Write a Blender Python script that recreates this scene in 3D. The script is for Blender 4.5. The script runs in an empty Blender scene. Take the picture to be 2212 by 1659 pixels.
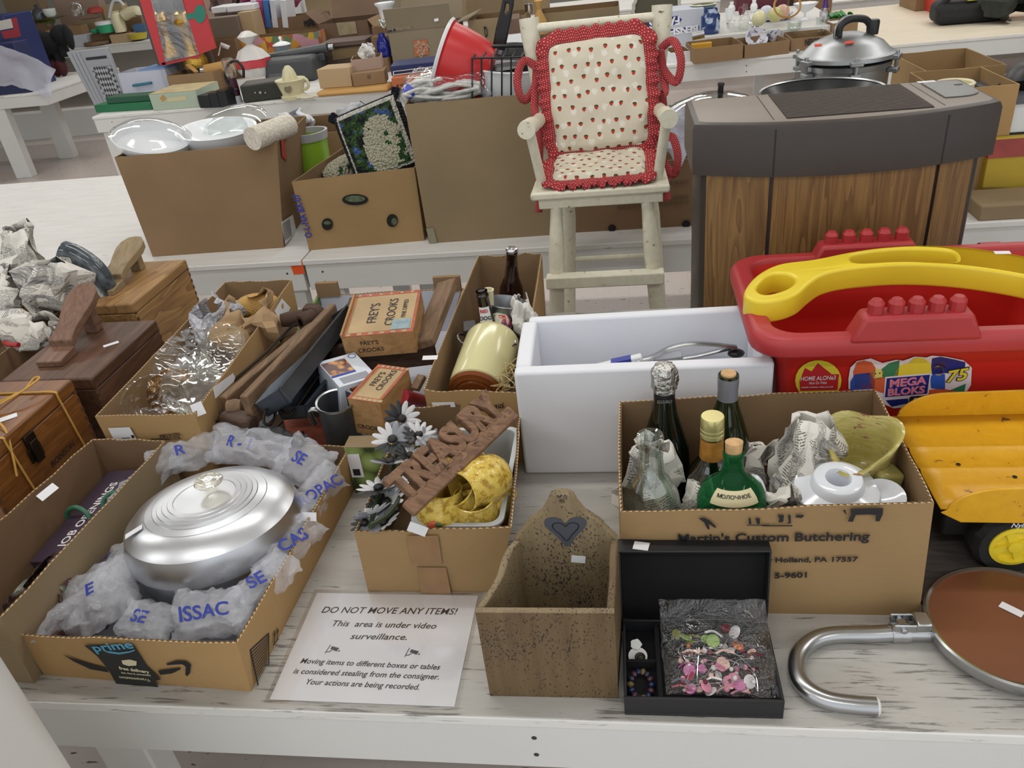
import bpy, bmesh, math, random
from mathutils import Vector as V, Matrix as M, noise
from mathutils.geometry import tessellate_polygon
PI = math.pi
sc = bpy.context.scene
COL = sc.collection
random.seed(7)
# ------------------------------------------------------------------ camera
IW, IH, FPX = 2212, 1659, 1704.18
CAMZ = 1.70333
def _cam():
    yaw, pitch, roll = -.174924, .532543, -.119198
    f = V((math.sin(yaw)*math.cos(pitch), math.cos(yaw)*math.cos(pitch), -math.sin(pitch)))
    r = V((math.cos(yaw), -math.sin(yaw), 0)); u = r.cross(f)
    c, s = math.cos(roll), math.sin(roll)
    return c*r+s*u, c*u-s*r, f
CR, CU, CF = _cam()
CP = V((0, 0, CAMZ))
cd = bpy.data.cameras.new('camera'); cam = bpy.data.objects.new('camera', cd); COL.objects.link(cam)
cam.matrix_world = M(((CR.x, CU.x, -CF.x, 0), (CR.y, CU.y, -CF.y, 0), (CR.z, CU.z, -CF.z, CAMZ), (0, 0, 0, 1)))
cd.sensor_fit = 'HORIZONTAL'; cd.sensor_width = 36; cd.lens = 36*FPX/IW; cd.clip_start = .02; cd.clip_end = 80
sc.camera = cam
# ------------------------------------------------------------------ light and exposure
sc.view_settings.view_transform = 'Standard'; sc.view_settings.look = 'None'
sc.view_settings.gamma = 1; sc.view_settings.use_curve_mapping = False
sc.view_settings.exposure = 0.12
w = bpy.data.worlds.new('hall_light'); sc.world = w; w.use_nodes = True
w.node_tree.nodes['Background'].inputs[0].default_value = (.93, .97, 1, 1)
w.node_tree.nodes['Background'].inputs[1].default_value = 1.0
LAMPS = [(x, y) for y in (-1.2, 1.6, 4.4, 7.4, 10.4, 13.6) for x in (-4.2, -.6, 3.0)]
CEIL = 3.7
for x, y in LAMPS:
    l = bpy.data.lights.new('tube_light', 'AREA'); l.shape = 'RECTANGLE'; l.size = 2.4; l.size_y = .16
    l.energy = 21 if y < 4 else 30; l.color = (1, .985, .95)
    o = bpy.data.objects.new('tube_light', l); COL.objects.link(o); o.location = (x, y, CEIL-.145)
# ------------------------------------------------------------------ photograph pixel -> point in the hall
def ray(px, py): return CF*FPX + CR*(px-IW/2) - CU*(py-IH/2)
T = .76
def G(px, py, z=T):
    d = ray(px, py); return CP + d*((z-CAMZ)/d.z)
def AY(px, py, Y):
    d = ray(px, py); return CP + d*(Y/d.y)
def PL(px, py, P, N):
    d = ray(px, py); return CP + d*((V(P)-CP).dot(V(N))/d.dot(V(N)))
def PW(px, py, A, B):          # on the vertical plane through the line A-B
    t = V(B)-V(A); return PL(px, py, A, (t.y, -t.x, 0))
def proj(p):
    d = V(p)-CP; k = FPX/d.dot(CF); return IW/2+d.dot(CR)*k, IH/2-d.dot(CU)*k
def zfor(p, py):               # height above the point p whose picture row is py
    a, b = p.z-.2, CAMZ+.6
    for _ in range(40):
        m = (a+b)/2
        if proj((p.x, p.y, m))[1] > py: a = m
        else: b = m
    return a
# ------------------------------------------------------------------ materials
def lin(c):
    return c/12.92 if c <= .04045 else ((c+.055)/1.055)**2.4
def hx(s):
    if not isinstance(s, str): return tuple(s)+(1,) if len(s) == 3 else s
    return tuple(lin(int(s[i:i+2], 16)/255) for i in (0, 2, 4)) + (1,)
class NT:
    def __init__(s, name):
        s.m = bpy.data.materials.new(name); s.m.use_nodes = True; s.t = s.m.node_tree
        s.b = s.t.nodes['Principled BSDF']; s.o = s.t.nodes['Material Output']
    def n(s, ty, props=None, **ins):
        nd = s.t.nodes.new('ShaderNode'+ty)
        for k, v in (props or {}).items(): setattr(nd, k, v)
        for k, v in ins.items(): s.set(nd, k, v)
        return nd
    def set(s, nd, k, v):
        k = int(k[1:]) if k[0] == '_' and k[1:].isdigit() else k.replace('_', ' ')
        i = nd.inputs[k]
        if isinstance(v, bpy.types.NodeSocket): s.t.links.new(v, i)
        elif isinstance(v, bpy.types.Node): s.t.links.new(v.outputs[0], i)
        else: i.default_value = v
    def co(s, uv=False, scale=(1, 1, 1), rot=(0, 0, 0)):
        t = s.n('TexCoord'); mp = s.n('Mapping', Vector=t.outputs['UV' if uv else 'Object'], Scale=scale, Rotation=rot); return mp.outputs[0]
    def ramp(s, fac, stops, interp='LINEAR'):
        r = s.n('ValToRGB', Fac=fac); r.color_ramp.interpolation = interp
        e = r.color_ramp.elements
        while len(e) < len(stops): e.new(.5)
        for i, (p, c) in enumerate(stops): e[i].position = p; e[i].color = hx(c)
        return r.outputs[0]
    def noise(s, co, scale, detail=3, rough=.5, dist=0):
        return s.n('TexNoise', Vector=co, Scale=scale, Detail=detail, Roughness=rough, Distortion=dist).outputs[0]
    def math(s, op, a, b=0., c=0.):
        nd = s.n('Math', {'operation': op}, _0=a, _1=b, _2=c); return nd.outputs[0]
    def mix(s, f, a, b, mode='MIX'):
        nd = s.n('MixRGB', {'blend_type': mode}); s.set(nd, '_0', f)
        for k, v in (('_1', a), ('_2', b)): s.set(nd, k, hx(v) if isinstance(v, str) else v)
        return nd.outputs[0]
    def bump(s, h, strength=.3, dist=.002):
        s.set(s.b, 'Normal', s.n('Bump', Height=h, Strength=strength, Distance=dist).outputs[0])
    def p(s, **k):
        for a, v in k.items(): s.set(s.b, a, hx(v) if isinstance(v, str) else v)
MATS = {}
def P(name, col, rough=.5, metal=0, nz=None, bump=None, spec=.5, **kw):
    if name in MATS: return MATS[name]
    t = NT(name); t.p(Roughness=rough, Metallic=metal, **{'Specular_IOR_Level': spec})
    c = hx(col)
    if nz or bump: co = t.co()
    if nz:
        f = t.noise(co, nz[0], 4)
        k = nz[1]
        t.p(Base_Color=t.ramp(f, [(.3, tuple(max(0, x*(1-k)) for x in c[:3])), (.7, tuple(min(1, x*(1+k)) for x in c[:3]))]))
    else: t.p(Base_Color=c)
    if bump: t.bump(t.noise(co, bump[0], 4), bump[1], bump[2] if len(bump) > 2 else .002)
    for a, v in kw.items(): t.set(t.b, a, v)
    MATS[name] = t.m; return t.m
def wood(name, dark, light, scale=6, axis='X', rough=.55, stretch=12, ringy=.5):
    if name in MATS: return MATS[name]
    t = NT(name); s = [stretch]*3; s['XYZ'.index(axis)] = 1
    co = t.co(scale=tuple(s))
    a = t.noise(co, scale, 6, .6, .6)
    b = t.noise(t.co(scale=tuple(x*.35 for x in s)), scale*.8, 2, .5, 1.2)
    wv = t.math('FRACT', t.math('MULTIPLY', b, 7.))
    f = t.math('ADD', t.math('MULTIPLY', a, 1-ringy*.5), t.math('MULTIPLY', wv, ringy*.5))
    t.p(Base_Color=t.ramp(f, [(.25, dark), (.75, light)]), Roughness=rough)
    t.bump(a, .15, .001); MATS[name] = t.m; return t.m
def cardb(name, col, var=.10):
    if name in MATS: return MATS[name]
    t = NT(name); co = t.co(); c = hx(col)
    a = t.noise(co, 5, 3); b = t.noise(t.co(scale=(1, 1, 12)), 60, 2)
    f = t.math('ADD', t.math('MULTIPLY', a, .7), t.math('MULTIPLY', b, .3))
    t.p(Base_Color=t.ramp(f, [(.3, tuple(x*(1-var) for x in c[:3])), (.7, tuple(min(1, x*(1+var)) for x in c[:3]))]), Roughness=.85, **{'Specular_IOR_Level': .25})
    t.bump(t.noise(co, 9, 3), .12, .004); MATS[name] = t.m; return t.m
def clear(name, tint=(1, 1, 1), amount=.12, rough=.08, wr=0, emitcol=None):
    """thin clear plastic or glass wall: mostly transparent, glossy at grazing angles"""
    if name in MATS: return MATS[name]
    t = NT(name); t.t.nodes.remove(t.b)
    tr = t.n('BsdfTransparent', Color=hx(tint)); gl = t.n('BsdfGlossy', Color=(1, 1, 1, 1), Roughness=rough)
    lw = t.n('LayerWeight', Blend=.35)
    f = t.math('MULTIPLY_ADD', lw.outputs['Facing'], .45, amount)
    if wr:
        h = t.noise(t.co(), wr, 4, .6, .6); bp = t.n('Bump', Height=h, Strength=.9, Distance=.02)
        t.set(gl, 'Normal', bp.outputs[0]); t.set(lw, 'Normal', bp.outputs[0])
    mx = t.n('MixShader', _0=f, _1=tr.outputs[0], _2=gl.outputs[0])
    t.set(t.o, 'Surface', mx.outputs[0]); MATS[name] = t.m; return t.m
def milky(name, col, alpha=.5, rough=.25, wr=0):
    """translucent film: part transparent, part white plastic"""
    if name in MATS: return MATS[name]
    t = NT(name); t.p(Base_Color=hx(col), Roughness=rough, Alpha=alpha)
    if wr: t.bump(t.noise(t.co(), wr, 4, .6, .8), .8, .02)
    MATS[name] = t.m; return t.m
# ------------------------------------------------------------------ mesh builder
def rotm(rx=0, ry=0, rz=0): return M.Rotation(rz, 4, 'Z') @ M.Rotation(ry, 4, 'Y') @ M.Rotation(rx, 4, 'X')
def at(p, rx=0, ry=0, rz=0, s=None):
    m = M.Translation(V(p)) @ rotm(rx, ry, rz)
    if s: m = m @ M.Diagonal((s[0], s[1], s[2], 1))
    return m
def frame(O, X, Y):            # matrix with origin O, x axis along X, y axis toward Y, z out of the plane
    X = V(X).normalized(); Z = X.cross(V(Y)).normalized(); Yn = Z.cross(X)
    return M(((X.x, Yn.x, Z.x, O[0]), (X.y, Yn.y, Z.y, O[1]), (X.z, Yn.z, Z.z, O[2]), (0, 0, 0, 1)))
class MB:
    def __init__(s, mat=None, m=None):
        s.bm = bmesh.new(); s.ms = []; s.c = 0; s.T = m or M.Identity(4); s.uv = s.bm.loops.layers.uv.new('UV')
        if mat: s.mat(mat)
    def mat(s, m):
        if m not in s.ms: s.ms.append(m)
        s.c = s.ms.index(m); return s
    def at(s, m): s.T = m; return s
    def v(s, p): return s.bm.verts.new(s.T @ V(p))
    def f(s, vs, uv=None, smooth=False):
        try: fc = s.bm.faces.new(vs)
        except ValueError: return None
        fc.material_index = s.c; fc.smooth = smooth
        if uv:
            for l, q in zip(fc.loops, uv): l[s.uv].uv = q
        return fc
    def poly(s, pts, uv=None): return s.f([s.v(p) for p in pts], uv)
    def hexa(s, b, t):         # four bottom, four top corners, counter-clockwise from above
        B = [s.v(p) for p in b]; U = [s.v(p) for p in t]; n = len(B)
        s.f(B[::-1]); s.f(U, [(0, 0), (1, 0), (1, 1), (0, 1)] if n == 4 else None)
        for i in range(n):
            j = (i+1) % n; s.f([B[i], B[j], U[j], U[i]], [(0, 0), (1, 0), (1, 1), (0, 1)])
        return s
    def box(s, x0, x1, y0, y1, z0, z1):
        q = [(x0, y0), (x1, y0), (x1, y1), (x0, y1)]
        return s.hexa([(x, y, z0) for x, y in q], [(x, y, z1) for x, y in q])
    def cb(s, c, d, R=None):   # box by centre and size
        k = s.T; s.T = k @ M.Translation(V(c)) @ (R or M.Identity(4)); s.box(-d[0]/2, d[0]/2, -d[1]/2, d[1]/2, -d[2]/2, d[2]/2); s.T = k; return s
    def bar(s, a, b, w, h, up=(0, 0, 1)):   # rectangular bar from a to b
        a, b = V(a), V(b); d = (b-a); L = d.length; z = d.normalized(); u = V(up)
        if abs(z.dot(u)) > .98: u = V((0, 1, 0))
        x = u.cross(z).normalized(); y = z.cross(x); k = s.T
        s.T = k @ M(((x.x, y.x, z.x, a.x), (x.y, y.y, z.y, a.y), (x.z, y.z, z.z, a.z), (0, 0, 0, 1)))
        s.box(-w/2, w/2, -h/2, h/2, 0, L); s.T = k; return s
    def prism(s, pts, z0, z1, uvs=None):
        return s.hexa([(x, y, z0) for x, y in pts], [(x, y, z1) for x, y in pts])
    def lathe(s, prof, n=32, sx=1, sy=1, wob=None, cap0=False, cap1=False, a0=0, a1=2*PI):
        full = abs(a1-a0-2*PI) < 1e-6; rows = []; cnt = n if full else n+1
        for i, (r, z) in enumerate(prof):
            if r < 1e-6: rows.append([s.v((0, 0, z))]); continue
            row = []
            for k in range(cnt):
                a = a0+(a1-a0)*k/n; q = r*(wob(a, i) if wob else 1); row.append(s.v((q*math.cos(a)*sx, q*math.sin(a)*sy, z)))
            rows.append(row)
        L = len(prof)
        for i in range(L-1):
            A, B = rows[i], rows[i+1]
            for k in range(n):
                j = (k+1) % cnt; u0, u1, v0, v1 = k/n, (k+1)/n, i/(L-1), (i+1)/(L-1)
                if len(A) == 1 and len(B) == 1: continue
                if len(A) == 1: s.f([A[0], B[j], B[k]], [(u0, v0), (u1, v1), (u0, v1)], True)
                elif len(B) == 1: s.f([A[k], A[j], B[0]], [(u0, v0), (u1, v0), (u0, v1)], True)
                else: s.f([A[k], A[j], B[j], B[k]], [(u0, v0), (u1, v0), (u1, v1), (u0, v1)], True)
        if cap0 and len(rows[0]) > 1: s.f(rows[0][::-1])
        if cap1 and len(rows[-1]) > 1: s.f(rows[-1])
        return s
    def tube(s, pts, r, n=10, closed=False, cap=True, flat=1):
        P_ = [V(p) for p in pts]; L = len(P_); rows = []; up = None
        for i, p in enumerate(P_):
            a = P_[i-1] if (i or closed) else p; b = P_[(i+1) % L] if (i < L-1 or closed) else p
            t = (b-a).normalized()
            if up is None:
                up = V((0, 0, 1)) if abs(t.z) < .9 else V((0, 1, 0))
            x = up.cross(t).normalized(); y = t.cross(x); up = y
            q = r[i] if isinstance(r, (list, tuple)) else r
            rows.append([s.v(p+x*q*math.cos(2*PI*k/n)+y*q*flat*math.sin(2*PI*k/n)) for k in range(n)])
        for i in range(L if closed else L-1):
            A, B = rows[i], rows[(i+1) % L]
            for k in range(n):
                j = (k+1) % n; s.f([A[k], A[j], B[j], B[k]], [(i/L, k/n), (i/L, (k+1)/n), ((i+1)/L, (k+1)/n), ((i+1)/L, k/n)], True)
        if cap and not closed: s.f(rows[0][::-1]); s.f(rows[-1])
        return s
    def ball(s, c, r, n=16, m=10):
        r = (r, r, r) if isinstance(r, (int, float)) else r; k = s.T
        s.T = k @ M.Translation(V(c)) @ M.Diagonal((r[0], r[1], r[2], 1))
        s.lathe([(math.sin(PI*i/m), -math.cos(PI*i/m)) for i in range(m+1)], n); s.T = k; return s
    def sheet(s, fn, nu, nv, closed_u=False, smooth=True):
        R = [[s.v(fn(i/nu, j/nv)) for i in range(nu if closed_u else nu+1)] for j in range(nv+1)]
        for j in range(nv):
            for i in range(nu):
                k = (i+1) % nu if closed_u else i+1
                s.f([R[j][i], R[j][k], R[j+1][k], R[j+1][i]], [(i/nu, j/nv), ((i+1)/nu, j/nv), ((i+1)/nu, (j+1)/nv), (i/nu, (j+1)/nv)], smooth)
        return s
    def mesh(s, me, m):        # append an existing mesh
        vs = [s.v(m @ v.co) for v in me.vertices]
        for p in me.polygons: s.f([vs[i] for i in p.vertices])
        return s
    def text(s, txt, m, size, depth=.0004, shear=0, bold=0, align='CENTER', sx=1, space=1, bev=0, line=1):
        c = bpy.data.curves.new('t', 'FONT'); c.body = txt; c.size = size; c.shear = shear; c.offset = bold; c.extrude = depth
        c.align_x = align; c.align_y = 'CENTER'; c.space_character = space; c.resolution_u = 3; c.space_line = line
        if bev: c.bevel_depth = bev; c.bevel_resolution = 1
        o = bpy.data.objects.new('t', c)
        me = bpy.data.meshes.new_from_object(o)
        s.mesh(me, m @ M.Diagonal((sx, 1, 1, 1)))
        bpy.data.objects.remove(o); bpy.data.curves.remove(c); bpy.data.meshes.remove(me); return s
    def loops(s, loops, m, depth, bev=0, res=2):   # filled outline with holes, extruded
        c = bpy.data.curves.new('t', 'CURVE'); c.dimensions = '2D'; c.fill_mode = 'BOTH'; c.extrude = depth; c.bevel_depth = bev; c.bevel_resolution = res; c.offset = -bev
        for L in loops:
            sp = c.splines.new('POLY'); sp.points.add(len(L)-1); sp.use_cyclic_u = True
            for q, (x, y) in zip(sp.points, L): q.co = (x, y, 0, 1)
        o = bpy.data.objects.new('t', c)
        me = bpy.data.meshes.new_from_object(o)
        s.mesh(me, m); bpy.data.objects.remove(o); bpy.data.curves.remove(c); bpy.data.meshes.remove(me); return s
    def crumple(s, amt, freq, seed=0, keep=None):
        for v in s.bm.verts:
            p = v.co*freq + V((seed*3.1, seed*1.7, seed)); d = noise.noise_vector(p)*amt + noise.noise_vector(p*2.3)*amt*.45
            v.co += d
        return s
    def build(s, name, parent=None, bevel=0, seg=2, ang=40, sub=0, label=None, merge=0, solid=0):
        if merge: bmesh.ops.remove_doubles(s.bm, verts=s.bm.verts, dist=merge)
        bmesh.ops.recalc_face_normals(s.bm, faces=s.bm.faces)
        me = bpy.data.meshes.new(name); s.bm.to_mesh(me); s.bm.free()
        for m in s.ms: me.materials.append(m)
        for p in me.polygons: p.use_smooth = True
        me.set_sharp_from_angle(angle=math.radians(ang))
        o = bpy.data.objects.new(name, me); COL.objects.link(o)
        if parent: put(o, parent)
        if solid: q = o.modifiers.new('solid', 'SOLIDIFY'); q.thickness = solid; q.offset = 0
        if sub: q = o.modifiers.new('sub', 'SUBSURF'); q.levels = sub; q.render_levels = sub
        if bevel: q = o.modifiers.new('bevel', 'BEVEL'); q.width = bevel; q.segments = seg; q.limit_method = 'ANGLE'; q.angle_limit = .7; q.harden_normals = False
        if label: o['label'] = label
        return o
def basis(o): return M.LocRotScale(o.location, o.rotation_euler, o.scale)
def put(o, parent):
    o.parent = parent
    o.matrix_parent_inverse = world(parent).inverted_safe(); return o
def world(o):
    m = basis(o)
    if o.parent: m = world(o.parent) @ o.matrix_parent_inverse @ m
    return m
def tag(o, label, cat, group=None, kind=None):
    o['label'] = label; o['category'] = cat
    if group: o['group'] = group
    if kind: o['kind'] = kind
    return o
def thing(name, label, cat, loc=(0, 0, 0), rz=0, group=None):
    o = bpy.data.objects.new(name, None); COL.objects.link(o); o.location = loc; o.rotation_euler = (0, 0, rz); o.empty_display_size = .05
    return tag(o, label, cat, group)
def struct(o): o['kind'] = 'structure'; return o
def dup(root, m, label=None, group=None):      # a copy of a thing, its parts and their sub-parts, moved by the matrix m
    def cp(o, par):
        c = o.copy(); COL.objects.link(c)
        if par: c.parent = par
        for ch in [x for x in COL.objects if x.parent == o]: cp(ch, c)
        return c
    r = cp(root, None); k = m @ basis(root); r.location = k.to_translation(); r.rotation_euler = k.to_euler(); r.scale = k.to_scale()
    if label: r['label'] = label
    if group: r['group'] = group
    return r
def arc(c, r, a0, a1, n, z=0): return [(c[0]+r*math.cos(a0+(a1-a0)*i/n), c[1]+r*math.sin(a0+(a1-a0)*i/n)) for i in range(n+1)]
def rrect(x0, x1, y0, y1, r, n=5):
    return arc((x1-r, y1-r), r, 0, PI/2, n)+arc((x0+r, y1-r), r, PI/2, PI, n)+arc((x0+r, y0+r), r, PI, 1.5*PI, n)+arc((x1-r, y0+r), r, 1.5*PI, 2*PI, n)
def spline(pts, n=8, closed=False):            # smooth curve through the points
    P_ = [V(p) for p in pts]; L = len(P_); out = []
    for i in range(L if closed else L-1):
        p0 = P_[(i-1) % L] if (closed or i) else P_[0]; p1 = P_[i]; p2 = P_[(i+1) % L]; p3 = P_[(i+2) % L] if (closed or i+2 < L) else P_[-1]
        for k in range(n):
            t = k/n; out.append(.5*((2*p1)+(p2-p0)*t+(2*p0-5*p1+4*p2-p3)*t*t+(3*p1-p0-3*p2+p3)*t**3))
    if not closed: out.append(P_[-1])
    return out
# ------------------------------------------------------------------ shared materials
def worn(name, base, dark, wear, axis=0, light=None):
    if name in MATS: return MATS[name]
    t = NT(name); sA = [150, 150, 150]; sA[axis] = 11; sB = [50, 50, 50]; sB[axis] = 10
    g = t.noise(t.co(scale=sA), 1, 5, .65, .4); fl = t.noise(t.co(scale=sB), 2.2, 2, .5)
    big = t.noise(t.co(), 3.2, 3)
    thr = t.math('MULTIPLY_ADD', big, wear, .33-wear*.36)
    a = t.math('MULTIPLY', t.math('SUBTRACT', thr, g), 14.); a = t.n('Clamp', Value=a).outputs[0]
    b = t.n('Clamp', Value=t.math('MULTIPLY', t.math('SUBTRACT', .245, fl), 25.)).outputs[0]
    tone = t.ramp(t.noise(t.co(scale=sB), .6, 3), [(.3, base), (.7, light or base)])
    c = t.mix(t.math('MULTIPLY', a, .75), tone, dark); c = t.mix(b, c, '3c3631')
    t.p(Base_Color=c, Roughness=.55, **{'Specular_IOR_Level': .35}); t.bump(g, .12, .001); MATS[name] = t.m; return t.m
TOPF = worn('worn_tabletop', 'aaa7a1', '5f5c57', .58, 0, 'bfbcb7')
TOPR = worn('white_tabletop', 'd3d2cf', '8b8884', .10, 0, 'dddcda')
EDGE = worn('worn_edge', 'd9d8d4', '55514c', .30, 0, 'e0dfdb')
PAINT = P('white_paint', 'd3d3d0', .45, nz=(3, .03))
CREAMTOP = worn('cream_tabletop', 'd9cdb6', 'a89c86', .06, 0, 'dfd5c2')
NAIL = P('nail_hole', '3a3632', .8)
def floormat():
    t = NT('vinyl_floor'); co = t.co(scale=(20, 52, 20), rot=(0, 0, .35))
    fl = t.noise(co, 1, 2, .5, .3); f2 = t.noise(t.co(scale=(60, 25, 20), rot=(0, 0, .2)), 1.3, 2)
    b = t.n('Clamp', Value=t.math('MULTIPLY', t.math('SUBTRACT', .335, fl), 30.)).outputs[0]
    w_ = t.n('Clamp', Value=t.math('MULTIPLY', t.math('SUBTRACT', f2, .66), 9.)).outputs[0]
    base = t.ramp(t.noise(t.co(), 1.1, 3), [(.3, 'bfb3ad'), (.7, 'cbc1bb')])
    c = t.mix(t.math('MULTIPLY', w_, .5), base, 'd2cbc6'); c = t.mix(t.math('MULTIPLY', b, .85), c, '37312e')
    br = t.n('TexBrick', {'offset': 0}, Vector=t.co(), Scale=1., Mortar_Size=.0035, Brick_Width=.305, Row_Height=.305)
    c = t.mix(t.math('MULTIPLY', br.outputs['Fac'], .12), c, '7d736d')
    t.p(Base_Color=c, Roughness=.32); return t.m
FLOOR = floormat()
CARD = cardb('cardboard', '8c7255'); CARDD = cardb('cardboard_dark', '7d634b'); CARDL = cardb('cardboard_light', '9b7f59')
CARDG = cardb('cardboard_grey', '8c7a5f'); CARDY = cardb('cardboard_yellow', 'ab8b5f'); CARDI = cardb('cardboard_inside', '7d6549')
RIMD = P('flute_shadow', '5d4830', .9); RIML = P('flute_paper', 'c9ab7e', .9)
STICK = P('white_sticker', 'e6e6ea', .5); INK = P('black_ink', '1c1b1d', .6); INKB = P('blue_ink', '2a3a9a', .6); GREYINK = P('grey_ink', '77767c', .7)
BLACK = P('black_plastic', '17171a', .4); CHROME = P('chrome', 'd8d9dc', .12, 1); STEEL = P('steel', 'a9abad', .3, 1, nz=(8, .08))
GLASS = clear('clear_glass', 'f4f8f6', .10, .04); FILM = clear('clear_film', (.97, .98, 1), .10, .12, 14); CLEARP = milky('clear_tub', 'd8dcea', .42, .2)
WHITEP = P('white_plastic', 'e4e6ea', .3); CREAM = P('cream_plastic', 'ddd6b4', .4); REDP = P('red_plastic', 'c22a2c', .35); NAVY = P('navy_card', '20285a', .5)
# ------------------------------------------------------------------ hall: floor, ceiling, far walls
struct(MB(FLOOR).box(-16, 14, -3, 20, -.1, 0).build('floor'))
CEILM = P('ceiling_tile', 'dedcd6', .9); WALLM = P('wall_paint', 'd6d3ca', .8)
struct(MB(CEILM).box(-16, 14, -3, 20, CEIL, CEIL+.1).build('ceiling'))
struct(MB(WALLM).box(-16, 14, 20, 20.1, 0, CEIL).build('wall_back'))
struct(MB(WALLM).box(-16.1, -16, -3, 20, 0, CEIL).build('wall_left'))
struct(MB(WALLM).box(14, 14.1, -3, 20, 0, CEIL).build('wall_right'))
tubeglow = NT('lit_tube'); tubeglow.p(Base_Color='ffffff', Emission_Color=(1, .98, .94, 1), Emission_Strength=4.)
lm = None
for x, y in LAMPS:
    if lm is None:
        lm = thing('ceiling_lamp', 'white fluorescent strip lamp on the hall ceiling', 'lamp', (x, y, CEIL-.14), 0, 'fluorescent strip lamps')
        k = at((x, y, CEIL))
        MB(WHITEP, k).box(-1.25, 1.25, -.1, .1, -.07, -.001).build('lamp_housing', lm, .01)
        for d in (-.05, .05): MB(tubeglow.m, k).tube([(-1.2, d, -.1), (1.2, d, -.1)], .016, 10).build('lamp_tube', lm)
    else: dup(lm, M.Translation((x-LAMPS[0][0], y-LAMPS[0][1], 0)))
# ------------------------------------------------------------------ tables
def table(label, x0, x1, y0, y1, top=TOPR, legs=None, edge=EDGE, seams=(), H=T, apron=.095, legy=None, lw=(.045, .025)):
    t = thing('display_table', label, 'table', ((x0+x1)/2, (y0+y1)/2, 0), 0, 'white painted display tables')
    b = MB(top).box(x0, x1, y0, y1, H-.019, H); b.mat(edge)
    b.box(x0-.001, x1+.001, y0-.0015, y0+.004, H-.019, H-.0012)
    b.build('tabletop', t, .002)
    a = MB(PAINT); z1, z0 = H-.019, H-.019-apron
    a.box(x0+.004, x1-.004, y0+.003, y0+.023, z0, z1); a.box(x0+.004, x1-.004, y1-.023, y1-.003, z0, z1)
    a.box(x0+.004, x0+.024, y0+.023, y1-.023, z0, z1); a.box(x1-.024, x1-.004, y0+.023, y1-.023, z0, z1)
    a.mat(NAIL)
    for q in seams:
        for zz in (.3, .7): a.at(at((q, y0+.0028, z0+apron*zz), PI/2)).lathe([(0, .0005), (.004, .0005), (.004, 0)], 10)
    a.build('apron', t, .003)
    for lx in (legs or (x0+.07, x1-.07)):
        for ly in legy or (y0+.05, y1-.05):
            MB(PAINT).box(lx-lw[0], lx+lw[0], ly-lw[1], ly+lw[1], 0, H-.0195).build('leg', t, .004)
    return t
table('worn grey-white painted table in the foreground under the notice and cardboard boxes', -.965, 1.475, .6835, 1.95, TOPF, seams=(-.15,), legs=(-.84, 1.4))
table('white painted table at the left under the wooden shoe shine boxes', -3.42, -.975, .70, 2.06, TOPF, legs=(-3.3, -1.32))
table('white painted table behind the shoe shine boxes carrying the box of glass lids', -3.57, -1.118, 2.45, 3.80, TOPR, seams=(-1.18,))
table('white painted table behind the high chair carrying the tall cardboard carton', -1.112, 1.33, 2.45, 3.80, TOPR, seams=(-1.05, -.3))
table('white painted table under the box with the black pans at the right', 1.336, 3.776, 2.45, 3.80, TOPR)
table('white painted table across the aisle under the typewriter and juicer', -3.84, -1.40, 5.55, 7.6, TOPR, seams=(-3.7, -2.6))
table('white painted table across the aisle under the glassware boxes', -1.394, 1.60, 5.60, 7.6, TOPR, seams=(.8,))
table('empty cream topped table at the upper right', 1.606, 4.05, 5.60, 7.45, CREAMTOP)
table('white painted table at the upper left under the black toy dog', -9.0, -5.24, 7.02, 8.3, TOPR, legs=(-8.8, -5.80), legy=(7.08, 7.78), lw=(.085, .045))
table('white painted table at the far left under the green and white plastic tubs', -9.6, -4.6, 10.95, 12.6, TOPR)
table('far white painted table behind the empty cream topped table', 1.2, 5.5, 8.0, 9.4, TOPR, H=.76)
table('far white painted table at the top of the picture centre', -4.4, 1.0, 9.0, 10.4, TOPR)
b = MB(PAINT).box(-10, -4.2, 8.84, 9.0, 0, .30); tag(b.build('low_bench', None, .006), 'low white boxed-in bench on the floor behind the table with the black toy dog', 'bench')
# the tall white rounded thing close to the camera at the lower left
b = MB(P('smooth_white', 'd9d8d4', .35))
b.prism(rrect(-1.25, -.672, .25, .525, .05, 8), 0, 1.16)
tag(b.build('appliance_cabinet', None, .02, 4), 'tall smooth white rounded cabinet cut off at the lower left corner', 'cabinet')
# ------------------------------------------------------------------ cartons, stickers, paper
def corners(fl, fr, tl, tr, br, bl, z0=T):
    A = G(*fl, z0); B = G(*fr, z0); a = PW(*tl, A, B); b = PW(*tr, A, B); zt = (a.z+b.z)/2
    c = G(*br, zt); d = G(*bl, zt); e = c-b; f = d-a
    return [A, B, V((B.x+e.x, B.y+e.y, z0)), V((A.x+f.x, A.y+f.y, z0))], [a, b, c, d]
def rect4(x0, x1, y0, y1, z): return [V((x0, y0, z)), V((x1, y0, z)), V((x1, y1, z)), V((x0, y1, z))]
def inset(q, th):
    n = len(q); out = []
    for i in range(n):
        p, a, b = q[i], q[i-1], q[(i+1) % n]
        d1 = (p-a).xy.normalized(); d2 = (b-p).xy.normalized(); n1 = V((-d1.y, d1.x)); n2 = V((-d2.y, d2.x)); k = (n1+n2)/max(.2, 1+n1.dot(n2))
        out.append(V((p.x+k.x*th, p.y+k.y*th, p.z)))
    return out
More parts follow.
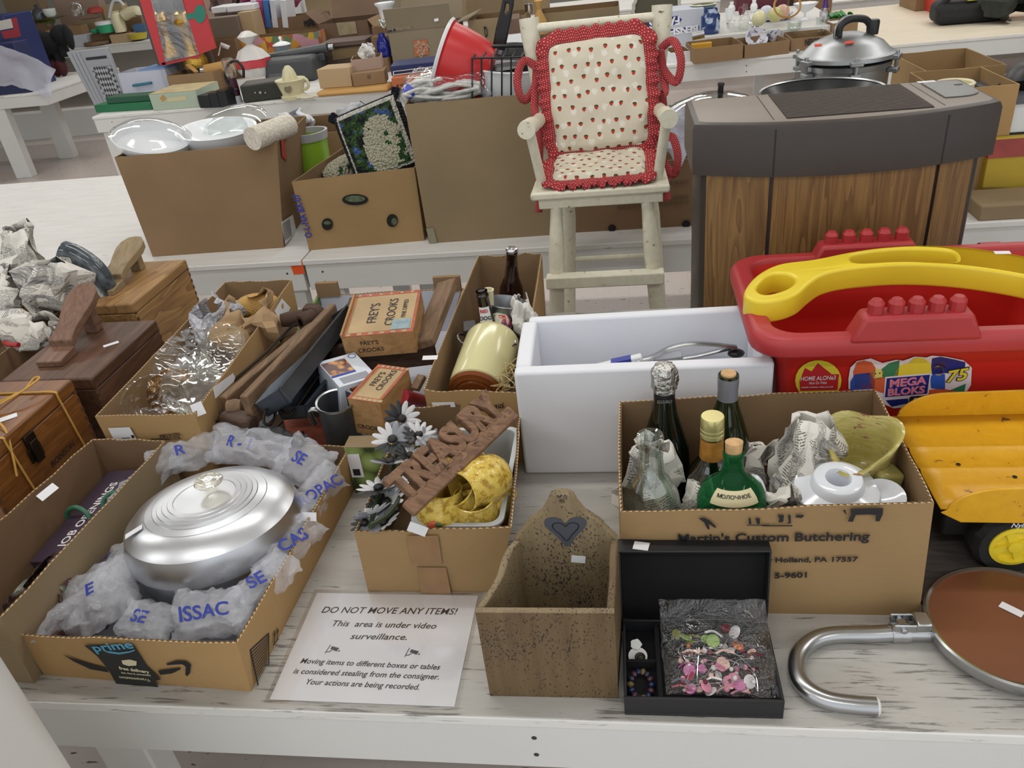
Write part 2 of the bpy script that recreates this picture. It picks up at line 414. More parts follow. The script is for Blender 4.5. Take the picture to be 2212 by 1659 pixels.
def carton(par, B, U, out=CARD, ins=CARDI, th=.004, n=8, wav=.002, bul=.004, flute=True, name='box_body', seed=0):
    rnd = random.Random(seed); b = MB(out); Bi, Ui = inset(B, th), inset(U, th)
    ring = []
    for i in range(4):
        j = (i+1) % 4; d = (B[j]-B[i]); nn = V((d.y, -d.x, 0)).normalized()
        for k in range(n):
            t = k/n; w_ = 4*t*(1-t); o = nn*bul*w_*(.6+.4*rnd.random()); z = V((0, 0, rnd.uniform(-wav, wav) if k else 0))
            ring.append([B[i].lerp(B[j], t), (B[i].lerp(B[j], t)+U[i].lerp(U[j], t))/2+o, U[i].lerp(U[j], t)+o*.6+z, Ui[i].lerp(Ui[j], t)+o*.6+z, (Bi[i].lerp(Bi[j], t)+Ui[i].lerp(Ui[j], t))/2+o, Bi[i].lerp(Bi[j], t)+V((0, 0, th))])
    N = len(ring); R = [[b.v(p) for p in r] for r in ring]
    b.f([r[0] for r in R][::-1])
    for i in range(N):
        j = (i+1) % N
        for k, m in ((0, out), (1, out), (2, RIMD if flute else out), (3, ins), (4, ins)):
            b.mat(m); b.f([R[i][k], R[j][k], R[j][k+1], R[i][k+1]])
    b.mat(ins); b.f([r[5] for r in R])
    if flute:
        b.mat(RIML); up = V((0, 0, .0005))
        for i in range(N):
            j = (i+1) % N; L = (ring[j][2]-ring[i][2]).length; q = max(1, int(L/.0085))
            for k in range(q):
                o0, o1 = ring[i][2].lerp(ring[j][2], k/q)+up, ring[i][2].lerp(ring[j][2], (k+1)/q)+up; i0, i1 = ring[i][3].lerp(ring[j][3], k/q)+up, ring[i][3].lerp(ring[j][3], (k+1)/q)+up
                b.poly([o0.lerp(i0, .0), o1, o0.lerp(o1, .5).lerp(i0.lerp(i1, .5), .72)]); b.poly([i0, i0.lerp(i1, .5).lerp(o0.lerp(o1, .5), .06), i1])
    return b.build(name, par, ang=30)
def box_thing(label, B, U, name='cardboard_box', cat='box', group=None, **k):
    t = thing(name, label, cat, (B[0]+B[1]+B[2]+B[3])/4, 0, group); carton(t, B, U, **k); return t
def flap(par, a, b, d, th=.004, mat=CARD, name='flap', drop=0):
    a, b, d = V(a), V(b), V(d); q = MB(mat); n = (b-a).cross(d).normalized()*th
    p = [a, b, b+d, a+d]; q.hexa(p, [x+n for x in p]); return q.build(name, par)
def plane_at(O, X, Y): return frame(V(O), V(X), V(Y))
def sticker(par, m, w=.03, h=.016, txt='$15', name='price_sticker', ink=GREYINK):
    b = MB(STICK, m).box(-w/2, w/2, -h/2, h/2, .0002, .0008)
    if txt: b.mat(ink).text(txt, m @ M.Translation((0, 0, .0011)), h*.62, .0001)
    return b.build(name, par)
def px_patch(par, mat, pts, A, B, off=.0008, name='printed_patch'):  # a flat printed shape on the wall through A-B
    t = (V(B)-V(A)); nn = V((t.y, -t.x, 0)).normalized()
    b = MB(mat); b.poly([PW(x, y, A, B)+nn*off for x, y in pts]); return b.build(name, par)
def shapes(b, mat, polys, fn, nn, off=.0008):
    b.mat(mat)
    for pts in polys: b.poly([fn(x, y)+nn*off for x, y in pts])
def newsmat():
    t = NT('newsprint'); uv = t.n('TexCoord').outputs['UV']
    s = t.n('SeparateXYZ', Vector=uv); 
    ln = t.math('FRACT', t.math('MULTIPLY', s.outputs[1], 62.)); col = t.math('FRACT', t.math('MULTIPLY', s.outputs[0], 5.))
    word = t.noise(t.n('Mapping', Vector=uv, Scale=(70, 62, 1)).outputs[0], 1.2, 1)
    blk = t.noise(t.n('Mapping', Vector=uv, Scale=(3, 4, 1)).outputs[0], 1., 1)
    a = t.math('MULTIPLY', t.math('LESS_THAN', ln, .5), t.math('GREATER_THAN', word, .44)); a = t.math('MULTIPLY', a, t.math('LESS_THAN', t.math('ABSOLUTE', t.math('SUBTRACT', col, .5)), .42))
    a = t.math('MULTIPLY', a, t.math('GREATER_THAN', blk, .42)); pic = t.math('GREATER_THAN', blk, .57)
    c = t.mix(t.math('MULTIPLY', a, .8), 'dedad2', '2c2b2b'); c = t.mix(t.math('MULTIPLY', pic, .8), c, t.ramp(t.noise(uv, 30, 4), [(.35, '3c3c42'), (.65, 'b5b0aa')]))
    t.p(Base_Color=c, Roughness=.9); return t.m
NEWS = newsmat()
def crumpled(label, c, size, R=None, seed=0, mat=NEWS, name='crumpled_newspaper', cat='newspaper', fold=1.0, amt=.36, nu=11, group=None):
    """a sheet of paper rolled and crumpled into a loose lump of about this size"""
    rnd = random.Random(seed); b = MB(mat); a0 = rnd.random()*6
    sx, sy, sz = size
    def fn(u, v):
        a = a0+u*2*PI*.93*fold; r = .42+.13*math.sin(3*a+v*5+seed)+.08*math.sin(7*a+seed*2)
        r *= (.55+.6*math.sin(PI*(v*.8+.14)))
        return (r*math.cos(a)*sx, r*math.sin(a)*sy, (v-.5)*sz)
    b.sheet(fn, nu*2, nu)
    S = max(size)
    b.crumple(S*amt*.36, 3.6/S, seed); b.crumple(S*amt*.05, 12/S, seed+9)
    k = M.Translation(V(c)) @ (R or M.Identity(4))
    bmesh.ops.transform(b.bm, matrix=k, verts=b.bm.verts)
    o = b.build(name, None, ang=19, solid=.0004); return tag(o, label, cat, group)
def film_sheet(c, size, R, seed, mat, name, label, cat, n=24, amt=.12, group=None, thick=0):
    """a puffed clear bag: two films meeting at a sealed edge"""
    b = MB(mat); sx, sy, sz = size
    for sg in (1, -1):
        def fn(u, v):
            e = min(1, 5*min(u, 1-u))*min(1, 5*min(v, 1-v)); return ((u-.5)*sx, (v-.5)*sy, sg*sz*.5*e**.5)
        b.sheet(fn, n, n)
    bmesh.ops.remove_doubles(b.bm, verts=b.bm.verts, dist=1e-5)
    S = max(sx, sy); b.crumple(S*amt, 5/S, seed); b.crumple(S*amt*.4, 15/S, seed+3)
    bmesh.ops.transform(b.bm, matrix=M.Translation(V(c)) @ R, verts=b.bm.verts)
    return tag(b.build(name, None, ang=60), label, cat, group)
# ------------------------------------------------------------------ the notice on the table
TL, TR, BR, BL = G(683, 1279), G(1030, 1285), G(972, 1536), G(570, 1514)
X = (TR-TL).normalized(); X.z = 0
k = plane_at(TL+V((0, 0, .0014)), X, V((-X.y, X.x, 0)))
t = thing('notice_sheet', 'white laminated notice on the table reading do not move any items', 'notice', TL.lerp(BR, .5))
b = MB(P('notice_paper', 'e9e9ee', .35), k).box(.003, .2794, -.2125, -.003, -.0008, 0); b.mat(INK)
def line_px(b, txt, x0, y0, x1, y1, size, z0=T+.0014, **kw):
    p0, p1 = G(x0, y0, z0), G(x1, y1, z0); c = (p0+p1)/2; d = p1-p0
    b.text(txt, plane_at((c.x, c.y, z0+.0003), d, (-d.y, d.x, 0)), size, .0001, **kw); fitw(b, d.length)
def fitw(b, L): pass
def text_fit(b, txt, m, size, L, depth=.0002, **kw):
    n0 = len(b.bm.verts); b.text(txt, M.Identity(4), size, depth, **kw); b.bm.verts.ensure_lookup_table()
    vs = b.bm.verts[n0:] if False else list(b.bm.verts)[n0:]
    if not vs: return b
    iv = b.T.inverted()
    for v in vs: v.co = iv @ v.co
    x0 = min(v.co.x for v in vs); x1 = max(v.co.x for v in vs); s = L/max(1e-6, x1-x0)
    for v in vs: v.co.x = (v.co.x-(x0+x1)/2)*s; v.co = m @ v.co
    return b
def line_px(b, txt, x0, y0, x1, y1, size, z0=T+.0014, **kw):
    p0, p1 = G(x0, y0, z0), G(x1, y1, z0); c = (p0+p1)/2; d = p1-p0
    text_fit(b, txt, plane_at((c.x, c.y, z0+.0003), d, (-d.y, d.x, 0)), size, d.length, .0001, **kw)
for a in (('DO NOT MOVE ANY ITEMS!', 696, 1318, 988, 1322, .0185), ('This  area is under video', 719, 1347, 943, 1353, .0165), ('surveillance.', 758, 1375, 880, 1377, .0165),
          ('Moving items to different boxes or tables', 650, 1428, 951, 1442, .0135), ('is considered stealing from the consigner.', 635, 1450, 949, 1463, .0135), ('Your actions are being recorded.', 662, 1473, 906, 1485, .0135)):
    line_px(b, *a, shear=.22, bold=.0001)
b.build('printed_sheet', t)
for cx, cy in ((721, 1403), (893, 1410)):
    b = MB(INK); q = G(cx, cy, T+.0017); kk = plane_at(q, X, V((-X.y, X.x, 0))); b.at(kk)
    b.poly([(-.0125, -.008, 0), (-.0112, -.008, 0), (-.0075, .009, 0), (-.0088, .009, 0)])
    b.poly([(-.005, .0065, 0), (.008, .003, 0), (.0055, -.0035, 0), (-.006, .001, 0)]); b.poly([(.0095, -.0035, 0), (.011, -.0015, 0), (.009, -.0008, 0), (.0072, -.003, 0)])
    b.poly([(-.0105, -.0055, 0), (-.006, -.0055, 0), (-.0012, -.0012, 0), (-.0035, -.0012, 0), (-.0068, -.004, 0), (-.0105, -.004, 0)])
    b.build('camera_symbol', t)
MB(clear('laminate', 'ffffff', .05, .12), k).box(-.004, .286, -.2195, .004, .0004, .0007).build('laminate_film', t)
# ------------------------------------------------------------------ butcher's box
B_, U_ = corners((1345, 1320), (1985, 1330), (1340, 1107), (2018, 1087), (1890, 842), (1338, 868))
t = box_thing("light brown open cardboard box of bottles printed with a butcher's name", B_, U_, out=CARDL, ins=CARD, seed=3)
bx = t
A, B = B_[0], B_[1]; nn = V((0, -1, 0)).normalized()
# the front leans outward, so printing sits on the leaning face
F0, F1 = (B_[0]+B_[1])/2, (U_[0]+U_[1])/2; FN = (B_[1]-B_[0]).cross(F1-F0).normalized()
def onf(x, y): return PL(x, y, F0, FN)
b = MB(INK)
def wall_line(b, fn, nn, txt, x0, y0, x1, y1, size, off=.006, **kw):
    p0, p1 = fn(x0, y0), fn(x1, y1); d = p1-p0; c = (p0+p1)/2+nn*off
    text_fit(b, txt, plane_at(c, d, nn.cross(d)), size, d.length, .0002, **kw)
wall_line(b, onf, FN, "Martin's Custom Butchering", 1464, 1158, 1876, 1153, .0215, bold=.0005)
wall_line(b, onf, FN, 'New Holland, PA 17557', 1622, 1205, 1851, 1202, .0125, bold=.0003)
wall_line(b, onf, FN, '5-9601', 1672, 1238, 1741, 1236, .0145, bold=.0004)
b.mat(INK)
for pts in ([(1835, 1093), (1905, 1091), (1904, 1105), (1897, 1120), (1888, 1119), (1890, 1106), (1872, 1105), (1846, 1106), (1840, 1121), (1829, 1120), (1836, 1105)], [(1818, 1096), (1824, 1095), (1826, 1107)],
            [(1508, 1113), (1520, 1112), (1532, 1118), (1547, 1132), (1543, 1134), (1530, 1125), (1532, 1138), (1527, 1136), (1520, 1122)],
            [(1678, 1106), (1692, 1106), (1690, 1122), (1680, 1122), (1682, 1114)], [(1700, 1106), (1706, 1106), (1707, 1124), (1698, 1124), (1702, 1120)], [(1645, 1128), (1710, 1128), (1710, 1130.5), (1645, 1130.5)],
            [(1612, 1127), (1660, 1127), (1660, 1129), (1612, 1129)], [(1616, 1113), (1620, 1112), (1622, 1126), (1616, 1126)], [(1630, 1113), (1640, 1113), (1640, 1126), (1634, 1126)], [(1718, 1106), (1736, 1106), (1730, 1113), (1716, 1111)]):
    b.poly([onf(x, y)+FN*.0062 for x, y in pts])
b.build('printed_lettering', t)
def bottle(name, label, c, prof, mats, extras=None, n=28, R=None, cat='bottle', group=None, solid=.0025):
    t = thing(name, label, cat, c); k = M.Translation(V(c)) @ (R or M.Identity(4))
    b = MB(mats, k).lathe(prof, n, cap0=True); b.build('bottle_glass', t, ang=50)
    for nm, m, pr in extras or ():
        MB(m, k).lathe(pr, n, cap1=True, cap0=True).build(nm, t, ang=45)
    return t, k
GRB = P('dark_green_glass', '10150f', .06, 0, spec=.8); OLV = P('olive_glass', '1c2410', .06, 0, spec=.8)
FOIL = P('silver_foil', 'c9c9c7', .22, 1, bump=(160, 1., .004)); CORK = P('cork', 'c8a273', .8, nz=(60, .2)); CAPG = P('gold_cap', 'd6cb8c', .3, .6)
t, k = bottle('champagne_bottle', 'dark wine bottle with torn silver foil over its neck', (.051, 1.09, T+.005), [(.038, 0), (.042, .004), (.042, .13), (.040, .155), (.030, .19), (.0205, .225), (.0165, .26), (.0155, .29)], GRB,
    [('neck_band', P('black_label', '15161c', .4), [(.0172, .243), (.0168, .268)]), ('neck_ring', P('silver_band', 'b9bbbf', .3, .8), [(.0178, .266), (.0176, .2685)])])
b = MB(FOIL, k).lathe([(.0195, .268), (.0202, .285), (.0198, .302), (.016, .311), (.008, .3145), (0, .3145)], 26, wob=lambda a, i: 1+.06*math.sin(5*a+i)+.05*math.sin(11*a+2*i)); b.crumple(.0022, 90, 4); b.build('foil_cap', t, ang=25)
b = MB(P('silver_band', 'b9bbbf', .3, .8), k); text_fit(b, 'GOLD-BRUT', k @ frame((0, -.0178, .255), (1, 0, 0), (0, 0, 1)), .008, .024); b.build('neck_lettering', t)
t, k = bottle('wine_bottle', 'olive wine bottle with a grey capsule and stained cork', (.150, 1.092, T+.005), [(.036, 0), (.038, .004), (.038, .15), (.036, .175), (.026, .21), (.018, .235), (.0145, .26), (.0145, .285)], OLV,
    [('capsule', P('grey_capsule', '7f8088', .4, .3), [(.0168, .232), (.0158, .262), (.0162, .270), (.0166, .276), (.0166, .287)]), ('rim', OLV, [(.0158, .286), (.0158, .2905)]), ('cork', CORK, [(.0118, .284), (.0118, .2935)])])
SMOKE = clear('smoky_glass', (.62, .62, .58), .13, .04)
t, k = bottle('liqueur_bottle', 'clear bottle with a gold screw cap and orange neck label', (.120, 1.025, T+.005), [(.036, 0), (.040, .005), (.040, .138), (.035, .155), (.025, .170), (.0185, .183), (.017, .22), (.0155, .248)], SMOKE,
    [('screw_cap', CAPG, [(.0175, .222), (.0182, .2225), (.0182, .229), (.0176, .2295), (.0182, .2305), (.0182, .2365), (.0176, .237), (.0180, .238), (.0178, .256), (.0168, .258)]),
     ('neck_label', P('orange_label', 'a9742a', .6, nz=(60, .3)), [(.0189, .1835), (.0183, .195), (.0176, .219)])])
GREENG = P('green_glass', '2f8a50', .04, 0, spec=.9, Transmission_Weight=.8, IOR=1.2)
t, k = bottle('green_flask', 'squat green glass bottle with a cork and cream curved label', (.140, .934, T+.028), [(.044, 0), (.049, .006), (.050, .14), (.049, .157), (.043, .172), (.031, .184), (.020, .193), (.0152, .205), (.0137, .222), (.0150, .226), (.0150, .233), (.0135, .235)], GREENG,
    [('cork', CORK, [(.0095, .229), (.0118, .234), (.0125, .251)])], R=M.Diagonal((1, .8, 1, 1)))
def shell(par, k, mat, pr, a0, a1, name, n=16):
    b = MB(mat, k); b.lathe(pr, n, a0=a0, a1=a1); return b.build(name, par)
lb = shell(t, k @ M.Identity(4), P('cream_label', 'd8cda4', .6), [(.0474, .163), (.0442, .1706), (.0379, .1782), (.0322, .1836)], -PI/2-.8, -PI/2+.8, 'paper_label')
b = MB(INK)
for i, ch in enumerate('МОЛОЧНОЕ'):
    a = -PI/2-.55+i*.155; m = k @ M.Rotation(a+PI/2, 4, 'Z') @ frame((0, -.0405, .1765), (1, 0, 0), (0, .68, .73)); b.text(ch, m, .0085, .0003, bold=.0001)
b.build('label_lettering', t)
bottle('clear_bottle', 'empty clear glass bottle with a long neck inside crumpled newspaper', (.024, .945, T+.005), [(.030, 0), (.040, .006), (.044, .05), (.044, .155), (.040, .178), (.029, .200), (.0195, .216), (.0175, .25), (.0165, .265), (.0195, .268), (.020, .276), (.0185, .281), (.0145, .279), (.0150, .25), (.0165, .216), (.036, .172), (.040, .06), (.03, .012), (0, .010)], GLASS)
# ceramics and paper in the butcher's box
PORC = P('white_porcelain', 'dfe3ea', .12, spec=.7)
t = thing('candle_holder', 'white porcelain candle holder with a round hole in its raised top', 'candle holder', G(1805, 1070, .93))
b = MB(PORC, at(G(1806, 1058, .93), .14, 0, 0, (1.18, 1.18, 1))); b.lathe([(0, -.06), (.030, -.06), (.048, -.02), (.052, -.004), (.050, .003), (.032, .010), (.029, .0245), (.027, .026), (.0155, .026), (.0145, .023), (.0145, -.01), (0, -.01)], 36, wob=lambda a, i: 1+(.025*math.cos(16*a) if 2 <= i <= 3 else 0)); b.build('holder_body', t, ang=50)
b = MB(PORC, at(G(1620, 1062, .935), 0, .5, 0)); b.tube(spline([(-.012, 0, .022), (0, 0, .018), (.014, -.002, .004), (.022, -.004, -.016), (.026, 0, -.04)], 6), [.008]*3+[.0095]*30, 12)
tag(b.build('white_teapot_spout', None), 'white porcelain spout poking out of paper beside the green bottle', 'teapot spout')
crumpled('crumpled newspaper standing upright left of the clear bottle', (.026, .998, .90), (.072, .09, .19), None, 3)
crumpled('crumpled newspaper wrapped round the right of the clear bottle', (.088, .955, .86), (.05, .06, .17), rotm(0, .25, 0), 8)
crumpled('crumpled newspaper sticking up behind the white candle holder', (.262, 1.03, .915), (.09, .08, .18), rotm(0, .2, .4), 11)
crumpled('small crumpled newspaper lump left of the white candle holder', (.212, .94, .90), (.07, .06, .09), rotm(.5, .2, .2), 5)
crumpled('newspaper tucked behind the olive wine bottle', (.185, 1.085, .86), (.08, .05, .14), rotm(0, .3, .4), 15)
b = MB(PORC, at(tuple(G(1915, 1078, .945)+V((.004, .026, -.026))), .3, -.15, 0)); b.lathe([(0, 0), (.018, .001), (.030, .008), (.032, .012), (.028, .011), (.018, .005), (0, .004)], 28); tag(b.build('saucer', None, ang=50), 'white saucer at the right end of the box of bottles', 'saucer')
POT = NT('pottery_glaze'); c = POT.ramp(POT.noise(POT.co(scale=(1, 1, 3)), 22, 3, .6, 1), [(.40, 'b4a85e'), (.6, 'c6bb78'), (.66, '9a6450')]); POT.p(Base_Color=c, Roughness=.15)
t = thing('pottery_planter', 'yellow and maroon glazed pottery planter shaped like an open flower', 'planter', G(1870, 1040, .9))
m = at(G(1862, 972, .955), .22, -.42, .3) @ M.Diagonal((1.12, 1.12, 1.0, 1))
b = MB(POT.m, m)
def lob(a, i): return 1+(.02, .04, .08, .13, .15, .15, .14, .10, .04, 0)[i]*math.cos(3*a+.9)+.03*math.cos(5*a)
b.lathe([(.018, -.10), (.026, -.06), (.036, -.02), (.046, .015), (.050, .028), (.047, .031), (.041, .024), (.034, -.01), (.025, -.05), (0, -.068)], 40, wob=lob); b.build('flower_bowl', t, ang=60)
MB(P('pottery_plain', 'b3a865', .2), at(G(1908, 1038, .915), 0, .2, .25)).box(-.021, .021, -.018, .018, -.08, .022).build('planter_stem', t, .006)
# ------------------------------------------------------------------ black jewellery box
BLK = P('black_box_card', '1b1c20', .55, bump=(300, .15, .0005)); VELV = P('black_lining', '08090c', .95)
t = thing('jewelry_box', 'open black jewellery box holding a bag of beads, lid standing at the back', 'jewelry box', (.081, .76, T))
k = at((.081, .694, T), 0, 0, .008)
b = MB(BLK, k); b.box(-.1035, .1035, 0, .138, 0, .004)
for q in ((-.1035, .1035, 0, .004, .004, .0355), (-.1035, .1035, .134, .138, .004, .0355), (-.1035, -.0995, .004, .134, .004, .0355), (.0995, .1035, .004, .134, .004, .0355)): b.box(*q)
b.build('tray', t, .0012)
MB(VELV, k).box(-.099, .099, .0045, .1335, .004, .012).build('lining', t)
MB(VELV, k).box(-.058, -.052, .0045, .1335, .012, .031).box(-.099, -.058, .066, .071, .012, .028).build('divider', t, .001)
zl = PL(1335, 1160, (0, .85, 0), (0, 1, 0)).z
kl = k @ at((0, .141, .004), -.10, 0, 0)
h = .148
b = MB(BLK, kl); b.box(-.106, .106, .028, .031, 0, h)
for q in ((-.106, .106, 0, .028, h-.003, h), (-.106, -.103, 0, .028, 0, h-.003), (.103, .106, 0, .028, 0, h-.003)): b.box(*q)
b.build('lid', t, .0012)
MB(VELV, kl).box(-.1025, .1025, .024, .0275, .004, h-.004).build('lid_lining', t)
sticker(t, kl @ at((-.073, .012, h+.0003), 0, 0, -.2), .022, .018)
t = thing('bead_bag', 'clear zip bag of pink, green and orange beads in the black box', 'bag', (.10, .765, .80))
rnd = random.Random(5); PINK = [P('bead_'+n, c, .25) for n, c in (('pink', 'd98aa0'), ('hot_pink', 'c46a9c'), ('blush', 'e6c0b0'), ('rose', 'a83c50'), ('green', '8fae5e'), ('olive', '7a7a3a'), ('orange', 'c8703a'), ('white', 'e4dfdc'), ('maroon', '5e1c28'), ('grey', '6f6a70'))]
kb = k @ at((.026, .068, .0335), .20, 0, 0)
for i in range(86):
    u, v = rnd.uniform(-.054, .052), rnd.uniform(-.050, .044); g = 4 if v > .015 and u < .0 else 6 if v > .012 else 0
    mt = PINK[rnd.choice([0, 0, 1, 2, 2, 3, 7, 7, 8, 9, 3] if g == 0 else [4, 5, 4, 7, 0] if g == 4 else [6, 8, 9, 5, 7])]
    z = rnd.uniform(-.002, .013); m = kb @ at((u, v, z), rnd.uniform(-.7, .7), rnd.uniform(-.7, .7), 0)
    ty = rnd.random(); b = MB(mt, m)
    if ty < .42: r = rnd.uniform(.0055, .0105); b.lathe([(0, 0), (r*.9, 0), (r, .001), (r*.9, .002), (0, .002)], 18)
    elif ty < .85: b.ball((0, 0, 0), rnd.uniform(.0022, .0042), 10, 7)
    else: b.tube(spline([(-.012, 0, 0), (0, .003, .002), (.013, -.002, 0)], 4), .0016, 6)
    b.build('bead', t)
b = MB(CHROME)
for i in range(9):
    a = [(rnd.uniform(-.055, .05), rnd.uniform(-.05, .03), .006) for _ in range(4)]; b.at(kb).tube(spline(a, 5), .0006, 5)
b.build('jewellery_wire', t)
FILMB = clear('bead_bag_film', (.95, .96, .98), .035, .10, 34)
b = MB(FILMB)
for sg in (1, -1):
    def fn(u, v):
        e = min(1, 4*min(u, 1-u))*min(1, 4*min(v, 1.02-v)); y = (v-.5)*.136+.012; return ((u-.5)*.150, y, .004+sg*(.0135*e**.5*(1 if v < .72 else max(.15, 1-(v-.72)*4))+.0002)+max(0, y-.045)*.55)
    b.sheet(fn, 26, 26)
b.crumple(.0028, 45, 3); bmesh.ops.transform(b.bm, matrix=kb, verts=b.bm.verts); b.build('bag_film', t, ang=60)
b = MB(P('white_card', 'd9dbdc', .6), k @ at((-.083, .082, .020), .25, 0, 0)); b.lathe([(0, 0), (.0135, 0), (.0135, .001), (0, .001)], 18)
b.at(k @ at((-.085, .098, .026), .25, 0, 0)).lathe([(0, 0), (.008, 0), (.008, .001), (0, .001)], 14, wob=lambda a, i: 1+.1*math.cos(9*a))
o = b.build('card_backing', None)
t = thing('brooch', 'dark round brooch on a white scalloped card in the black box', 'brooch', (0, .77, .78)); put(o, t)
MB(P('dark_metal', '3c382f', .35, .8), k @ at((-.080, .076, .024), .25, 0, 0)).lathe([(.004, 0), (.0068, .0005), (.0075, .002), (.0062, .003), (.0045, .002), (.001, .003), (0, .003)], 20).build('brooch_disc', t)
t = thing('bracelet', 'beaded bracelet of dark blue and purple stones in the black box', 'bracelet', (-.005, .72, .78))
cols = [P('stone_'+c, c, .2) for c in ('1c2a4a', '4a2c3c', '2a2f3e', '6b5a3a')]
for i in range(14):
    a = i*2*PI/14; MB(cols[i % 4], k @ at((-.080+.0145*math.cos(a), .036+.022*math.sin(a), .0175), 0, 0, a)).ball((0, 0, 0), (.0055, .0042, .004), 10, 7).build('stone', t)
MB(P('antique_gold', 'a08a50', .3, 1), k @ at((-.081, .035, .0168))).tube([(.0145*math.cos(a), .022*math.sin(a), 0) for a in [i*.3 for i in range(21)]], .001, 6, True).build('chain', t)
# ------------------------------------------------------------------ painted wooden wall box with a heart
def speck(name, base, dark, sc_=1):
    t = NT(name); a = t.noise(t.co(scale=(360, 360, 230)), 1, 2, .5); m_ = t.noise(t.co(), 16, 2); b = t.n('Clamp', Value=t.math('MULTIPLY', t.math('SUBTRACT', t.math('MULTIPLY_ADD', m_, .34, .225), a), 30.)).outputs[0]
    g = t.noise(t.co(scale=(60, 60, 6)), 1, 3); c = t.ramp(g, [(.3, base), (.7, sc_)]); t.p(Base_Color=t.mix(t.math('MULTIPLY', b, .85), c, dark), Roughness=.6); return t.m
WB = speck('speckled_brown', '5f4c32', '171416', '6f5b3e'); WBL = speck('speckled_tan', '7d6c50', '28242c', '8d7c5e')
t = thing('wooden_wall_box', 'brown speckled wooden wall box with a tin heart on its tall back', 'wall box', (-.12, .78, T))
k = at((-.121, .718, T), 0, 0, .012); W2 = .0905
zt = .166; dp = .112; XL, XR = -.049, .097-.0
b = MB(WB, k); b.box(-W2, W2, 0, .010, 0, zt); b.mat(WBL); b.box(-W2, W2, .0005, .0095, zt, zt+.0006); b.build('front_panel', t, .0015)
b = MB(WB, k); b.hexa([(-W2+.004, .01, 0), (W2-.004, .01, 0), (XR-.006, dp, 0), (XL+.006, dp, 0)], [(-W2+.004, .01, .008), (W2-.004, .01, .008), (XR-.006, dp, .008), (XL+.006, dp, .008)]); b.build('bottom_panel', t)
for s in (-1, 1):
    pr = [(.010, .0), (dp, .0), (dp, .190), (dp-.018, .193), (dp-.034, .187), (dp-.050, .172), (dp-.066, zt+.002), (.010, zt)]
    xo = lambda y: (-W2+(XL+W2)*(y-.01)/(dp-.01)) if s < 0 else (W2+(XR-W2)*(y-.01)/(dp-.01))
    b = MB(WBL if s < 0 else WB, k)
    b.hexa([(xo(y)-(0 if s < 0 else .010), y, z) for y, z in pr], [(xo(y)+(.010 if s < 0 else 0), y, z) for y, z in pr]); b.build('side_panel', t, .002)
hb = .268; Wb = (XR-XL)/2; cxb = (XR+XL)/2
half = [(Wb, 0), (Wb, hb-.084), (Wb-.010, hb-.072), (.050, hb-.052), (.030, hb-.035), (.020, hb-.017), (.016, hb-.006), (.009, hb-.001), (0, hb)]
out = [(x, z) for x, z in half]+[(-x, z) for x, z in half[::-1][1:]]
hole = [(.004*math.cos(a), hb-.013+.004*math.sin(a)) for a in [i*.52 for i in range(12)]]
b = MB(WBL); b.loops([out, hole], k @ frame((cxb, dp+.0115, 0), (1, 0, 0), (0, 0, 1)), .0055, .0012); b.build('back_board', t)
hp = [(0, -.030), (-.013, -.012), (-.026, .004), (-.030, .014), (-.026, .022), (-.015, .024), (-.006, .020), (0, .013), (.006, .020), (.015, .024), (.026, .022), (.030, .014), (.026, .004), (.013, -.012)]
hz = hb-.064; m = k @ frame((cxb+.002, dp+.0045, hz), (1, 0, 0), (0, 0, 1)); TIN = P('grey_tin', '53565e', .5, .2)
b = MB(TIN); hs = [tuple(q.xy*.98) for q in spline([(x, y, 0) for x, y in hp], 4, True)]; b.loops([hs], m, .001)
b.build('tin_heart', t)
b = MB(P('dark_stitch', '1d1e24', .5)); b.at(m @ M.Translation((0, -.001, .0012))).tube([(x*.62, y*.62+.001, 0) for x, y in hs], .0008, 6, True); b.build('heart_outline', t)
sticker(t, k @ frame((cxb+.016, dp+.0045, hb-.118), (1, -.0, -.12), (.12, 0, 1)), .020, .013)
# ------------------------------------------------------------------ round mirror with a tube handle
ALU = P('dull_aluminium', 'b4b6b8', .28, 1, nz=(14, .08))
zc = T+.062; cx, cy = .515, .84; m = at((cx, cy, T+.0262))
t = thing('clamp_mirror', 'round brown disc in an aluminium rim with a bent tube handle', 'mirror', (cx, cy, T))
R_ = .1085
MB(P('brown_board', '7a4c33', .35, nz=(9, .08)), m).lathe([(0, 0), (R_-.003, 0), (R_-.003, -.006), (0, -.006)], 72).build('brown_disc', t)
MB(ALU, m).lathe([(R_-.004, .0015), (R_, .003), (R_+.003, .001), (R_+.0035, -.012), (R_+.0005, -.016), (R_-.004, -.013), (R_-.004, .0015)], 72).build('metal_rim', t)
sticker(t, m @ at(tuple(m.inverted() @ G(2185, 1317, T+.027)), 0, 0, -.75), .030, .013)
tz = T+.0125; pts = [(.55, .855), (.42, .853), (.30, .846), (.262, .836), (.238, .812), (.228, .778), (.236, .744), (.258, .722), (.288, .712), (.312, .712)]
pts = [tuple(G(*q, tz).xy) for q in ((2030, 1368), (1950, 1367), (1880, 1370), (1800, 1372), (1755, 1385), (1725, 1415), (1722, 1455), (1742, 1488), (1785, 1512), (1840, 1522), (1893, 1526))]
b = MB(ALU).tube(spline([(x, y, tz) for x, y in pts], 7), .0122, 18); b.build('tube_handle', t)
q = G(1943, 1366, tz); MB(ALU, at(q, 0, PI/2, 0)).lathe([(.0150, -.012), (.0158, -.008), (.0150, 0), (.0156, .006), (.0150, .012)], 20, cap0=True, cap1=True).build('tube_collar', t)
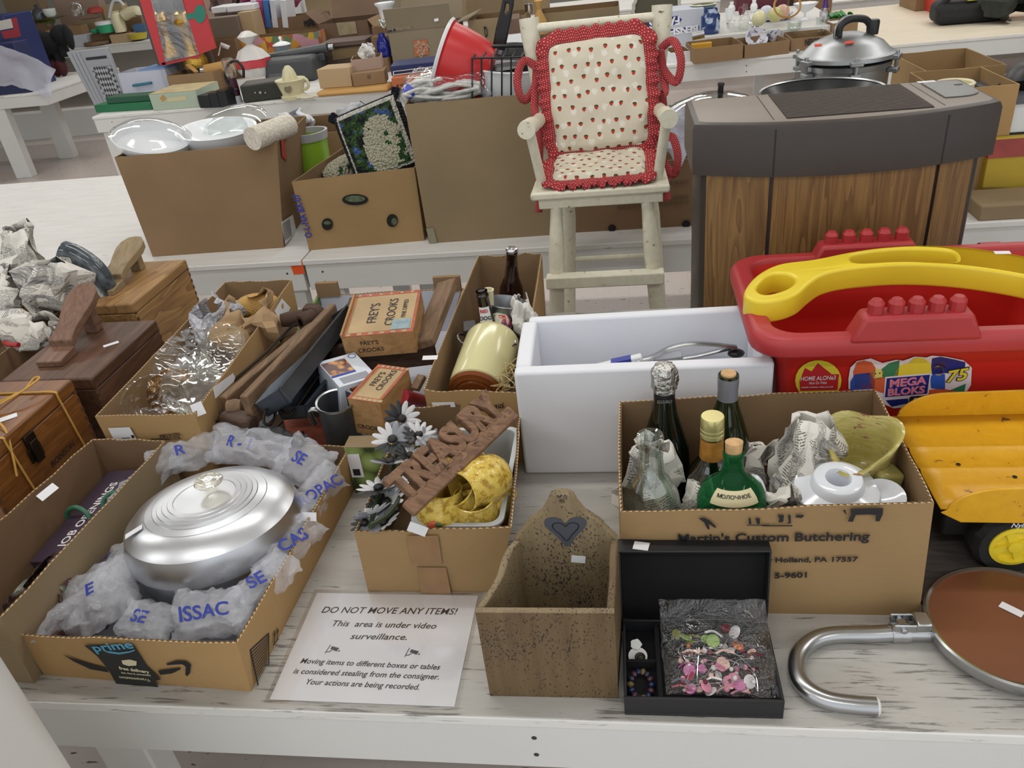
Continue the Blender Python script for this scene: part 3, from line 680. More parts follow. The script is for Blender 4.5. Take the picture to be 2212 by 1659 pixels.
q = G(1985, 1343, tz+.022); b = MB(ALU); b.cb((q.x-.018, q.y-.009, q.z-.004), (.034, .004, .014)); b.cb((q.x-.018, q.y+.012, q.z-.004), (.034, .004, .014)); b.cb((q.x+.004, q.y, q.z), (.02, .026, .014)); b.build('hinge_bracket', t, .002)
b = MB(ALU, at((q.x-.022, q.y-.013, q.z-.006), -PI/2, 0, 0)); b.lathe([(.004, -.002), (.004, .030)], 12, cap0=True, cap1=True); b.cb((0, .008, .014), (.012, .024, .012)); b.build('hinge_pin', t, .001)
b = MB(P('white_cap', 'dcdcda', .4), at(G(1896, 1526, tz), 0, PI/2, -.05)); b.lathe([(0, .003), (.010, .002), (.0118, 0), (.0118, -.002)], 16); b.build('end_cap', t)
# ------------------------------------------------------------------ box of mugs and daisies
B_, U_ = corners((795, 1277), (1037, 1279), (765, 1150), (1105, 1140), (1125, 868), (880, 880))
for q in (B_[2], B_[1]): q.x += .028
t = box_thing('cardboard box taped at the front holding yellow mugs and metal daisies', B_, U_, out=CARDL, ins=CARDI, seed=5, wav=.003)
F0, F1 = (B_[0]+B_[1])/2, (U_[0]+U_[1])/2; FN = (B_[1]-B_[0]).cross(F1-F0).normalized()
TAPE = P('brown_tape', '8f6c45', .25, nz=(30, .12))
for pts in ([(880, 1152), (948, 1152), (957, 1212), (890, 1214)], [(902, 1220), (965, 1221), (976, 1279), (912, 1279)]):
    b = MB(TAPE); b.poly([PL(x, y, F0, FN)+FN*.0055 for x, y in pts]); b.build('tape_strip', t)
sticker(t, frame(PL(904, 1137, F0, FN)+FN*.006, (.9, 0, -.45), (.4, 0, .9)), .030, .020)
# grey tub with the mugs
TUB = P('grey_tub', 'b6b9bb', .35); z0 = T+.012
def tub(par, mat, x0, x1, y0, y1, z0, z1, r=.02, tp=.012, rim=.006, th=.0025, name='tub_body'):
    b = MB(mat); lv = [(tp, z0, 0), (0, z1-.004, 0), (-rim, z1-.004, 0), (-rim, z1, 0), (th, z1, 0), (th+tp, z0+th, 0)]
    rows = [[b.v((x, y, z)) for x, y in rrect(x0+d, x1-d, y0+d, y1-d, max(.004, r-d*.3), 5)] for d, z, _ in lv]; n = len(rows[0])
    b.f(rows[0][::-1]); b.f(rows[-1])
    for A, B in zip(rows, rows[1:]):
        for k in range(n): b.f([A[k], A[(k+1) % n], B[(k+1) % n], B[k]])
    return b.build(name, par, ang=35)
t = tag(tub(None, TUB, -.352, -.212, .935, 1.20, z0, .889, name='plastic_tub'), 'pale grey plastic tub of yellow mugs inside the taped cardboard box', 'tub')
MUGY = NT('mug_glaze'); MUGY.p(Base_Color=MUGY.ramp(MUGY.noise(MUGY.co(), 90, 3, .6), [(.36, 'a98636'), (.5, 'd9bb56'), (.7, 'e2ca70')]), Roughness=.14); MUGY.bump(MUGY.noise(MUGY.co(), 70, 3), .5, .004)
MUGI = P('mug_inside', 'b08f3e', .15); TOM = P('tomato_red', 'c65a3c', .2, nz=(80, .2)); LEAF = P('leaf_green', '3a5a2a', .4)
def axr(ax, spin): return V((0, 0, 1)).rotation_difference(V(ax).normalized()).to_matrix().to_4x4() @ M.Rotation(spin, 4, 'Z')
def axh(ax, hd): return axr(ax, max((i*.1 for i in range(63)), key=lambda s_: (axr(ax, s_) @ V((1, 0, 0))).dot(V(hd))))
def mug(label, c, R):
    t = thing('yellow_mug', label, 'mug', c, 0, 'yellow mugs in the grey tub'); k = M.Translation(V(c)) @ R
    b = MB(MUGY.m, k).lathe([(0, -.042), (.028, -.042), (.036, -.032), (.041, -.008), (.040, .012), (.033, .034), (.034, .044), (.0315, .0445)], 28); b.mat(MUGI).lathe([(.0315, .0445), (.030, .034), (.036, .01), (.034, -.03), (0, -.036)], 28)
    b.build('mug_body', t, ang=60)
    MB(MUGY.m, k).tube(spline([(.034, 0, .026), (.054, 0, .026), (.064, 0, .006), (.056, 0, -.018), (.038, 0, -.022)], 5), .0055, 9).build('handle', t)
    b = MB(TOM, k @ at((-.018, -.0355, -.004), PI/2, 0, -.45)); b.ball((0, 0, .0), (.0125, .0105, .004), 14, 8); b.mat(LEAF).ball((.007, .006, .003), (.007, .004, .002), 8, 6); b.build('tomato_decoration', t)
    return t
mug('yellow mug tipped over with its mouth facing the front, uppermost in the tub', G(1042, 1040, .925), axh((-.55, -.70, .12), (.1, -.3, -.9)))
mug('yellow mug with a red tomato leaning at the front left of the tub', G(951, 1112, .888)+V((0, .010, 0)), axh((.12, .12, 1), (.9, .4, 0)))
mug('yellow mug with its open mouth showing between the two tomato mugs', G(1006, 1088, .885), axh((-.25, -.3, .9), (.2, 1, 0)))
mug('yellow mug showing only its rim above the front edge of the taped box', G(1024, 1138, .866)+V((0, .022, .004)), axh((.05, -.12, 1), (-.2, 1, 0)))
mug('yellow mug lying deep at the back of the tub behind the carved sign', G(1000, 1030, .865), rotm(.3, .2, 1.9))
mug('yellow mug under the tipped one with a green leaf on its side', G(1052, 1095, .865), rotm(1.3, .4, 2.6))
# carved wooden sign
WS = wood('carved_oak', '5a3d2b', '8f6d52', 9, 'X', .6, 10, .6)
p0, p1 = G(899, 1112, .945), G(1117, 905, .975); X = (p1-p0); L = X.length; q = G(835, 1040, .985)-p0; m = frame(p0, X, q); H = (q-q.project(X)).length
t = thing('carved_wooden_sign', 'carved wooden cut-out sign of pierced letters lying across the taped box', 'sign', p0)
b = MB(WS, m @ at((L/2, .013, 0))); b.box(-L/2-.004, L/2+.004, -.013, .013, -.007, .007); b.build('base_rail', t, .003)
b = MB(WS); text_fit(b, 'TREASURY', m @ M.Translation((L/2, .024+(H-.028)/2, 0)), (H-.022)*1.40, L*.99, .0065, bold=.0024, bev=.0015, space=.95); b.build('carved_letters', t, ang=50)
for x in (.35, .62):
    b = MB(P('nail_steel', '77726b', .3, 1), m @ at((L*x, .018, .007), .3, .3, 0)); b.lathe([(.0009, -.004), (.0009, .008), (.002, .008), (0, .009)], 8); b.build('nail', t)
# metal daisies
PET = [P('petal_white', 'c9c9cc', .35), P('petal_black', '24262a', .4), P('petal_grey', '8a8d94', .35)]; STEM = P('stem_green', '2c3a1f', .5); DK = P('daisy_centre', '121315', .5)
t = thing('metal_daisy_wreath', 'black, grey and white metal daisies on green stems in the taped box', 'flower wreath', (-.41, 1.05, .85))
rnd = random.Random(2); fl = [((868, 905), .955, .034), ((848, 950), .945, .036), ((842, 1000), .935, .034), ((905, 940), .945, .030), ((818, 1055), .920, .036), ((805, 1110), .905, .034), ((835, 1085), .905, .036), ((860, 1040), .925, .028), ((830, 1130), .893, .030), ((790, 1130), .888, .026), ((885, 985), .93, .028), ((930, 955), .93, .03)]
for i, (p, z, r) in enumerate(fl):
    c = G(*p, z); m = at(c, rnd.uniform(-.3, .75), rnd.uniform(-.6, .5), rnd.uniform(0, 6)); b = MB(PET[i % 3])
    for k in range(13):
        b.mat(PET[(i+(k//4)) % 3]).at(m @ at((0, 0, 0), 0, 0, k*2*PI/13) @ at((r*.62, 0, .002), 0, -.25, 0)).ball((0, 0, 0), (r*.42, r*.155, .0012), 10, 6)
    b.mat(DK).at(m).ball((0, 0, .003), (r*.24, r*.24, .005), 12, 8); b.build('daisy', t)
b = MB(STEM)
for a in (((800, 1140), (815, 1080), (850, 1010), (862, 940), (880, 905)), ((880, 1000), (870, 1060), (840, 1110), (800, 1135)), ((925, 1025), (880, 1040), (850, 1050)), ((860, 930), (850, 990), (845, 1040))):
    b.tube(spline([G(*p, .90+.01*i) for i, p in enumerate(a)], 5), .004, 8)
b.build('stems', t)
# green picture carton standing behind
ART = NT('artichoke_print'); ART.p(Base_Color=ART.ramp(ART.n('TexVoronoi', {'feature': 'F1'}, Vector=ART.co(), Scale=26.).outputs['Distance'], [(.05, 'a8b878'), (.45, '7b8f4a'), (.7, '31401f')]), Roughness=.5)
t = thing('produce_carton', 'small carton printed with green leaves standing between the two front boxes', 'carton', (-.50, 1.2, T))
b = MB(ART.m).box(-.545, -.455, 1.175, 1.215, T, .868); b.mat(CARDG).box(-.546, -.454, 1.176, 1.214, .868, .870); b.build('carton_body', t)
b = MB(STICK).box(-.543, -.518, 1.1735, 1.1748, .80, .855); b.mat(INK).box(-.538, -.524, 1.1728, 1.1735, .805, .82); b.build('white_label', t)
# ------------------------------------------------------------------ delivery box with the roaster
B_, U_ = corners((95, 1458), (543, 1494), (40, 1372), (512, 1390), (757, 965), (385, 955))
t = box_thing('wide open brown delivery box with black tape in front, holding the aluminium roaster', B_, U_, out=CARDY, ins=CARDD, seed=8)
A, B = B_[0], B_[1]; FN = V((B.y-A.y, -(B.x-A.x), 0)).normalized()
def onA(x, y): return PW(x, y, A, B)
BT = P('black_tape', '1b1e22', .3)
b = MB(BT); b.poly([onA(x, y)+FN*.0052 for x, y in ((186, 1388), (293, 1388), (322, 1433), (352, 1462), (338, 1464), (348, 1482), (259, 1477), (238, 1440), (215, 1412))]); b.build('tape_strip', t)
b = MB(P('print_blue', '5aa3c4', .5)); k0 = onA(235, 1397)
wall_line(b, onA, FN, 'prime', 206, 1394, 290, 1386, .022, bold=.0004); b.mat(P('print_blue', '5aa3c4', .5))
b.poly([onA(x, y)+FN*.0057 for x, y in ((226, 1398), (262, 1403), (285, 1400), (296, 1396), (296, 1399), (285, 1403), (262, 1407), (240, 1404))])
b.mat(CREAM); wall_line(b, onA, FN, 'free delivery', 262, 1436, 327, 1445, .0098, bold=.0002); wall_line(b, onA, FN, 'fast, free & convenient', 267, 1446, 330, 1452, .005); b.mat(CREAM); wall_line(b, onA, FN, 'Transmission', 329, 1462, 263, 1456, .008)
b.poly([onA(x, y)+FN*.0057 for x, y in ((267, 1420), (285, 1418), (300, 1422), (299, 1431), (282, 1432), (270, 1428))])
b.build('tape_lettering', t)
b = MB(INK); b.poly([onA(x, y)+FN*.0050 for x, y in ((140, 1408), (160, 1416), (195, 1427), (233, 1438), (236, 1440), (240, 1447), (200, 1440), (165, 1424))])
b.build('printed_arrow', t); b = MB(INK); b.poly([onA(x, y)+FN*.0050 for x, y in ((345, 1443), (380, 1438), (393, 1436), (394, 1440), (375, 1449), (350, 1452))]); b.build('printed_arrow', t); b = MB(INK); b.poly([onA(x, y)+FN*.0050 for x, y in ((362, 1428), (385, 1421), (405, 1422), (416, 1430), (414, 1448), (408, 1455), (404, 1452), (405, 1434), (397, 1429), (380, 1430), (366, 1431))])
b.build('printed_arrow', t)
RN0, RN1 = B_[1], B_[2]; RN = V((RN1.y-RN0.y, -(RN1.x-RN0.x), 0)).normalized()
b = MB(INK)
def onR(x, y): return PL(x, y, RN0, RN)
for i in range(11):
    t0 = .06+i*.085; a0, a1 = V((533+t0*16, 1405+t0*73, 0)), V((573, 1369+t0*67, 0)); a1.x = 573-4*t0
    b.poly([onR(a0.x, a0.y)+RN*.006, onR(a1.x, a1.y)+RN*.006, onR(a1.x-.1, a1.y+2.6)+RN*.006, onR(a0.x+.2, a0.y+2.8)+RN*.006])
for pts in ([(531, 1403), (573, 1366), (573.5, 1369), (532, 1407)], [(531, 1403), (534, 1402), (551, 1479), (548, 1481)], [(571.5, 1369), (574, 1368), (574, 1436), (571.5, 1438)],
            [(582, 1392), (594, 1378), (594.5, 1380.5), (582.3, 1394.5)], [(584.6, 1372), (586.6, 1370), (586, 1388), (584.4, 1390)], [(583, 1375), (585.7, 1361), (588, 1369)], [(591, 1366), (593, 1364), (592, 1381), (590.5, 1383)], [(589.5, 1369), (592, 1355), (595, 1363)]): b.poly([onR(x, y)+RN*.006 for x, y in pts])
b.build('barcode', t)
sticker(t, frame(G(666, 1116, .862), (1, -.05, 0), (0, .5, .85)), .030, .015)
# roaster
ALP = NT('brushed_aluminium'); co = ALP.co(scale=(1, 1, 1)); ALP.p(Base_Color='d2d5da', Metallic=1, Roughness=ALP.ramp(ALP.noise(co, 12, 4), [(.3, (.26,)*3), (.7, (.40,)*3)])); ALP.bump(ALP.noise(co, 5, 3), .08, .01)
rc = V((-.705, .955, .775)); rk = at(rc, 0, 0, .42, (1.0, .86, 1.06))
t = thing('aluminium_roaster', 'large oval aluminium roaster with a domed lid in the delivery box', 'roaster', rc)
MB(ALP.m, rk).lathe([(0, 0), (.105, 0), (.128, .012), (.140, .04), (.143, .075), (.141, .076)], 72).build('roaster_body', t, ang=60)
MB(ALP.m, rk).lathe([(.147, .070), (.1475, .080), (.146, .096), (.139, .116), (.124, .130), (.106, .137), (.100, .1385), (.099, .1398), (.086, .1425), (.085, .1440), (.078, .1450), (.077, .1464), (.069, .1472), (.068, .1484), (.060, .1490), (.059, .1500), (.051, .1503), (.050, .1490), (.030, .1490), (0, .1495)], 72).build('roaster_lid', t, ang=25)
b = MB(clear('glass_knob', (.98, .96, .88), .22, .03), M.Translation(V((rk @ V((.012, .012, .149)))))); b.lathe([(.012, 0), (.010, .008), (.012, .014), (.022, .017), (.024, .020), (.022, .023), (.018, .0225), (.016, .0245), (.012, .024), (.010, .0255), (.005, .025), (0, .026)], 30); b.build('lid_knob', t)
sticker(t, at(rk @ V((-.114, -.030, .1345)), -.1, -.30, .55), .030, .014)
FP = NT('air_pillow_film'); nzv = FP.noise(FP.co(), 30, 4, .6, .8)
st = FP.n('Clamp', Value=FP.math('MULTIPLY', FP.math('SUBTRACT', FP.noise(FP.co(scale=(1, 1, 1)), 70, 2, .5, 2), .72), 30.)).outputs[0]
FP.p(Base_Color=FP.mix(FP.math('MULTIPLY', st, .8), 'eef1fa', '2b3a94'), Roughness=.12, Alpha=FP.math('MULTIPLY_ADD', st, .45, .27), **{'Specular_IOR_Level': .9}); FP.bump(nzv, .45, .010)
PIL = [((318, 1035), .85, (.045, .18, .04), (0, -.7, -.35), 'along the left side of the roaster'), ((215, 1290), .83, (.12, .11, .05), (.3, -.2, .5), 'at the front left of the roaster'), ((320, 1340), .815, (.10, .06, .035), (.5, 0, -.2), 'below the front of the roaster'),
       ((455, 1325), .835, (.12, .075, .05), (.7, 0, .2), 'in front of the roaster with large blue letters'), ((560, 1270), .845, (.06, .13, .04), (.2, .3, -.5), 'at the front right corner of the delivery box'), ((665, 1090), .845, (.06, .20, .05), (0, .6, -.25), 'along the right side of the roaster'), ((540, 965), .885, (.18, .07, .05), (.7, 0, -.3), 'heaped behind the roaster'), ((160, 1320), .82, (.06, .16, .03), (0, -1.0, -.3), 'against the left wall of the delivery box')]
PIL += [((395, 985), .87, (.14, .06, .045), (.6, 0, .5), 'at the back left of the roaster'), ((655, 1000), .86, (.10, .09, .04), (.5, .3, -.4), 'in the back right corner of the delivery box'), ((250, 1230), .83, (.05, .13, .045), (0, -.7, -.25), 'left of the front of the roaster'), ((625, 1185), .845, (.05, .15, .045), (0, .6, -.3), 'beside the roaster under the price sticker')]
for i, (p, z, sz, e, w_) in enumerate(PIL):
    c = G(*p, z); R = rotm(*e); o = film_sheet(c, sz, R, i+2, FP.m, 'air_pillow', 'clear crumpled air pillow film '+w_, 'air pillow', 22, .07, 'air pillows round the roaster')
    txt = ('ACR', 'E', 'SE', 'ISSAC', 'SE', 'EUROPAC', 'R - 1', 'I', 'R', 'SE', 'AC', 'CAS')[i]
    b = MB(INKB); b.text(txt, M.Translation(c) @ R @ at((0, 0, sz[2]*.56+.002), 0, 0, 1.3 if sz[1] > sz[0] else 0), .030, .0002, bold=.0006); b.crumple(.003, 20, i); b.build('lettering', o)
MESH = P('dark_mesh', '55585e', .6); b = MB(MESH).box(-.90, -.60, .74, 1.15, T+.005, T+.010); tag(b.build('mesh_sheet', None), 'dark mesh sheet lying under the air pillows in the delivery box', 'mesh sheet')
# ------------------------------------------------------------------ narrow carton at the far left front
FR = V((-.930, .714, T)); zt = .905; BRt = G(357, 952, zt); BLt = G(200, 949, zt); d = BLt-BRt
BRb = V((BRt.x, BRt.y, T)); B_ = [FR+d, FR, BRb, BRb+d]; U_ = [V((p.x, p.y, zt)) for p in (FR+d+V((-.01, 0, 0)), FR+V((.012, 0, 0)), BRt, BLt)]
t = box_thing('narrow open cardboard box left of the roaster box, holding a job book', B_, U_, out=CARDG, ins=CARDD, seed=9)
sticker(t, frame(V((-1.035, 1.0, zt+.004)), (.5, 1, .2), (-1, .4, .6)), .034, .016, '')
bk = at(tuple(G(212, 1118, .835)), .10, -.15, -.12)
t = thing('book', 'dark purple book with white title standing in the narrow box at the lower left', 'book', bk.to_translation())
b = MB(P('book_cover', '3a2b3c', .5), bk).box(-.055, .055, -.115, .115, -.012, .012); b.mat(STICK).box(-.053, .056, -.113, .113, -.010, .010)
b.build('cover', t); b = MB(P('title_white', 'e2dde0', .5)); b.text('JOB OPENINGS', bk @ at((-.012, 0, .0125), 0, 0, PI/2), .024, .0002, bold=.0003); b.text('NEW CANDIDATES', bk @ at((.018, 0, .0125), 0, 0, PI/2), .013, .0002); b.build('title', t)
GC = P('looped_cable', '33664f', .4)
b = MB(GC).tube(spline([G(*p, z) for p, z in (((178, 1150), .81), ((150, 1125), .83), ((146, 1105), .85), ((165, 1096), .86), ((190, 1112), .85), ((205, 1150), .82), ((222, 1110), .84), ((225, 1080), .86), ((245, 1064), .87), ((258, 1080), .86), ((250, 1120), .83), ((215, 1180), .81), ((150, 1230), .80), ((95, 1235), .80), ((100, 1250), .79))], 6), .0045, 10)
tag(b.build('green_hose', None), 'looped green cord lying over the book in the narrow box', 'cord')
FLOW = NT('dark_floral'); FLOW.p(Base_Color=FLOW.ramp(FLOW.noise(FLOW.co(), 35, 4, .6, 1), [(.35, '1c1616'), (.5, '4a2a28'), (.6, '6d7468'), (.7, 'b8b3a4')]), Roughness=.9)
crumpled('dark flowered cloth at the front of the narrow box', (-.955, .85, .80), (.12, .20, .09), rotm(.1, 0, .35), 21, FLOW.m, 'flowered_cloth', 'cloth')
# ------------------------------------------------------------------ shoe shine boxes
def shoebox(label, x0, x1, y0, y1, h, ws, wd, foot_x, foot_y0, latch=False, lidh=.03, post=.05):
    t = thing('shoe_shine_box', label, 'shoe shine box', ((x0+x1)/2, (y0+y1)/2, T), 0, 'wooden shoe shine boxes')
    MB(ws).box(x0, x1, y0, y1, T, T+h-lidh).build('box_body', t, .003)
    MB(ws).box(x0-.0015, x1+.0015, y0-.0015, y1+.0015, T+h-lidh+.001, T+h).build('lid', t, .005)
    b = MB(P('dark_joint', '54371f', .7))
    n = 9
    for i in range(n):
        z = T+.008+i*(h-.02)/n; b.box(x1-.003, x1+.0003, y0+.0002, y0+.008, z, z+(h-.02)/n*.5); b.box(x1-.003, x1+.0003, y1-.008, y1-.0002, z, z+(h-.02)/n*.5)
    b.build('finger_joints', t)
    zz = T+h; L = .205; fx = foot_x; k = at((fx, foot_y0, zz))
    sole = [(-.030, .058), (-.026, .085), (-.026, .105), (-.034, .14), (-.038, .17), (-.034, .195), (-.020, .212), (0, .216), (.020, .212), (.034, .195), (.038, .17), (.034, .14), (.026, .105), (.026, .085), (.030, .058)]
    zf = lambda y: .012+post*max(0, (y-.05))/.16
    b = MB(wd, k); b.hexa([(x, y, zf(y)) for x, y in sole], [(x, y, zf(y)+.022) for x, y in sole]); b.build('foot_sole', t, .003)
    b = MB(wd, k); b.hexa([(-.031, 0, 0), (.031, 0, 0), (.030, .060, .0), (-.030, .060, .0)], [(-.031, 0, .014), (.031, 0, .014), (.030, .060, .022), (-.030, .060, .022)]); b.build('foot_heel', t, .002)
    MB(wd, k).box(-.016, .016, .165, .190, 0, zf(.17)+.004).build('foot_post', t, .002)
    return t
WAL = wood('walnut', '3a2417', '6b4a36', 7, 'Y', .5, 9, .4); OAK = wood('pine_grain', '7a5630', 'a98452', 6, 'Y', .55, 7, .7); RON = wood('oiled_beech', '5a3416', '8f5c2c', 9, 'Y', .35, 10, .35); WALL_ = wood('walnut_light', '5b3d2c', '856451', 7, 'Y', .5, 10, .4); OAKT = wood('oak_worn', '7d6a4d', 'a08c6a', 7, 'Y', .6, 9, .5)
t = shoebox('small orange-brown wooden shoe shine box tied with yellow string, nearest of the three', -1.345, -1.15, 1.005, 1.29, .215, RON, WALL_, -1.315, 1.03)
sticker(t, at((-1.19, 1.145, T+.2155), 0, 0, .7), .034, .018)
FX = frame((-1.1485, 1.13, T+.10), (0, 1, 0), (0, 0, 1))
b = MB(INK); b.text('RONSON', FX @ at((.055, .0, .0005)), .018, .0002, shear=.1); b.text('Shine Magnetic', FX @ at((.085, -.028, .0005)), .018, .0002, shear=.3); b.build('stamped_lettering', t)
b = MB(P('rusty_steel', '2e2218', .45, .7, nz=(60, .4))); b.at(FX); b.box(-.022, .014, .032, .062, 0, .004); b.box(-.018, .010, .062, .090, 0, .006); b.box(-.014, .006, .028, .075, .004, .009); b.build('latch', t, .0015)
STR = P('yellow_string', 'c79a4a', .7)
s_ = []
for y in (1.075, 1.235):
    s_.append([(-1.345, y, T+.2165), (-1.22, y, T+.2175), (-1.152, y, T+.217), (-1.1465, y, T+.20), (-1.1465, y+.008, T+.10), (-1.1465, y+.02, T+.004)])
s_.append([(-1.27, 1.075, T+.218), (-1.25, 1.15, T+.226), (-1.23, 1.235, T+.218)]); s_.append([(-1.25, 1.15, T+.222), (-1.20, 1.20, T+.235), (-1.185, 1.25, T+.24), (-1.205, 1.262, T+.236), (-1.205, 1.23, T+.229)]); s_.append([(-1.25, 1.15, T+.222), (-1.21, 1.13, T+.228), (-1.16, 1.10, T+.22), (-1.1455, 1.075, T+.18), (-1.144, 1.06, T+.14)])
s_.append([(-1.25, 1.15, T+.224), (-1.235, 1.19, T+.25), (-1.25, 1.225, T+.255)])
b = MB(STR)
for q in s_: b.tube(spline(q, 5), .0022, 7)
tag(b.build('yellow_string', None), 'yellow string tied in a bow round the nearest shoe shine box', 'string')
t = shoebox('dark walnut shoe shine box with a foot rest, middle of the three', -1.37, -1.15, 1.345, 1.625, .185, WAL, WALL_, -1.285, 1.40, post=.075)
sticker(t, at((-1.195, 1.50, T+.1855), 0, 0, .7), .034, .013, '')
shoebox('pale pine shoe shine box with a worn foot rest, farthest of the three', -1.43, -1.257, 1.708, 2.003, .195, OAK, OAKT, -1.37, 1.765, post=.05)
# newspaper carton behind them
B_ = rect4(-1.85, -1.462, 1.30, 1.99, T); t = box_thing('open cardboard box of newspaper-wrapped things left of the shoe shine boxes', B_, [V((p.x, p.y, .945)) for p in B_], out=CARDD, ins=CARDD, seed=12)
for i, (p, z, s_, w_) in enumerate((((45, 560), 1.06, (.09, .09, .18), 'standing tall at the upper left of the newspaper carton'), ((120, 610), 1.02, (.17, .12, .12), 'wrapped round the dark vase in the newspaper carton'), ((55, 640), .99, (.17, .14, .12), 'in the middle of the newspaper carton'), ((75, 715), .95, (.16, .12, .08), 'low beside the rim of the newspaper carton'), ((160, 640), .96, (.11, .12, .08), 'right of centre in the newspaper carton'))):
    crumpled('crumpled newspaper '+w_, G(*p, z), s_, rotm(.1*i, .3-.2*i, i), 31+i, group=None)
VG = NT('marbled_grey'); VG.p(Base_Color=VG.ramp(VG.noise(VG.co(scale=(1, 1, .6)), 14, 4, .6, 2.5), [(.3, '22282c'), (.6, '586066'), (.72, 'd8dcdc')]), Roughness=.08)
c = G(190, 600, 1.0); b = MB(VG.m)
b.tube(spline([c+V((.03, 0, -.13)), c+V((.03, 0, -.05)), c+V((.02, 0, .01)), c+V((-.015, 0, .055)), c+V((-.045, 0, .075))], 8), [.030+.012*math.sin(PI*min(1, i/34)) for i in range(33)], 22, flat=.75)
tag(b.build('curved_vase', None), 'dark grey marbled curved glass vase sticking out of the newspaper carton', 'vase')
b = MB(P('red_wire', 'a02424', .4)).tube(spline([G(*p, .96) for p in ((0, 720), (20, 690), (28, 715), (10, 740), (40, 745))], 5), .006, 8); tag(b.build('red_bent_rod', None), 'red bent rod among the newspaper in the far left box', 'rod')
# ------------------------------------------------------------------ carton of pressed glass
def cutglass(name, tint, amt, sc_, st=.9):
    if name in MATS: return MATS[name]
    t = NT(name); t.t.nodes.remove(t.b); tr = t.n('BsdfTransparent', Color=hx(tint)); gl = t.n('BsdfGlossy', Color=(1, 1, 1, 1), Roughness=.06)
    h = t.n('TexVoronoi', Vector=t.co(), Scale=sc_).outputs['Distance']; bp = t.n('Bump', Height=h, Strength=st, Distance=.02)
    lw = t.n('LayerWeight', Blend=.4, Normal=bp.outputs[0]); t.set(gl, 'Normal', bp.outputs[0])
    mx = t.n('MixShader', _0=t.math('MULTIPLY_ADD', lw.outputs['Facing'], .42, amt), _1=tr.outputs[0], _2=gl.outputs[0]); t.set(t.o, 'Surface', mx.outputs[0]); MATS[name] = t.m; return t.m
CUT = cutglass('pressed_glass', (.97, .98, .97), .05, 45, .35); AMB = cutglass('amber_glass', (.84, .64, .40), .08, 70, .5); CUTP = cutglass('ribbed_glass', (.96, .97, .96), .12, 22, .3)
zt = .945; U_ = [G(205, 900, zt), G(420, 895, zt), G(630, 605, zt), G(485, 610, zt)]; c0 = sum(U_, V())/4
B_ = [V((p.x+(c0.x-p.x)*.05, p.y+(c0.y-p.y)*.03, T)) for p in U_]
t = box_thing('long open cardboard box of pressed clear glassware with a shipping label', B_, U_, out=CARDY, ins=CARD, seed=15)
F0, F1 = (B_[0]+B_[1])/2, (U_[0]+U_[1])/2; FN = (B_[1]-B_[0]).cross(F1-F0).normalized(); A = B_[0]
def onG(x, y): return PL(x, y, F0, FN)
b = MB(STICK); b.poly([onG(x, y)+FN*.0055 for x, y in ((236, 921), (283, 919), (298, 945), (250, 948))]); b.mat(INK); 
b.poly([onG(x, y)+FN*.006 for x, y in ((286, 936), (292, 936), (294, 942), (288, 942))]); b.poly([onG(x, y)+FN*.006 for x, y in ((266, 942), (284, 941), (284, 942.5), (266, 943.5))]); b.build('shipping_label', t)
b = MB(INK); wall_line(b, onG, FN, 'MADE IN CHINA', 391, 933, 347, 938, .011); wall_line(b, onG, FN, 'BOX DIMENSIONS', 391, 941, 330, 946, .011); b.build('printed_lettering', t)
sticker(t, frame(G(428, 884, zt+.002), (.6, .3, .1), (-.2, .3, .9)), .022, .026, '')
RR0, RR1 = B_[1], B_[2]; RN = V((RR1.y-RR0.y, -(RR1.x-RR0.x), 0)).normalized()
for pts in (((587, 672), (603, 645), (622, 665), (603, 702)), ((452, 838), (497, 806), (503, 820), (458, 862))): b = MB(STICK); b.poly([PL(x, y, RR0, RN)+RN*.007 for x, y in pts]); b.build('white_patch', t)
def dish(label, p, z, prof, R, mat, n=36, wob=None, name='glass_dish', group='pressed glass dishes in the long box'):
    b = MB(mat, M.Translation(G(*p, z)) @ R).lathe(prof, n, wob=wob); return tag(b.build(name, None, ang=55), label, 'dish', group)
BOWL = [(0, 0), (.025, 0), (.04, .008), (.062, .03), (.072, .05), (.069, .05), (.058, .032), (.036, .012), (0, .006)]
dish('diamond patterned clear glass bowl lying at the front of the glassware box', (356, 884), .895, BOWL, rotm(1.0, -.2, .4), CUT, 40)
dish('amber tinted glass dish standing in the glassware box', (375, 848), .90, [(0, 0), (.03, .002), (.055, .02), (.05, .02), (.03, .008), (0, .006)], rotm(1.2, .5, .5), AMB, 30)
dish('clear starburst glass plate facing the camera in the glassware box', (420, 835), .915, [(0, 0), (.030, .001), (.031, .003), (.060, .012), (.066, .018), (.060, .016), (.03, .007), (0, .005)], rotm(.75, .1, .2), CUTP, 48, lambda a, i: 1+(.05*math.cos(24*a) if i in (3, 4, 5) else 0))
dish('large ruffled clear glass bowl at the middle of the glassware box', (408, 795), .92, [(0, -.03), (.03, -.028), (.055, -.01), (.085, .02), (.098, .04), (.094, .041), (.08, .023), (.05, -.005), (0, -.02)], rotm(.35, -.35, .2) @ M.Diagonal((.88, .88, .88, 1)), CUT, 60, lambda a, i: 1+.09*math.cos(10*a)*(i/8 if i < 5 else (8-i)/8))
dish('clear glass relish dish against the right wall of the glassware box', (470, 785), .91, [(0, 0), (.03, 0), (.055, .02), (.06, .04), (.056, .04), (.05, .02), (0, .008)], rotm(.3, .5, .1) @ M.Diagonal((.8, 1.5, 1, 1)), CUT, 36)
BW = NT('bubble_wrap'); BW.p(Base_Color='d4d6de', Roughness=.25, Alpha=.62, **{'Specular_IOR_Level': .8}); BW.bump(BW.n('TexVoronoi', Vector=BW.co(), Scale=110.).outputs['Distance'], .8, .006)
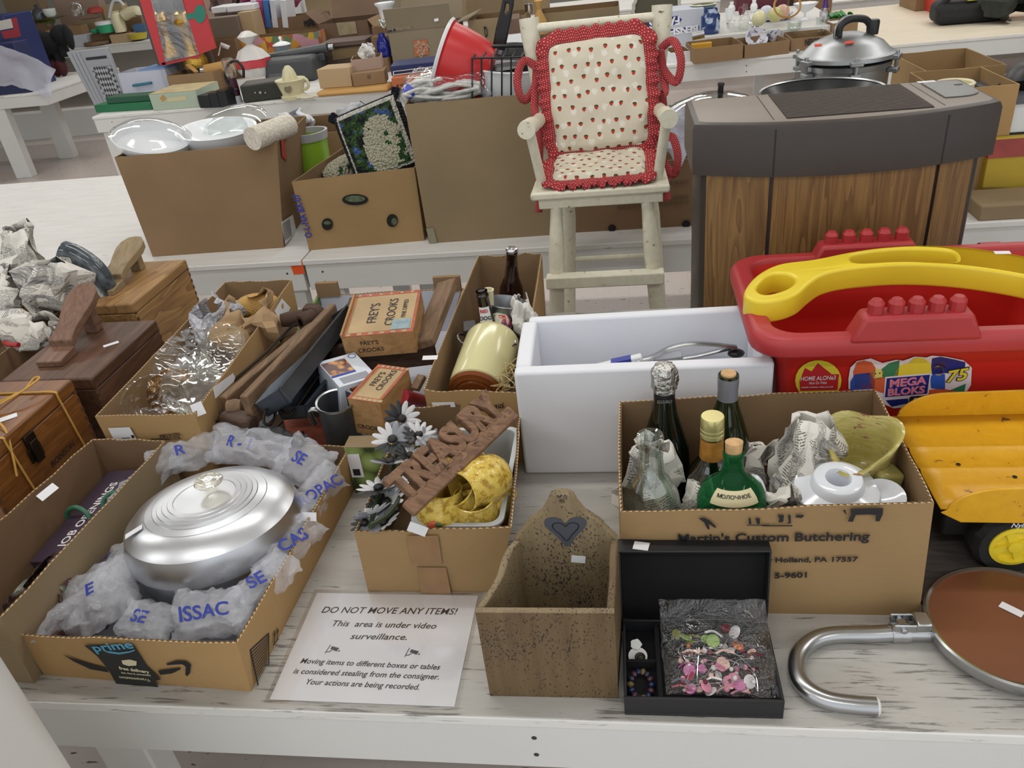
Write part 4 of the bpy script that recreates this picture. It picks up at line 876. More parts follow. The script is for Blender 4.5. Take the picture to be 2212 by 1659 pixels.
crumpled('bubble wrapped lump in the long glassware box', G(468, 695, .93), (.11, .14, .11), rotm(.3, 0, 0), 41, BW.m, 'bubble_wrap', 'bubble wrap', amt=.22)
KR = P('kraft_paper', 'a98c68', .85, nz=(14, .1)); crumpled('crumpled brown kraft paper in the long glassware box', G(545, 700, .92), (.14, .20, .12), rotm(0, .1, .2), 44, KR, 'kraft_paper', 'paper', amt=.26)
WK = NT('wicker'); WK.p(Base_Color=WK.ramp(WK.n('TexBrick', Vector=WK.co(), Scale=70.).outputs['Fac'], [(.0, 'c39a52'), (.5, '7d5a28')]), Roughness=.7)
b = MB(WK.m, at(G(560, 662, .93), .3, .2, .5)).ball((0, 0, 0), (.06, .04, .03), 20, 12); tag(b.build('wicker_basket', None), 'woven yellow wicker basket behind the kraft paper', 'basket')
# ------------------------------------------------------------------ produce tray with tins, planks and cigar boxes
zt = .885; TRAYP = NT('produce_print'); TRAYP.p(Base_Color=TRAYP.ramp(TRAYP.noise(TRAYP.co(), 9, 3), [(.42, '6f8a48'), (.5, '50682f'), (.6, '8c7a58')]), Roughness=.6)
B_ = rect4(-.828, -.425, 1.235, 1.86, T); U_ = [V((p.x, p.y, zt)) for p in B_]; U_[0].z = U_[1].z = .825
t = box_thing('green and white printed produce tray full of planks, tins and cigar boxes', B_, U_, 'produce_tray', 'tray', out=TRAYP.m, ins=P('tray_white', 'c9ccd6', .6), seed=18, th=.006)
b = MB(TRAYP.m); b.hexa([(-.826, 1.26, .80), (-.819, 1.26, .80), (-.819, 1.855, .86), (-.826, 1.855, .86)], [(-.826, 1.26, .829), (-.819, 1.26, .829), (-.819, 1.855, .887), (-.826, 1.855, .887)]); b.build('green_rim', t) 
for x0, x1 in ((-.82, -.76), (-.50, -.43)): MB(CARD).box(x0, x1, 1.845, 1.858, zt, .925).build('corner_tab', t)
t = box_thing('', rect4(-.8, -.6, 1.5, 1.6, T), rect4(-.8, -.6, 1.5, 1.6, T+.01)) if False else None
WBR = wood('old_brown_wood', '5a4531', '8a6d52', 8, 'Y', .7, 9, .4); WBD = wood('dark_wood', '33231a', '5c4333', 8, 'X', .6, 9, .4); DST = P('dark_steel', '5c646e', .34, .8, nz=(12, .2)); RUST = P('rusty_iron', '4a352a', .7, .3, nz=(40, .3))
t = thing('wooden_rack', 'long brown wooden rack with turned end pegs standing in the produce tray', 'rack', G(600, 800, T))
b = MB(WBR).bar(G(536, 888, .925), G(726, 684, .945), .018, .07); b.build('side_board', t, .003)
b = MB(WBR).bar(G(488, 880, .905), G(682, 715, .91), .020, .05); b.build('lower_board', t, .003)
b = MB(WBD).bar(G(485, 902, .90), G(548, 915, .90), .035, .035); b.build('cross_end', t, .008)
b = MB(WBR, at(G(510, 880, .915), 0, PI/2, .2)).lathe([(0, -.02), (.016, -.016), (.018, 0), (.014, .012), (0, .016)], 18); b.build('turned_peg', t)
def trough(label, a, b_, w_, h, mat, roll=0):
    a, b_ = V(a), V(b_); d = (b_-a); L = d.length; m = frame(a, d, V((-d.y, d.x, 0))) @ M.Rotation(roll, 4, 'X'); q = MB(mat)
    pr = [(-w_/2-.006, h), (-w_/2, h), (-w_/2+.008, 0), (w_/2-.008, 0), (w_/2, h), (w_/2+.006, h)]; th = .0018
    out = pr+[(x, z+th) for x, z in ((w_/2+.006, h), (w_/2-.002, h), (w_/2-.010, th), (-w_/2+.010, th), (-w_/2+.002, h), (-w_/2-.006, h))]
    q.at(m @ M(((0, 0, 1, 0), (1, 0, 0, 0), (0, 1, 0, 0), (0, 0, 0, 1)))); q.loops([out], M.Identity(4), L/2) if False else q.hexa([(x, z, 0) for x, z in out], [(x, z, L) for x, z in out])
    q.at(m); q.box(0, .002, -w_/2, w_/2, 0, h); q.box(L-.002, L, -w_/2, w_/2, 0, h)
    return tag(q.build('metal_trough', None), label, 'trough')
trough('long dark grey metal trough tilted against the wooden rack, uppermost', G(604, 885, .925), G(748, 700, .94), .075, .035, DST, -.55)
trough('second dark grey metal trough lying below the first in the produce tray', G(640, 905, .880), G(772, 740, .89), .070, .030, DST, -.15)
for i, (p, q) in enumerate((((612, 930), (700, 850)), ((640, 936), (700, 880)), ((585, 925), (650, 865)))):
    b = MB(RUST).bar(G(*p, .82), G(*q, .83), .03, .008); tag(b.build('iron_bar', None), ('rusty flat iron slat below the tilted metal troughs, nearest the mug', 'rusty flat iron slat next to the small metal mug base', 'rusty flat iron slat close to the wooden rack')[i], 'slat', 'iron slats in the produce tray')
b = MB(P('dark_wire', '2b211c', .5, .6)).tube(spline([G(*p, z) for p, z in (((468, 858), .90), ((478, 885), .89), ((470, 908), .885), ((452, 906), .888), ((446, 890), .893), ((456, 868), .90), ((470, 852), .905), ((560, 775), .915), ((620, 715), .92), ((640, 700), .925), ((655, 712), .915))], 6), .0035, 8)
tag(b.build('bent_wire_hook', None), 'long dark wire with a loop at its end lying along the produce tray wall', 'wire hook')
b = MB(P('dark_wire', '2b211c', .5, .6)).tube(spline([G(*p, z) for p, z in (((590, 862), .93), ((575, 885), .925), ((570, 910), .91), ((582, 918), .90), ((592, 905), .90), ((600, 880), .91), ((622, 896), .90), ((640, 880), .905), ((700, 790), .92), ((735, 720), .93))], 6), .003, 8)
tag(b.build('bent_wire', None), 'dark bent wire handle looping over the metal troughs', 'wire handle')
t = thing('pipe_coupling', 'rusty iron pipe coupling with an open end at the back of the produce tray', 'pipe coupling', G(665, 690, .93))
k = M.Translation(G(664, 690, .935)) @ rotm(PI/2, 0, -.6)
MB(RUST, k).lathe([(.010, .02), (.017, .02), (.019, .018), (.021, .0), (.019, -.02), (.022, -.022), (.022, -.04), (.0, -.04)], 22).build('coupling_barrel', t); MB(RUST).cb(G(672, 672, .94), (.03, .03, .03)).build('square_head', t, .003)
MB(RUST, M.Translation(G(635, 688, .93)) @ rotm(PI/2, 0, -1.3)).lathe([(0, -.03), (.018, -.03), (.02, 0), (.016, .03), (0, .032)], 18).build('side_branch', t)
CIG = wood('cigar_wood', '8c673f', 'b9915f', 7, 'Y', .65, 7, .3); CIGP = P('cigar_paper', 'b39a74', .8, nz=(10, .12)); CIGR = P('cigar_red', 'a85a42', .7, nz=(40, .25))
def cigar(label, k, w_, d, h, stamp, front):
    t = thing('cigar_box', label, 'cigar box', k.to_translation(), 0, 'old wooden cigar boxes')
    MB(CIG, k).box(-w_/2, w_/2, -d/2, d/2, 0, h).build('box_body', t, .002)
    MB(CIGP, k).box(-w_/2+.012, w_/2-.006, -d/2+.012, d/2-.012, h, h+.001).build('paper_top', t)
    b = MB(CIGR, k); e = .011
    for q in ((-w_/2, w_/2, -d/2-.0004, -d/2+e), (-w_/2, w_/2, d/2-e, d/2+.0004), (w_/2-e*.5, w_/2+.0004, -d/2+e, d/2-e), (-w_/2-.0004, -w_/2+e*.5, -d/2+e, d/2-e)): b.box(*q, h, h+.0012)
    b.mat(CIGP)
    for i in range(6): b.box(-w_/2+.012+i*w_/6.4, -w_/2+.018+i*w_/6.4, d/2-e*.8, d/2-.001, h+.0012, h+.0016); b.box(-w_/2+.010+i*w_/6.4, -w_/2+.020+i*w_/6.4, -d/2+.001, -d/2+e*.8, h+.0012, h+.0016)
    b.build('paper_border', t)
    b = MB(INK); m = k @ at((0, 0, h+.0018), 0, 0, PI/2)
    for i, s in enumerate(stamp): b.text(s[0], m @ M.Translation((s[2], s[1], 0)), s[3], .0001, bold=.00005)
    for s in front: b.text(s[0], k @ frame((s[1], -d/2-.0006, s[2]), (1, 0, 0), (0, 0, 1)), s[3], .0001, bold=.00005)
    b.build('stamped_lettering', t); return t
k = frame(G(825, 668, .965), G(806, 710, .965)-G(806, 710, .965)+V((1, .10, 0)), (0, 1, .12)); k = at(tuple(G(826, 676, .985)), .10, 0, .10) @ M.Translation((0, 0, -.055))
t = cigar("large old cigar box stamped in black with a blue tax stamp, above the drawer", k, .155, .175, .055, (("FREY'S", .018, .0, .030), ('CROOKS', -.022, 0, .028), ('FINE DIPPED', -.050, .01, .014)), (("FREY'S", -.02, .036, .014), ('CROOKS', -.02, .018, .014)))
b = MB(P('tax_stamp', '8fa4aa', .8, nz=(60, .2)), k).box(.028, .068, -.075, -.035, .0555, .0572); b.build('tax_stamp', t)
b = MB(CIG, k); b.box(-.0785, -.0735, -.088, .088, .055, .062); b.build('raised_lip', t, .001)
k = at(tuple(G(818, 828, .930)), .05, .02, -.26) @ M.Translation((0, 0, -.085))
t = cigar('narrow cigar box standing upright beside the metal mug, worn red border', k, .072, .125, .085, (("FREY'S", .008, .012, .018), ('CROOKS', -.012, .012, .018)), (('CROOKS', 0, .02, .014),))
t = thing('old_drawer_box', 'dark wooden drawer frame holding the large cigar box', 'drawer', G(850, 770, .85))
b = MB(WBD).bar(G(695, 782, .90), G(940, 752, .905), .016, .075); b.build('front_board', t, .003)
b = MB(WBR).bar(G(915, 745, .93), G(968, 612, .955), .022, .05, (1, 0, .3)); b.build('side_board', t, .004)
MB(WBD).bar(G(735, 752, .885), G(765, 660, .895), .014, .05).build('side_board', t, .003)
FOODP = NT('food_picture'); FOODP.p(Base_Color=FOODP.ramp(FOODP.n('TexVoronoi', Vector=FOODP.co(), Scale=70.).outputs['Distance'], [(.1, 'd9a765'), (.4, 'b9793c'), (.6, '5c3a3a')]), Roughness=.35)
c = G(750, 797, .935); k = at(tuple(c), .12, .10, .72); t = thing('food_carton', 'blue and white food carton with a fried snack picture standing in the produce tray', 'carton', c)
b = MB(P('food_card', 'cfd6e0', .35), k).box(-.042, .042, -.055, .055, -.085, 0); b.build('carton_body', t, .001)
b = MB(FOODP.m, k).box(-.040, .012, -.010, .042, .0002, .0007); b.box(-.02, .04, -.0557, -.055, -.08, -.01); b.mat(INKB).box(-.041, .012, -.018, -.012, .0002, .0007); b.mat(GREYINK)
for i in range(6): b.box(-.03, .03, -.028-i*.004, -.0265-i*.004, .0002, .0006)
b.mat(INKB).at(k @ at((.030, .042, 0))).lathe([(.0075, .0003), (.0088, .0003), (.0088, .0008), (.0075, .0008)], 20); b.build('carton_print', t)
t = thing('metal_mug', 'dark old aluminium mug with a stub handle beside the narrow cigar box', 'mug', G(725, 955, .79)); c = G(725, 868, .915); k = at((c.x, c.y, .915), .1, .06, 0)
AOX = P('oxidised_aluminium', '6c6f74', .42, .85, nz=(16, .25))
MB(AOX, k).lathe([(0, -.125), (.034, -.125), (.037, -.12), (.037, -.004), (.0385, -.003), (.0395, 0), (.0385, .002), (.036, .0), (.035, -.11), (0, -.115)], 40).build('mug_body', t)
MB(STEEL, k).lathe([(.0365, -.003), (.040, -.001), (.0395, .0035), (.0358, .002), (.0365, -.003)], 40).build('mug_rim', t)
MB(STEEL, k).tube(spline([(-.036, -.006, -.018), (-.050, -.010, -.014), (-.054, -.012, -.024), (-.050, -.011, -.05)], 5), .006, 10).build('handle', t)
b = MB(P('red_tin', 'a8303a', .35), at(G(890, 862, .86), .9, 0, -.2)).lathe([(0, -.05), (.016, -.05), (.016, .05), (0, .05)], 18); tag(b.build('red_tin', None), 'small red cylinder beside the narrow cigar box', 'tin')
b = MB(WBR).bar(G(896, 842, .90), G(912, 812, .915), .018, .012); tag(b.build('wood_offcut', None, .002), 'short wood offcut standing next to the red cylinder', 'offcut')
b = MB(CIGR); b.cb(G(660, 925, .80), (.08, .10, .06), rotm(0, 0, .5)); tag(b.build('small_carton', None, .002), 'small brown and red carton in the front corner of the produce tray by the mug', 'carton')
b = MB(P('black_rag', '1d2023', .6)); b.tube(spline([G(*p, z) for p, z in (((505, 925), .885), ((540, 932), .888), ((580, 938), .89), ((615, 942), .885), ((645, 955), .88), ((665, 948), .885))], 6), [.004+.010*math.sin(PI*i/30) for i in range(31)], 10); b.crumple(.006, 40, 4); tag(b.build('black_rag', None), 'twisted black rag lying across the front of the produce tray', 'rag')
# ------------------------------------------------------------------ bottle carton
zt = .925; U_ = [G(915, 842, zt), G(1120, 850, zt), G(1172, 563, zt), G(1035, 568, zt)]
for q in U_[2:]: q.z += .02
B_ = [V((p.x+.004*(1 if i in (0, 3) else -1), p.y, T)) for i, p in enumerate(U_)]
t = box_thing('open cardboard box of beer bottles and a cream crock', B_, U_, out=CARDY, ins=CARD, seed=22, wav=.004)
F0, F1 = (B_[0]+B_[1])/2, (U_[0]+U_[1])/2; FN = (B_[1]-B_[0]).cross(F1-F0).normalized()
b = MB(INK); wall_line(b, lambda x, y: PL(x, y, F0, FN), FN, 'JOYA', 1091, 873, 1070, 874, .013, bold=.0004); b.build('printed_lettering', t)
b = MB(STICK); b.poly([PL(x, y, F0, FN)+FN*.0055 for x, y in ((934, 866), (983, 865), (986, 876), (938, 877))]); b.build('white_label', t)
sticker(t, frame(U_[0].lerp(U_[3], .18)+V((-.012, 0, .004)), (1, 0, 0), (0, 1, .3)), .032, .012, '')
BRN = P('brown_glass', '1e0d08', .06, spec=.9)
BP = [(.028, 0), (.0305, .004), (.0305, .12), (.028, .138), (.018, .165), (.0145, .19), (.0125, .222), (.0140, .224), (.0140, .229), (.0125, .231), (.0130, .238)]
def beer(label, top, z, R, cap, lab):
    k0 = R @ M.Translation((0, 0, -.238)); c = G(*top, z); t, k = bottle('beer_bottle', label, tuple(c), BP, BRN, [], R=k0, group='brown beer bottles in the open carton')
    if cap: MB(CHROME, k).lathe([(.0150, .232), (.0148, .236), (.0132, .2395), (0, .240)], 42, wob=lambda a, i: 1+.03*math.cos(21*a)*(i < 2)).build('crown_cap', t)
    else: MB(P('bottle_hole', '0a0504', .5), k).lathe([(0, .2385), (.0085, .2385)], 16).build('mouth', t)
    if lab:
        shell(t, k, STICK, [(.0178, .168), (.0153, .186), (.0143, .204)], -PI/2-.9, -PI/2+.9, 'neck_label')
        b = MB(P('label_red', 'b02a2a', .5)); b.text('RED', k @ frame((0, -.0158, .195), (1, 0, 0), (0, .25, 1)), .010, .0003, bold=.0003); b.mat(INK).text('DOG', k @ frame((.001, -.0178, .179), (1, 0, 0), (0, .25, 1)), .012, .0003, bold=.0003); b.build('label_lettering', t)
beer('capped brown beer bottle standing in the metal cup at the back of its carton', (1106, 537), 1.02, rotm(.0, .12, 0), True, False)
beer('open brown beer bottle with a white and red neck label behind the crock', (1040, 628), 1.01, rotm(0, -.06, 0), False, True)
CRK = P('cream_glaze', 'd3cd9c', .16, nz=(10, .05)); BRG = P('brown_glaze', '7a4320', .12, nz=(9, .15))
c = G(1048, 792, .885); k = M.Translation(c) @ rotm(-PI/2+.22, 0, -.12)
t = thing('cream_crock', 'cream glazed crock with brown base lying on its side in the bottle carton', 'crock', c)
MB(CRK, k).lathe([(.050, -.078), (.060, -.072), (.0615, -.06), (.0615, .07), (.058, .082), (.048, .088), (.0, .088)], 48).build('crock_body', t, ang=50)
MB(BRG, k).lathe([(0, -.090), (.036, -.090), (.040, -.087), (.045, -.089), (.050, -.086), (.056, -.085), (.0600, -.078), (.056, -.072)], 48).build('brown_base', t, ang=30)
b = MB(P('leaf_relief', '56704a', .3)); rnd = random.Random(3)
for i in range(16):
    a = .45+.06*(i % 3)+rnd.uniform(-.06, .06); z = -.055+i*.008; p = (.0622*math.cos(a), -.0622*math.sin(a), z)
    b.tube([p, (.0632*math.cos(a+.12), -.0632*math.sin(a+.12), z+.012)], .0013, 5)
bmesh.ops.transform(b.bm, matrix=k @ M.Rotation(PI, 4, 'X'), verts=b.bm.verts); b.build('leaf_relief', t)
STRAW = P('straw', 'c9b483', .8); b = MB(STRAW); rnd = random.Random(8); c = G(1092, 815, .90)
for i in range(46):
    p = c+V((rnd.uniform(-.02, .022), rnd.uniform(-.05, .05), rnd.uniform(-.03, .012))); d = V((rnd.uniform(-1, 1), rnd.uniform(-1, 1), rnd.uniform(-.6, .6)))*.022; b.tube([p-d, p+d*.2+V((0, 0, .003)), p+d], .0009, 4)
tag(b.build('packing_straw', None), 'loose packing straw at the right of the cream crock', 'straw', kind='stuff')
t = thing('metal_cup', 'large dull metal cup leaning at the back of the bottle carton', 'cup', G(1092, 690, .9)); k = at(tuple(G(1090, 672, .93)), -.15, .18, 0)
MB(P('dull_tin', '8d9196', .35, .9, nz=(12, .15)), k).lathe([(0, -.10), (.034, -.10), (.040, -.09), (.045, -.02), (.043, .0), (.050, .022), (.049, .024), (.041, .002), (.038, -.09), (0, -.094)], 36).build('cup_body', t)
t = thing('candle_stub', 'cream hollow candle tube beside the open beer bottle', 'candle', G(1055, 660, .95)); MB(CREAM, at(tuple(G(1056, 655, .965)), 0, .1, 0)).lathe([(0, -.05), (.012, -.05), (.011, .03), (.012, .034), (.009, .034), (.008, .02), (0, .02)], 18).build('candle_body', t)
FRU = NT('fruit_glaze'); FRU.p(Base_Color=FRU.ramp(FRU.noise(FRU.co(), 45, 3, .5, .5), [(.35, '3a4a86'), (.45, 'b4403a'), (.55, 'd8d4c0'), (.68, '4f7a3e')]), Roughness=.2)
b = MB(FRU.m, at(tuple(G(1080, 700, .92)))).ball((0, 0, 0), (.028, .025, .028), 18, 12); tag(b.build('fruit_ornament', None), 'colourful fruit painted ornament behind the open beer bottle', 'ornament')
crumpled('white tissue lump at the right of the metal cup', G(1130, 680, .93), (.05, .10, .08), rotm(0, 0, .2), 51, P('tissue', 'd8d6d2', .8), 'tissue_paper', 'tissue', amt=.2)
b = MB(STEEL)
for c_, r in (((1018, 728), .03), ((1075, 735), .026), ((1095, 745), .02)):
    q = G(*c_, .915); b.tube([(q.x+r*math.cos(a*.4), q.y+r*math.sin(a*.4)*.8, q.z+.006*math.sin(a)) for a in range(16)], .0022, 7, True)
tag(b.build('steel_ring_set', None), 'thin steel rings around the base of the open beer bottle', 'rings')
tag(MB(BLACK).cb(G(1018, 728, .90), (.03, .05, .06), rotm(0, 0, .2)).build('small_black_case', None, .002), 'small black case left of the open beer bottle', 'case')
# ------------------------------------------------------------------ foam tub and grabber
FOAM = P('white_foam', 'e6e8ef', .8, bump=(220, .25, .001)); x0, x1, y0, y1, zt = -.212, .246, 1.228, 1.425, .991
t = thing('foam_box', 'large white foam box behind the wooden wall box and butcher box', 'foam box', ((x0+x1)/2, 1.32, T))
b = MB(FOAM); b.box(x0+.03, x1-.02, y0+.03, y1-.022, T, T+.03); b.build('foam_base', t)
b = MB(FOAM).hexa(rect4(x0, x1, y0, y0+.028, T), [(x0, y0, zt), (x1, y0, zt+.004), (x1, y0+.028, zt+.004), (x0, y0+.028, zt)]); b.build('front_wall', t, .006, 3)
b = MB(FOAM).hexa(rect4(x0+.01, x1, y1-.022, y1, T), [(x0+.012, y1-.022, zt+.018), (x1, y1-.022, zt+.024), (x1, y1, zt+.024), (x0+.012, y1, zt+.018)]); b.build('back_wall', t, .006, 3)
pr = [(y0+.028, T), (y1-.022, T), (y1-.022, zt+.018), (y1-.08, zt+.013), (y0+.028, zt)]
b = MB(FOAM).hexa([(x0, y, z) for y, z in pr], [(x0+.03, y, z) for y, z in pr]); b.build('side_wall', t, .006, 3)
b = MB(FOAM).hexa([(x1-.02, y, z) for y, z in pr], [(x1, y, z) for y, z in pr]); b.build('side_wall', t, .006, 3)
t = thing('reacher_grabber', 'white pick-up grabber with a blue band and curved steel jaws in the foam box', 'grabber', (.05, 1.33, .9)); Yg = 1.33
def yg(x, y): return AY(x, y, Yg)
b = MB(WHITEP).bar(yg(1250, 806), yg(1388, 774), .018, .016, (0, 1, 0)); b.build('shaft', t, .003); MB(P('grabber_blue', '2b3596', .4)).bar(yg(1322, 789), yg(1365, 780), .0195, .0175, (0, 1, 0)).build('blue_band', t)
MB(STEEL).tube(spline([yg(*p) for p in ((1385, 777), (1410, 770), (1445, 752), (1490, 743), (1540, 744), (1592, 750))], 6), .0095, 8, flat=.16).build('upper_jaw', t)
MB(STEEL).tube(spline([yg(*p) for p in ((1385, 785), (1440, 778), (1500, 770), (1560, 756), (1580, 752))], 6), .0085, 8, flat=.16).build('lower_jaw', t)
MB(WHITEP).bar(yg(1412, 776)+V((0, .006, 0)), yg(1474, 766)+V((0, .006, 0)), .016, .006, (0, 1, 0)).build('jaw_plate', t, .002); MB(BLACK).ball(yg(1590, 763), (.016, .012, .008), 12, 8).build('rubber_tip', t)
MB(CHROME, M.Translation(yg(1379, 777)+V((0, -.011, 0))) @ rotm(PI/2)).lathe([(0, .002), (.004, .0015), (.005, 0), (.005, -.003)], 14).build('rivet', t)
# ------------------------------------------------------------------ high chair with strawberry cushions
CHW = NT('old_cream_paint'); a_ = CHW.noise(CHW.co(), 60, 4, .6); CHW.p(Base_Color=CHW.ramp(a_, [(.30, '6a4a33'), (.335, 'd6d0b8'), (.7, 'e0ddcc')]), Roughness=.4); CHW = CHW.m
def dots(name, base, dot, n, r):
    t = NT(name); uv = t.n('TexCoord').outputs['UV']; q = t.n('Mapping', Vector=uv, Scale=(n[0], n[1], 1)).outputs[0]; s = t.n('SeparateXYZ', Vector=q)
    fx = t.math('SUBTRACT', t.math('FRACT', t.math('ADD', s.outputs[0], t.math('MULTIPLY', t.math('FLOOR', s.outputs[1]), .5))), .5); fy = t.math('SUBTRACT', t.math('FRACT', s.outputs[1]), .5)
    d = t.math('SQRT', t.math('ADD', t.math('MULTIPLY', fx, fx), t.math('MULTIPLY', fy, fy))); t.p(Base_Color=t.mix(t.math('LESS_THAN', d, r), base, dot), Roughness=.9); return t.m
RUF = dots('red_pin_dot', 'a02a30', 'e2b8b0', (170, 5), .17); RUFT = dots('red_pin_dot_tie', 'a02a30', 'e2b8b0', (44, 5), .17)
def strawberry():
    t = NT('strawberry_cotton'); uv = t.n('TexCoord').outputs['UV']; s = t.n('SeparateXYZ', Vector=uv)
    def motif(n, shift, rad, jit):
        x = t.math('MULTIPLY_ADD', s.outputs[0], n, shift); y = t.math('MULTIPLY_ADD', s.outputs[1], n, shift*1.7); iy = t.math('FLOOR', y); x = t.math('ADD', x, t.math('MULTIPLY', iy, .5)); ix = t.math('FLOOR', x)
        c = t.n('CombineXYZ', X=ix, Y=iy, Z=shift); h = t.n('TexWhiteNoise', Vector=c).outputs['Color']; hs = t.n('SeparateColor', Color=h)
        fx = t.math('SUBTRACT', t.math('FRACT', x), t.math('MULTIPLY_ADD', hs.outputs[0], jit, .5-jit/2)); fy = t.math('SUBTRACT', t.math('FRACT', y), t.math('MULTIPLY_ADD', hs.outputs[1], jit, .5-jit/2))
        wd = t.math('MULTIPLY_ADD', fy, 1.6, 1.); d = t.math('SQRT', t.math('ADD', t.math('POWER', t.math('DIVIDE', fx, wd), 2.), t.math('MULTIPLY', fy, fy))); return d, fx, fy
    d1, fx, fy = motif(7.9, .2, .13, .3); d2, *_ = motif(6.5, .55, .2, .5)
    nz = t.noise(uv, 60, 2)
    base = t.mix(t.math('MULTIPLY', t.math('LESS_THAN', t.math('ADD', d2, t.math('MULTIPLY', nz, .35)), .36), .8), 'd6cdb9', 'e9e5da')
    c = t.mix(t.math('LESS_THAN', d1, .155), base, 'b5402e'); leaf = t.math('MULTIPLY', t.math('LESS_THAN', d1, .175), t.math('GREATER_THAN', fy, .055)); c = t.mix(leaf, c, '4c4a2c')
    t.p(Base_Color=c, Roughness=.95); t.bump(t.noise(t.co(), 30, 3), .3, .006); return t.m
STR_ = strawberry()
t = thing('high_chair', 'cream painted wooden high chair with strawberry cushions and red ruffles', 'high chair', (-.07, 2.24, 0))
sz = 1.052; Yf, Yb = 2.09, 2.40
b = MB(CHW); b.prism([(-.258, Yf), (.116, Yf), (.108, Yb), (-.250, Yb)], sz-.022, sz); b.build('seat', t, .006)
b = MB(CHW); b.box(-.238, .098, Yf+.012, Yf+.032, sz-.05, sz-.022); b.box(-.232, .092, Yb-.04, Yb-.02, sz-.05, sz-.022); b.box(-.238, -.218, Yf+.03, Yb-.03, sz-.05, sz-.022); b.box(.078, .098, Yf+.03, Yb-.03, sz-.05, sz-.022); b.build('seat_apron', t, .003)
for x0, x1, y0, y1 in ((-.190, -.255, Yf+.03, Yf-.03), (.054, .130, Yf+.03, Yf-.03), (-.170, -.235, Yb-.03, Yb+.04), (.068, .135, Yb-.03, Yb+.04)):
    p0, p1 = V((x0, y0, sz-.022)), V((x1, y1, 0)); b = MB(CHW); n_ = 20
    b.tube([p0.lerp(p1, i/n_) for i in range(n_+1)], [.017+(.006*min(1, max(0, (i-1)/2))) - .004*(i/n_) for i in range(n_+1)], 14); b.build('leg', t, ang=60)
def legx(x0, x1, z): return x0+(x1-x0)*(sz-.022-z)/(sz-.022)
z = .80
b = MB(CHW).box(legx(-.19, -.255, z)-.028, legx(.054, .13, z)+.028, Yf-.028, Yf+.012, z-.022, z+.014); b.build('foot_rest', t, .004)
zb = .735
MB(CHW).tube([(legx(-.17, -.235, zb), Yb-.01, zb), (legx(.068, .135, zb), Yb-.01, zb)], .009, 10).build('rear_rung', t)
for s in (-1, 1):
    xs, xt = (-.238, -.256) if s < 0 else (.096, .113); y0 = Yb-.035
    b = MB(CHW); b.tube([V((xs, y0, sz)).lerp(V((xt, Yb+.02, 1.452)), i/10) for i in range(11)], [.013, .013, .013, .0135, .014, .0145, .0155, .019, .0235, .0275, .0285], 14); b.build('back_post', t, ang=50)
    xa = -.242 if s < 0 else .104
    b = MB(CHW); b.tube(spline([(xs, Yb-.03, 1.19), (xa, Yb-.12, 1.198), (xa+.006*s, Yf+.03, 1.222), (xa+.008*s, Yf-.02, 1.226)], 5), [.019]*8+[.022]*4+[.0235]*4, 16); b.build('armrest', t, ang=50)
    MB(CHW).tube([(xa+.004*s, Yf+.02, 1.215), (xs+.010*s*-1, Yf+.06, sz)], .0135, 12).build('arm_post', t)
MB(CHW).tube([(-.252, Yb+.012, 1.425), (.110, Yb+.012, 1.425)], .0125, 12).build('top_rail', t)
MB(CHW).tube([(-.248, Yb, 1.33), (.106, Yb, 1.33)], .008, 10).build('back_rung', t)
def tie_pt(P, u, v):
    f = u*(len(P)-1); i = min(len(P)-2, int(f)); p = P[i].lerp(P[i+1], f-i); d = (P[i+1]-P[i]); n = V((d.z, 0, -d.x)); n = n.normalized() if n.length > 1e-6 else V((1, 0, 0))
    return tuple(p+n*.022*(v-.5)+V((0, .012*math.sin(u*9+v), 0)))
# cushions: rounded pads with gathered edges
def pad(label, m, w_, h, th, seed, tieside):
    t = thing('seat_cushion', label, 'cushion', m.to_translation(), 0, 'strawberry high chair cushions')
    b = MB(STR_)
    for sg in (1, -1):
        def fn(u, v):
            x, y = u*2-1, v*2-1; e = max(0, (1-abs(x)**6)*(1-abs(y)**6)); r = 1-.05*(abs(x*y))**2
            return (x*w_/2*r, y*h/2*r, sg*th*.5*e**.35+sg*.0022*math.sin(x*9+seed)*math.sin(y*8))
        b.sheet(fn, 26, 26)
    bmesh.ops.remove_doubles(b.bm, verts=b.bm.verts, dist=1e-5); b.crumple(.0035, 22, seed)
    bmesh.ops.transform(b.bm, matrix=m, verts=b.bm.verts); b.build('pad', t, ang=70)
    b = MB(RUF); per = rrect(-w_/2+.004, w_/2-.004, -h/2+.004, h/2-.004, .03, 8); N = 260
    ln = [0]
    for i in range(len(per)): ln.append(ln[-1]+math.dist(per[i], per[(i+1) % len(per)]))
    def pt(s):
        s = (s % 1)*ln[-1]; i = max(j for j in range(len(per)) if ln[j] <= s+1e-9); f = (s-ln[i])/max(1e-9, ln[i+1]-ln[i]); a, c = V(per[i]), V(per[(i+1) % len(per)]); p = a.lerp(c, f); d = (c-a).normalized(); return p, V((d.y, -d.x))
    def rf(u, v):
        p, nn = pt(u); wv = math.sin(u*2*PI*62)*.006*v+math.sin(u*2*PI*23+1)*.006*v; r = v*(.036+.004*math.sin(u*2*PI*31)); p = p+nn*r; return (p.x, p.y, wv+.004-.010*v*v)
    b.sheet(rf, N, 4, True); bmesh.ops.transform(b.bm, matrix=m, verts=b.bm.verts); b.build('ruffle', t, ang=80, solid=.001)
    for sx, ties in tieside:
        b = MB(RUFT)
        for pts in ties: b.sheet(lambda u, v, P=spline(pts, 6): tie_pt(P, u, v), 30, 2)
        b.build('tie', t, ang=80, solid=.001)
    return t
c1 = AY(1293, 205, 2.33); m = frame(c1, (1, 0, .035), (0, .20, .98))
pl, pr_ = V((-.24, 2.36, 1.33)), V((.105, 2.37, 1.345))
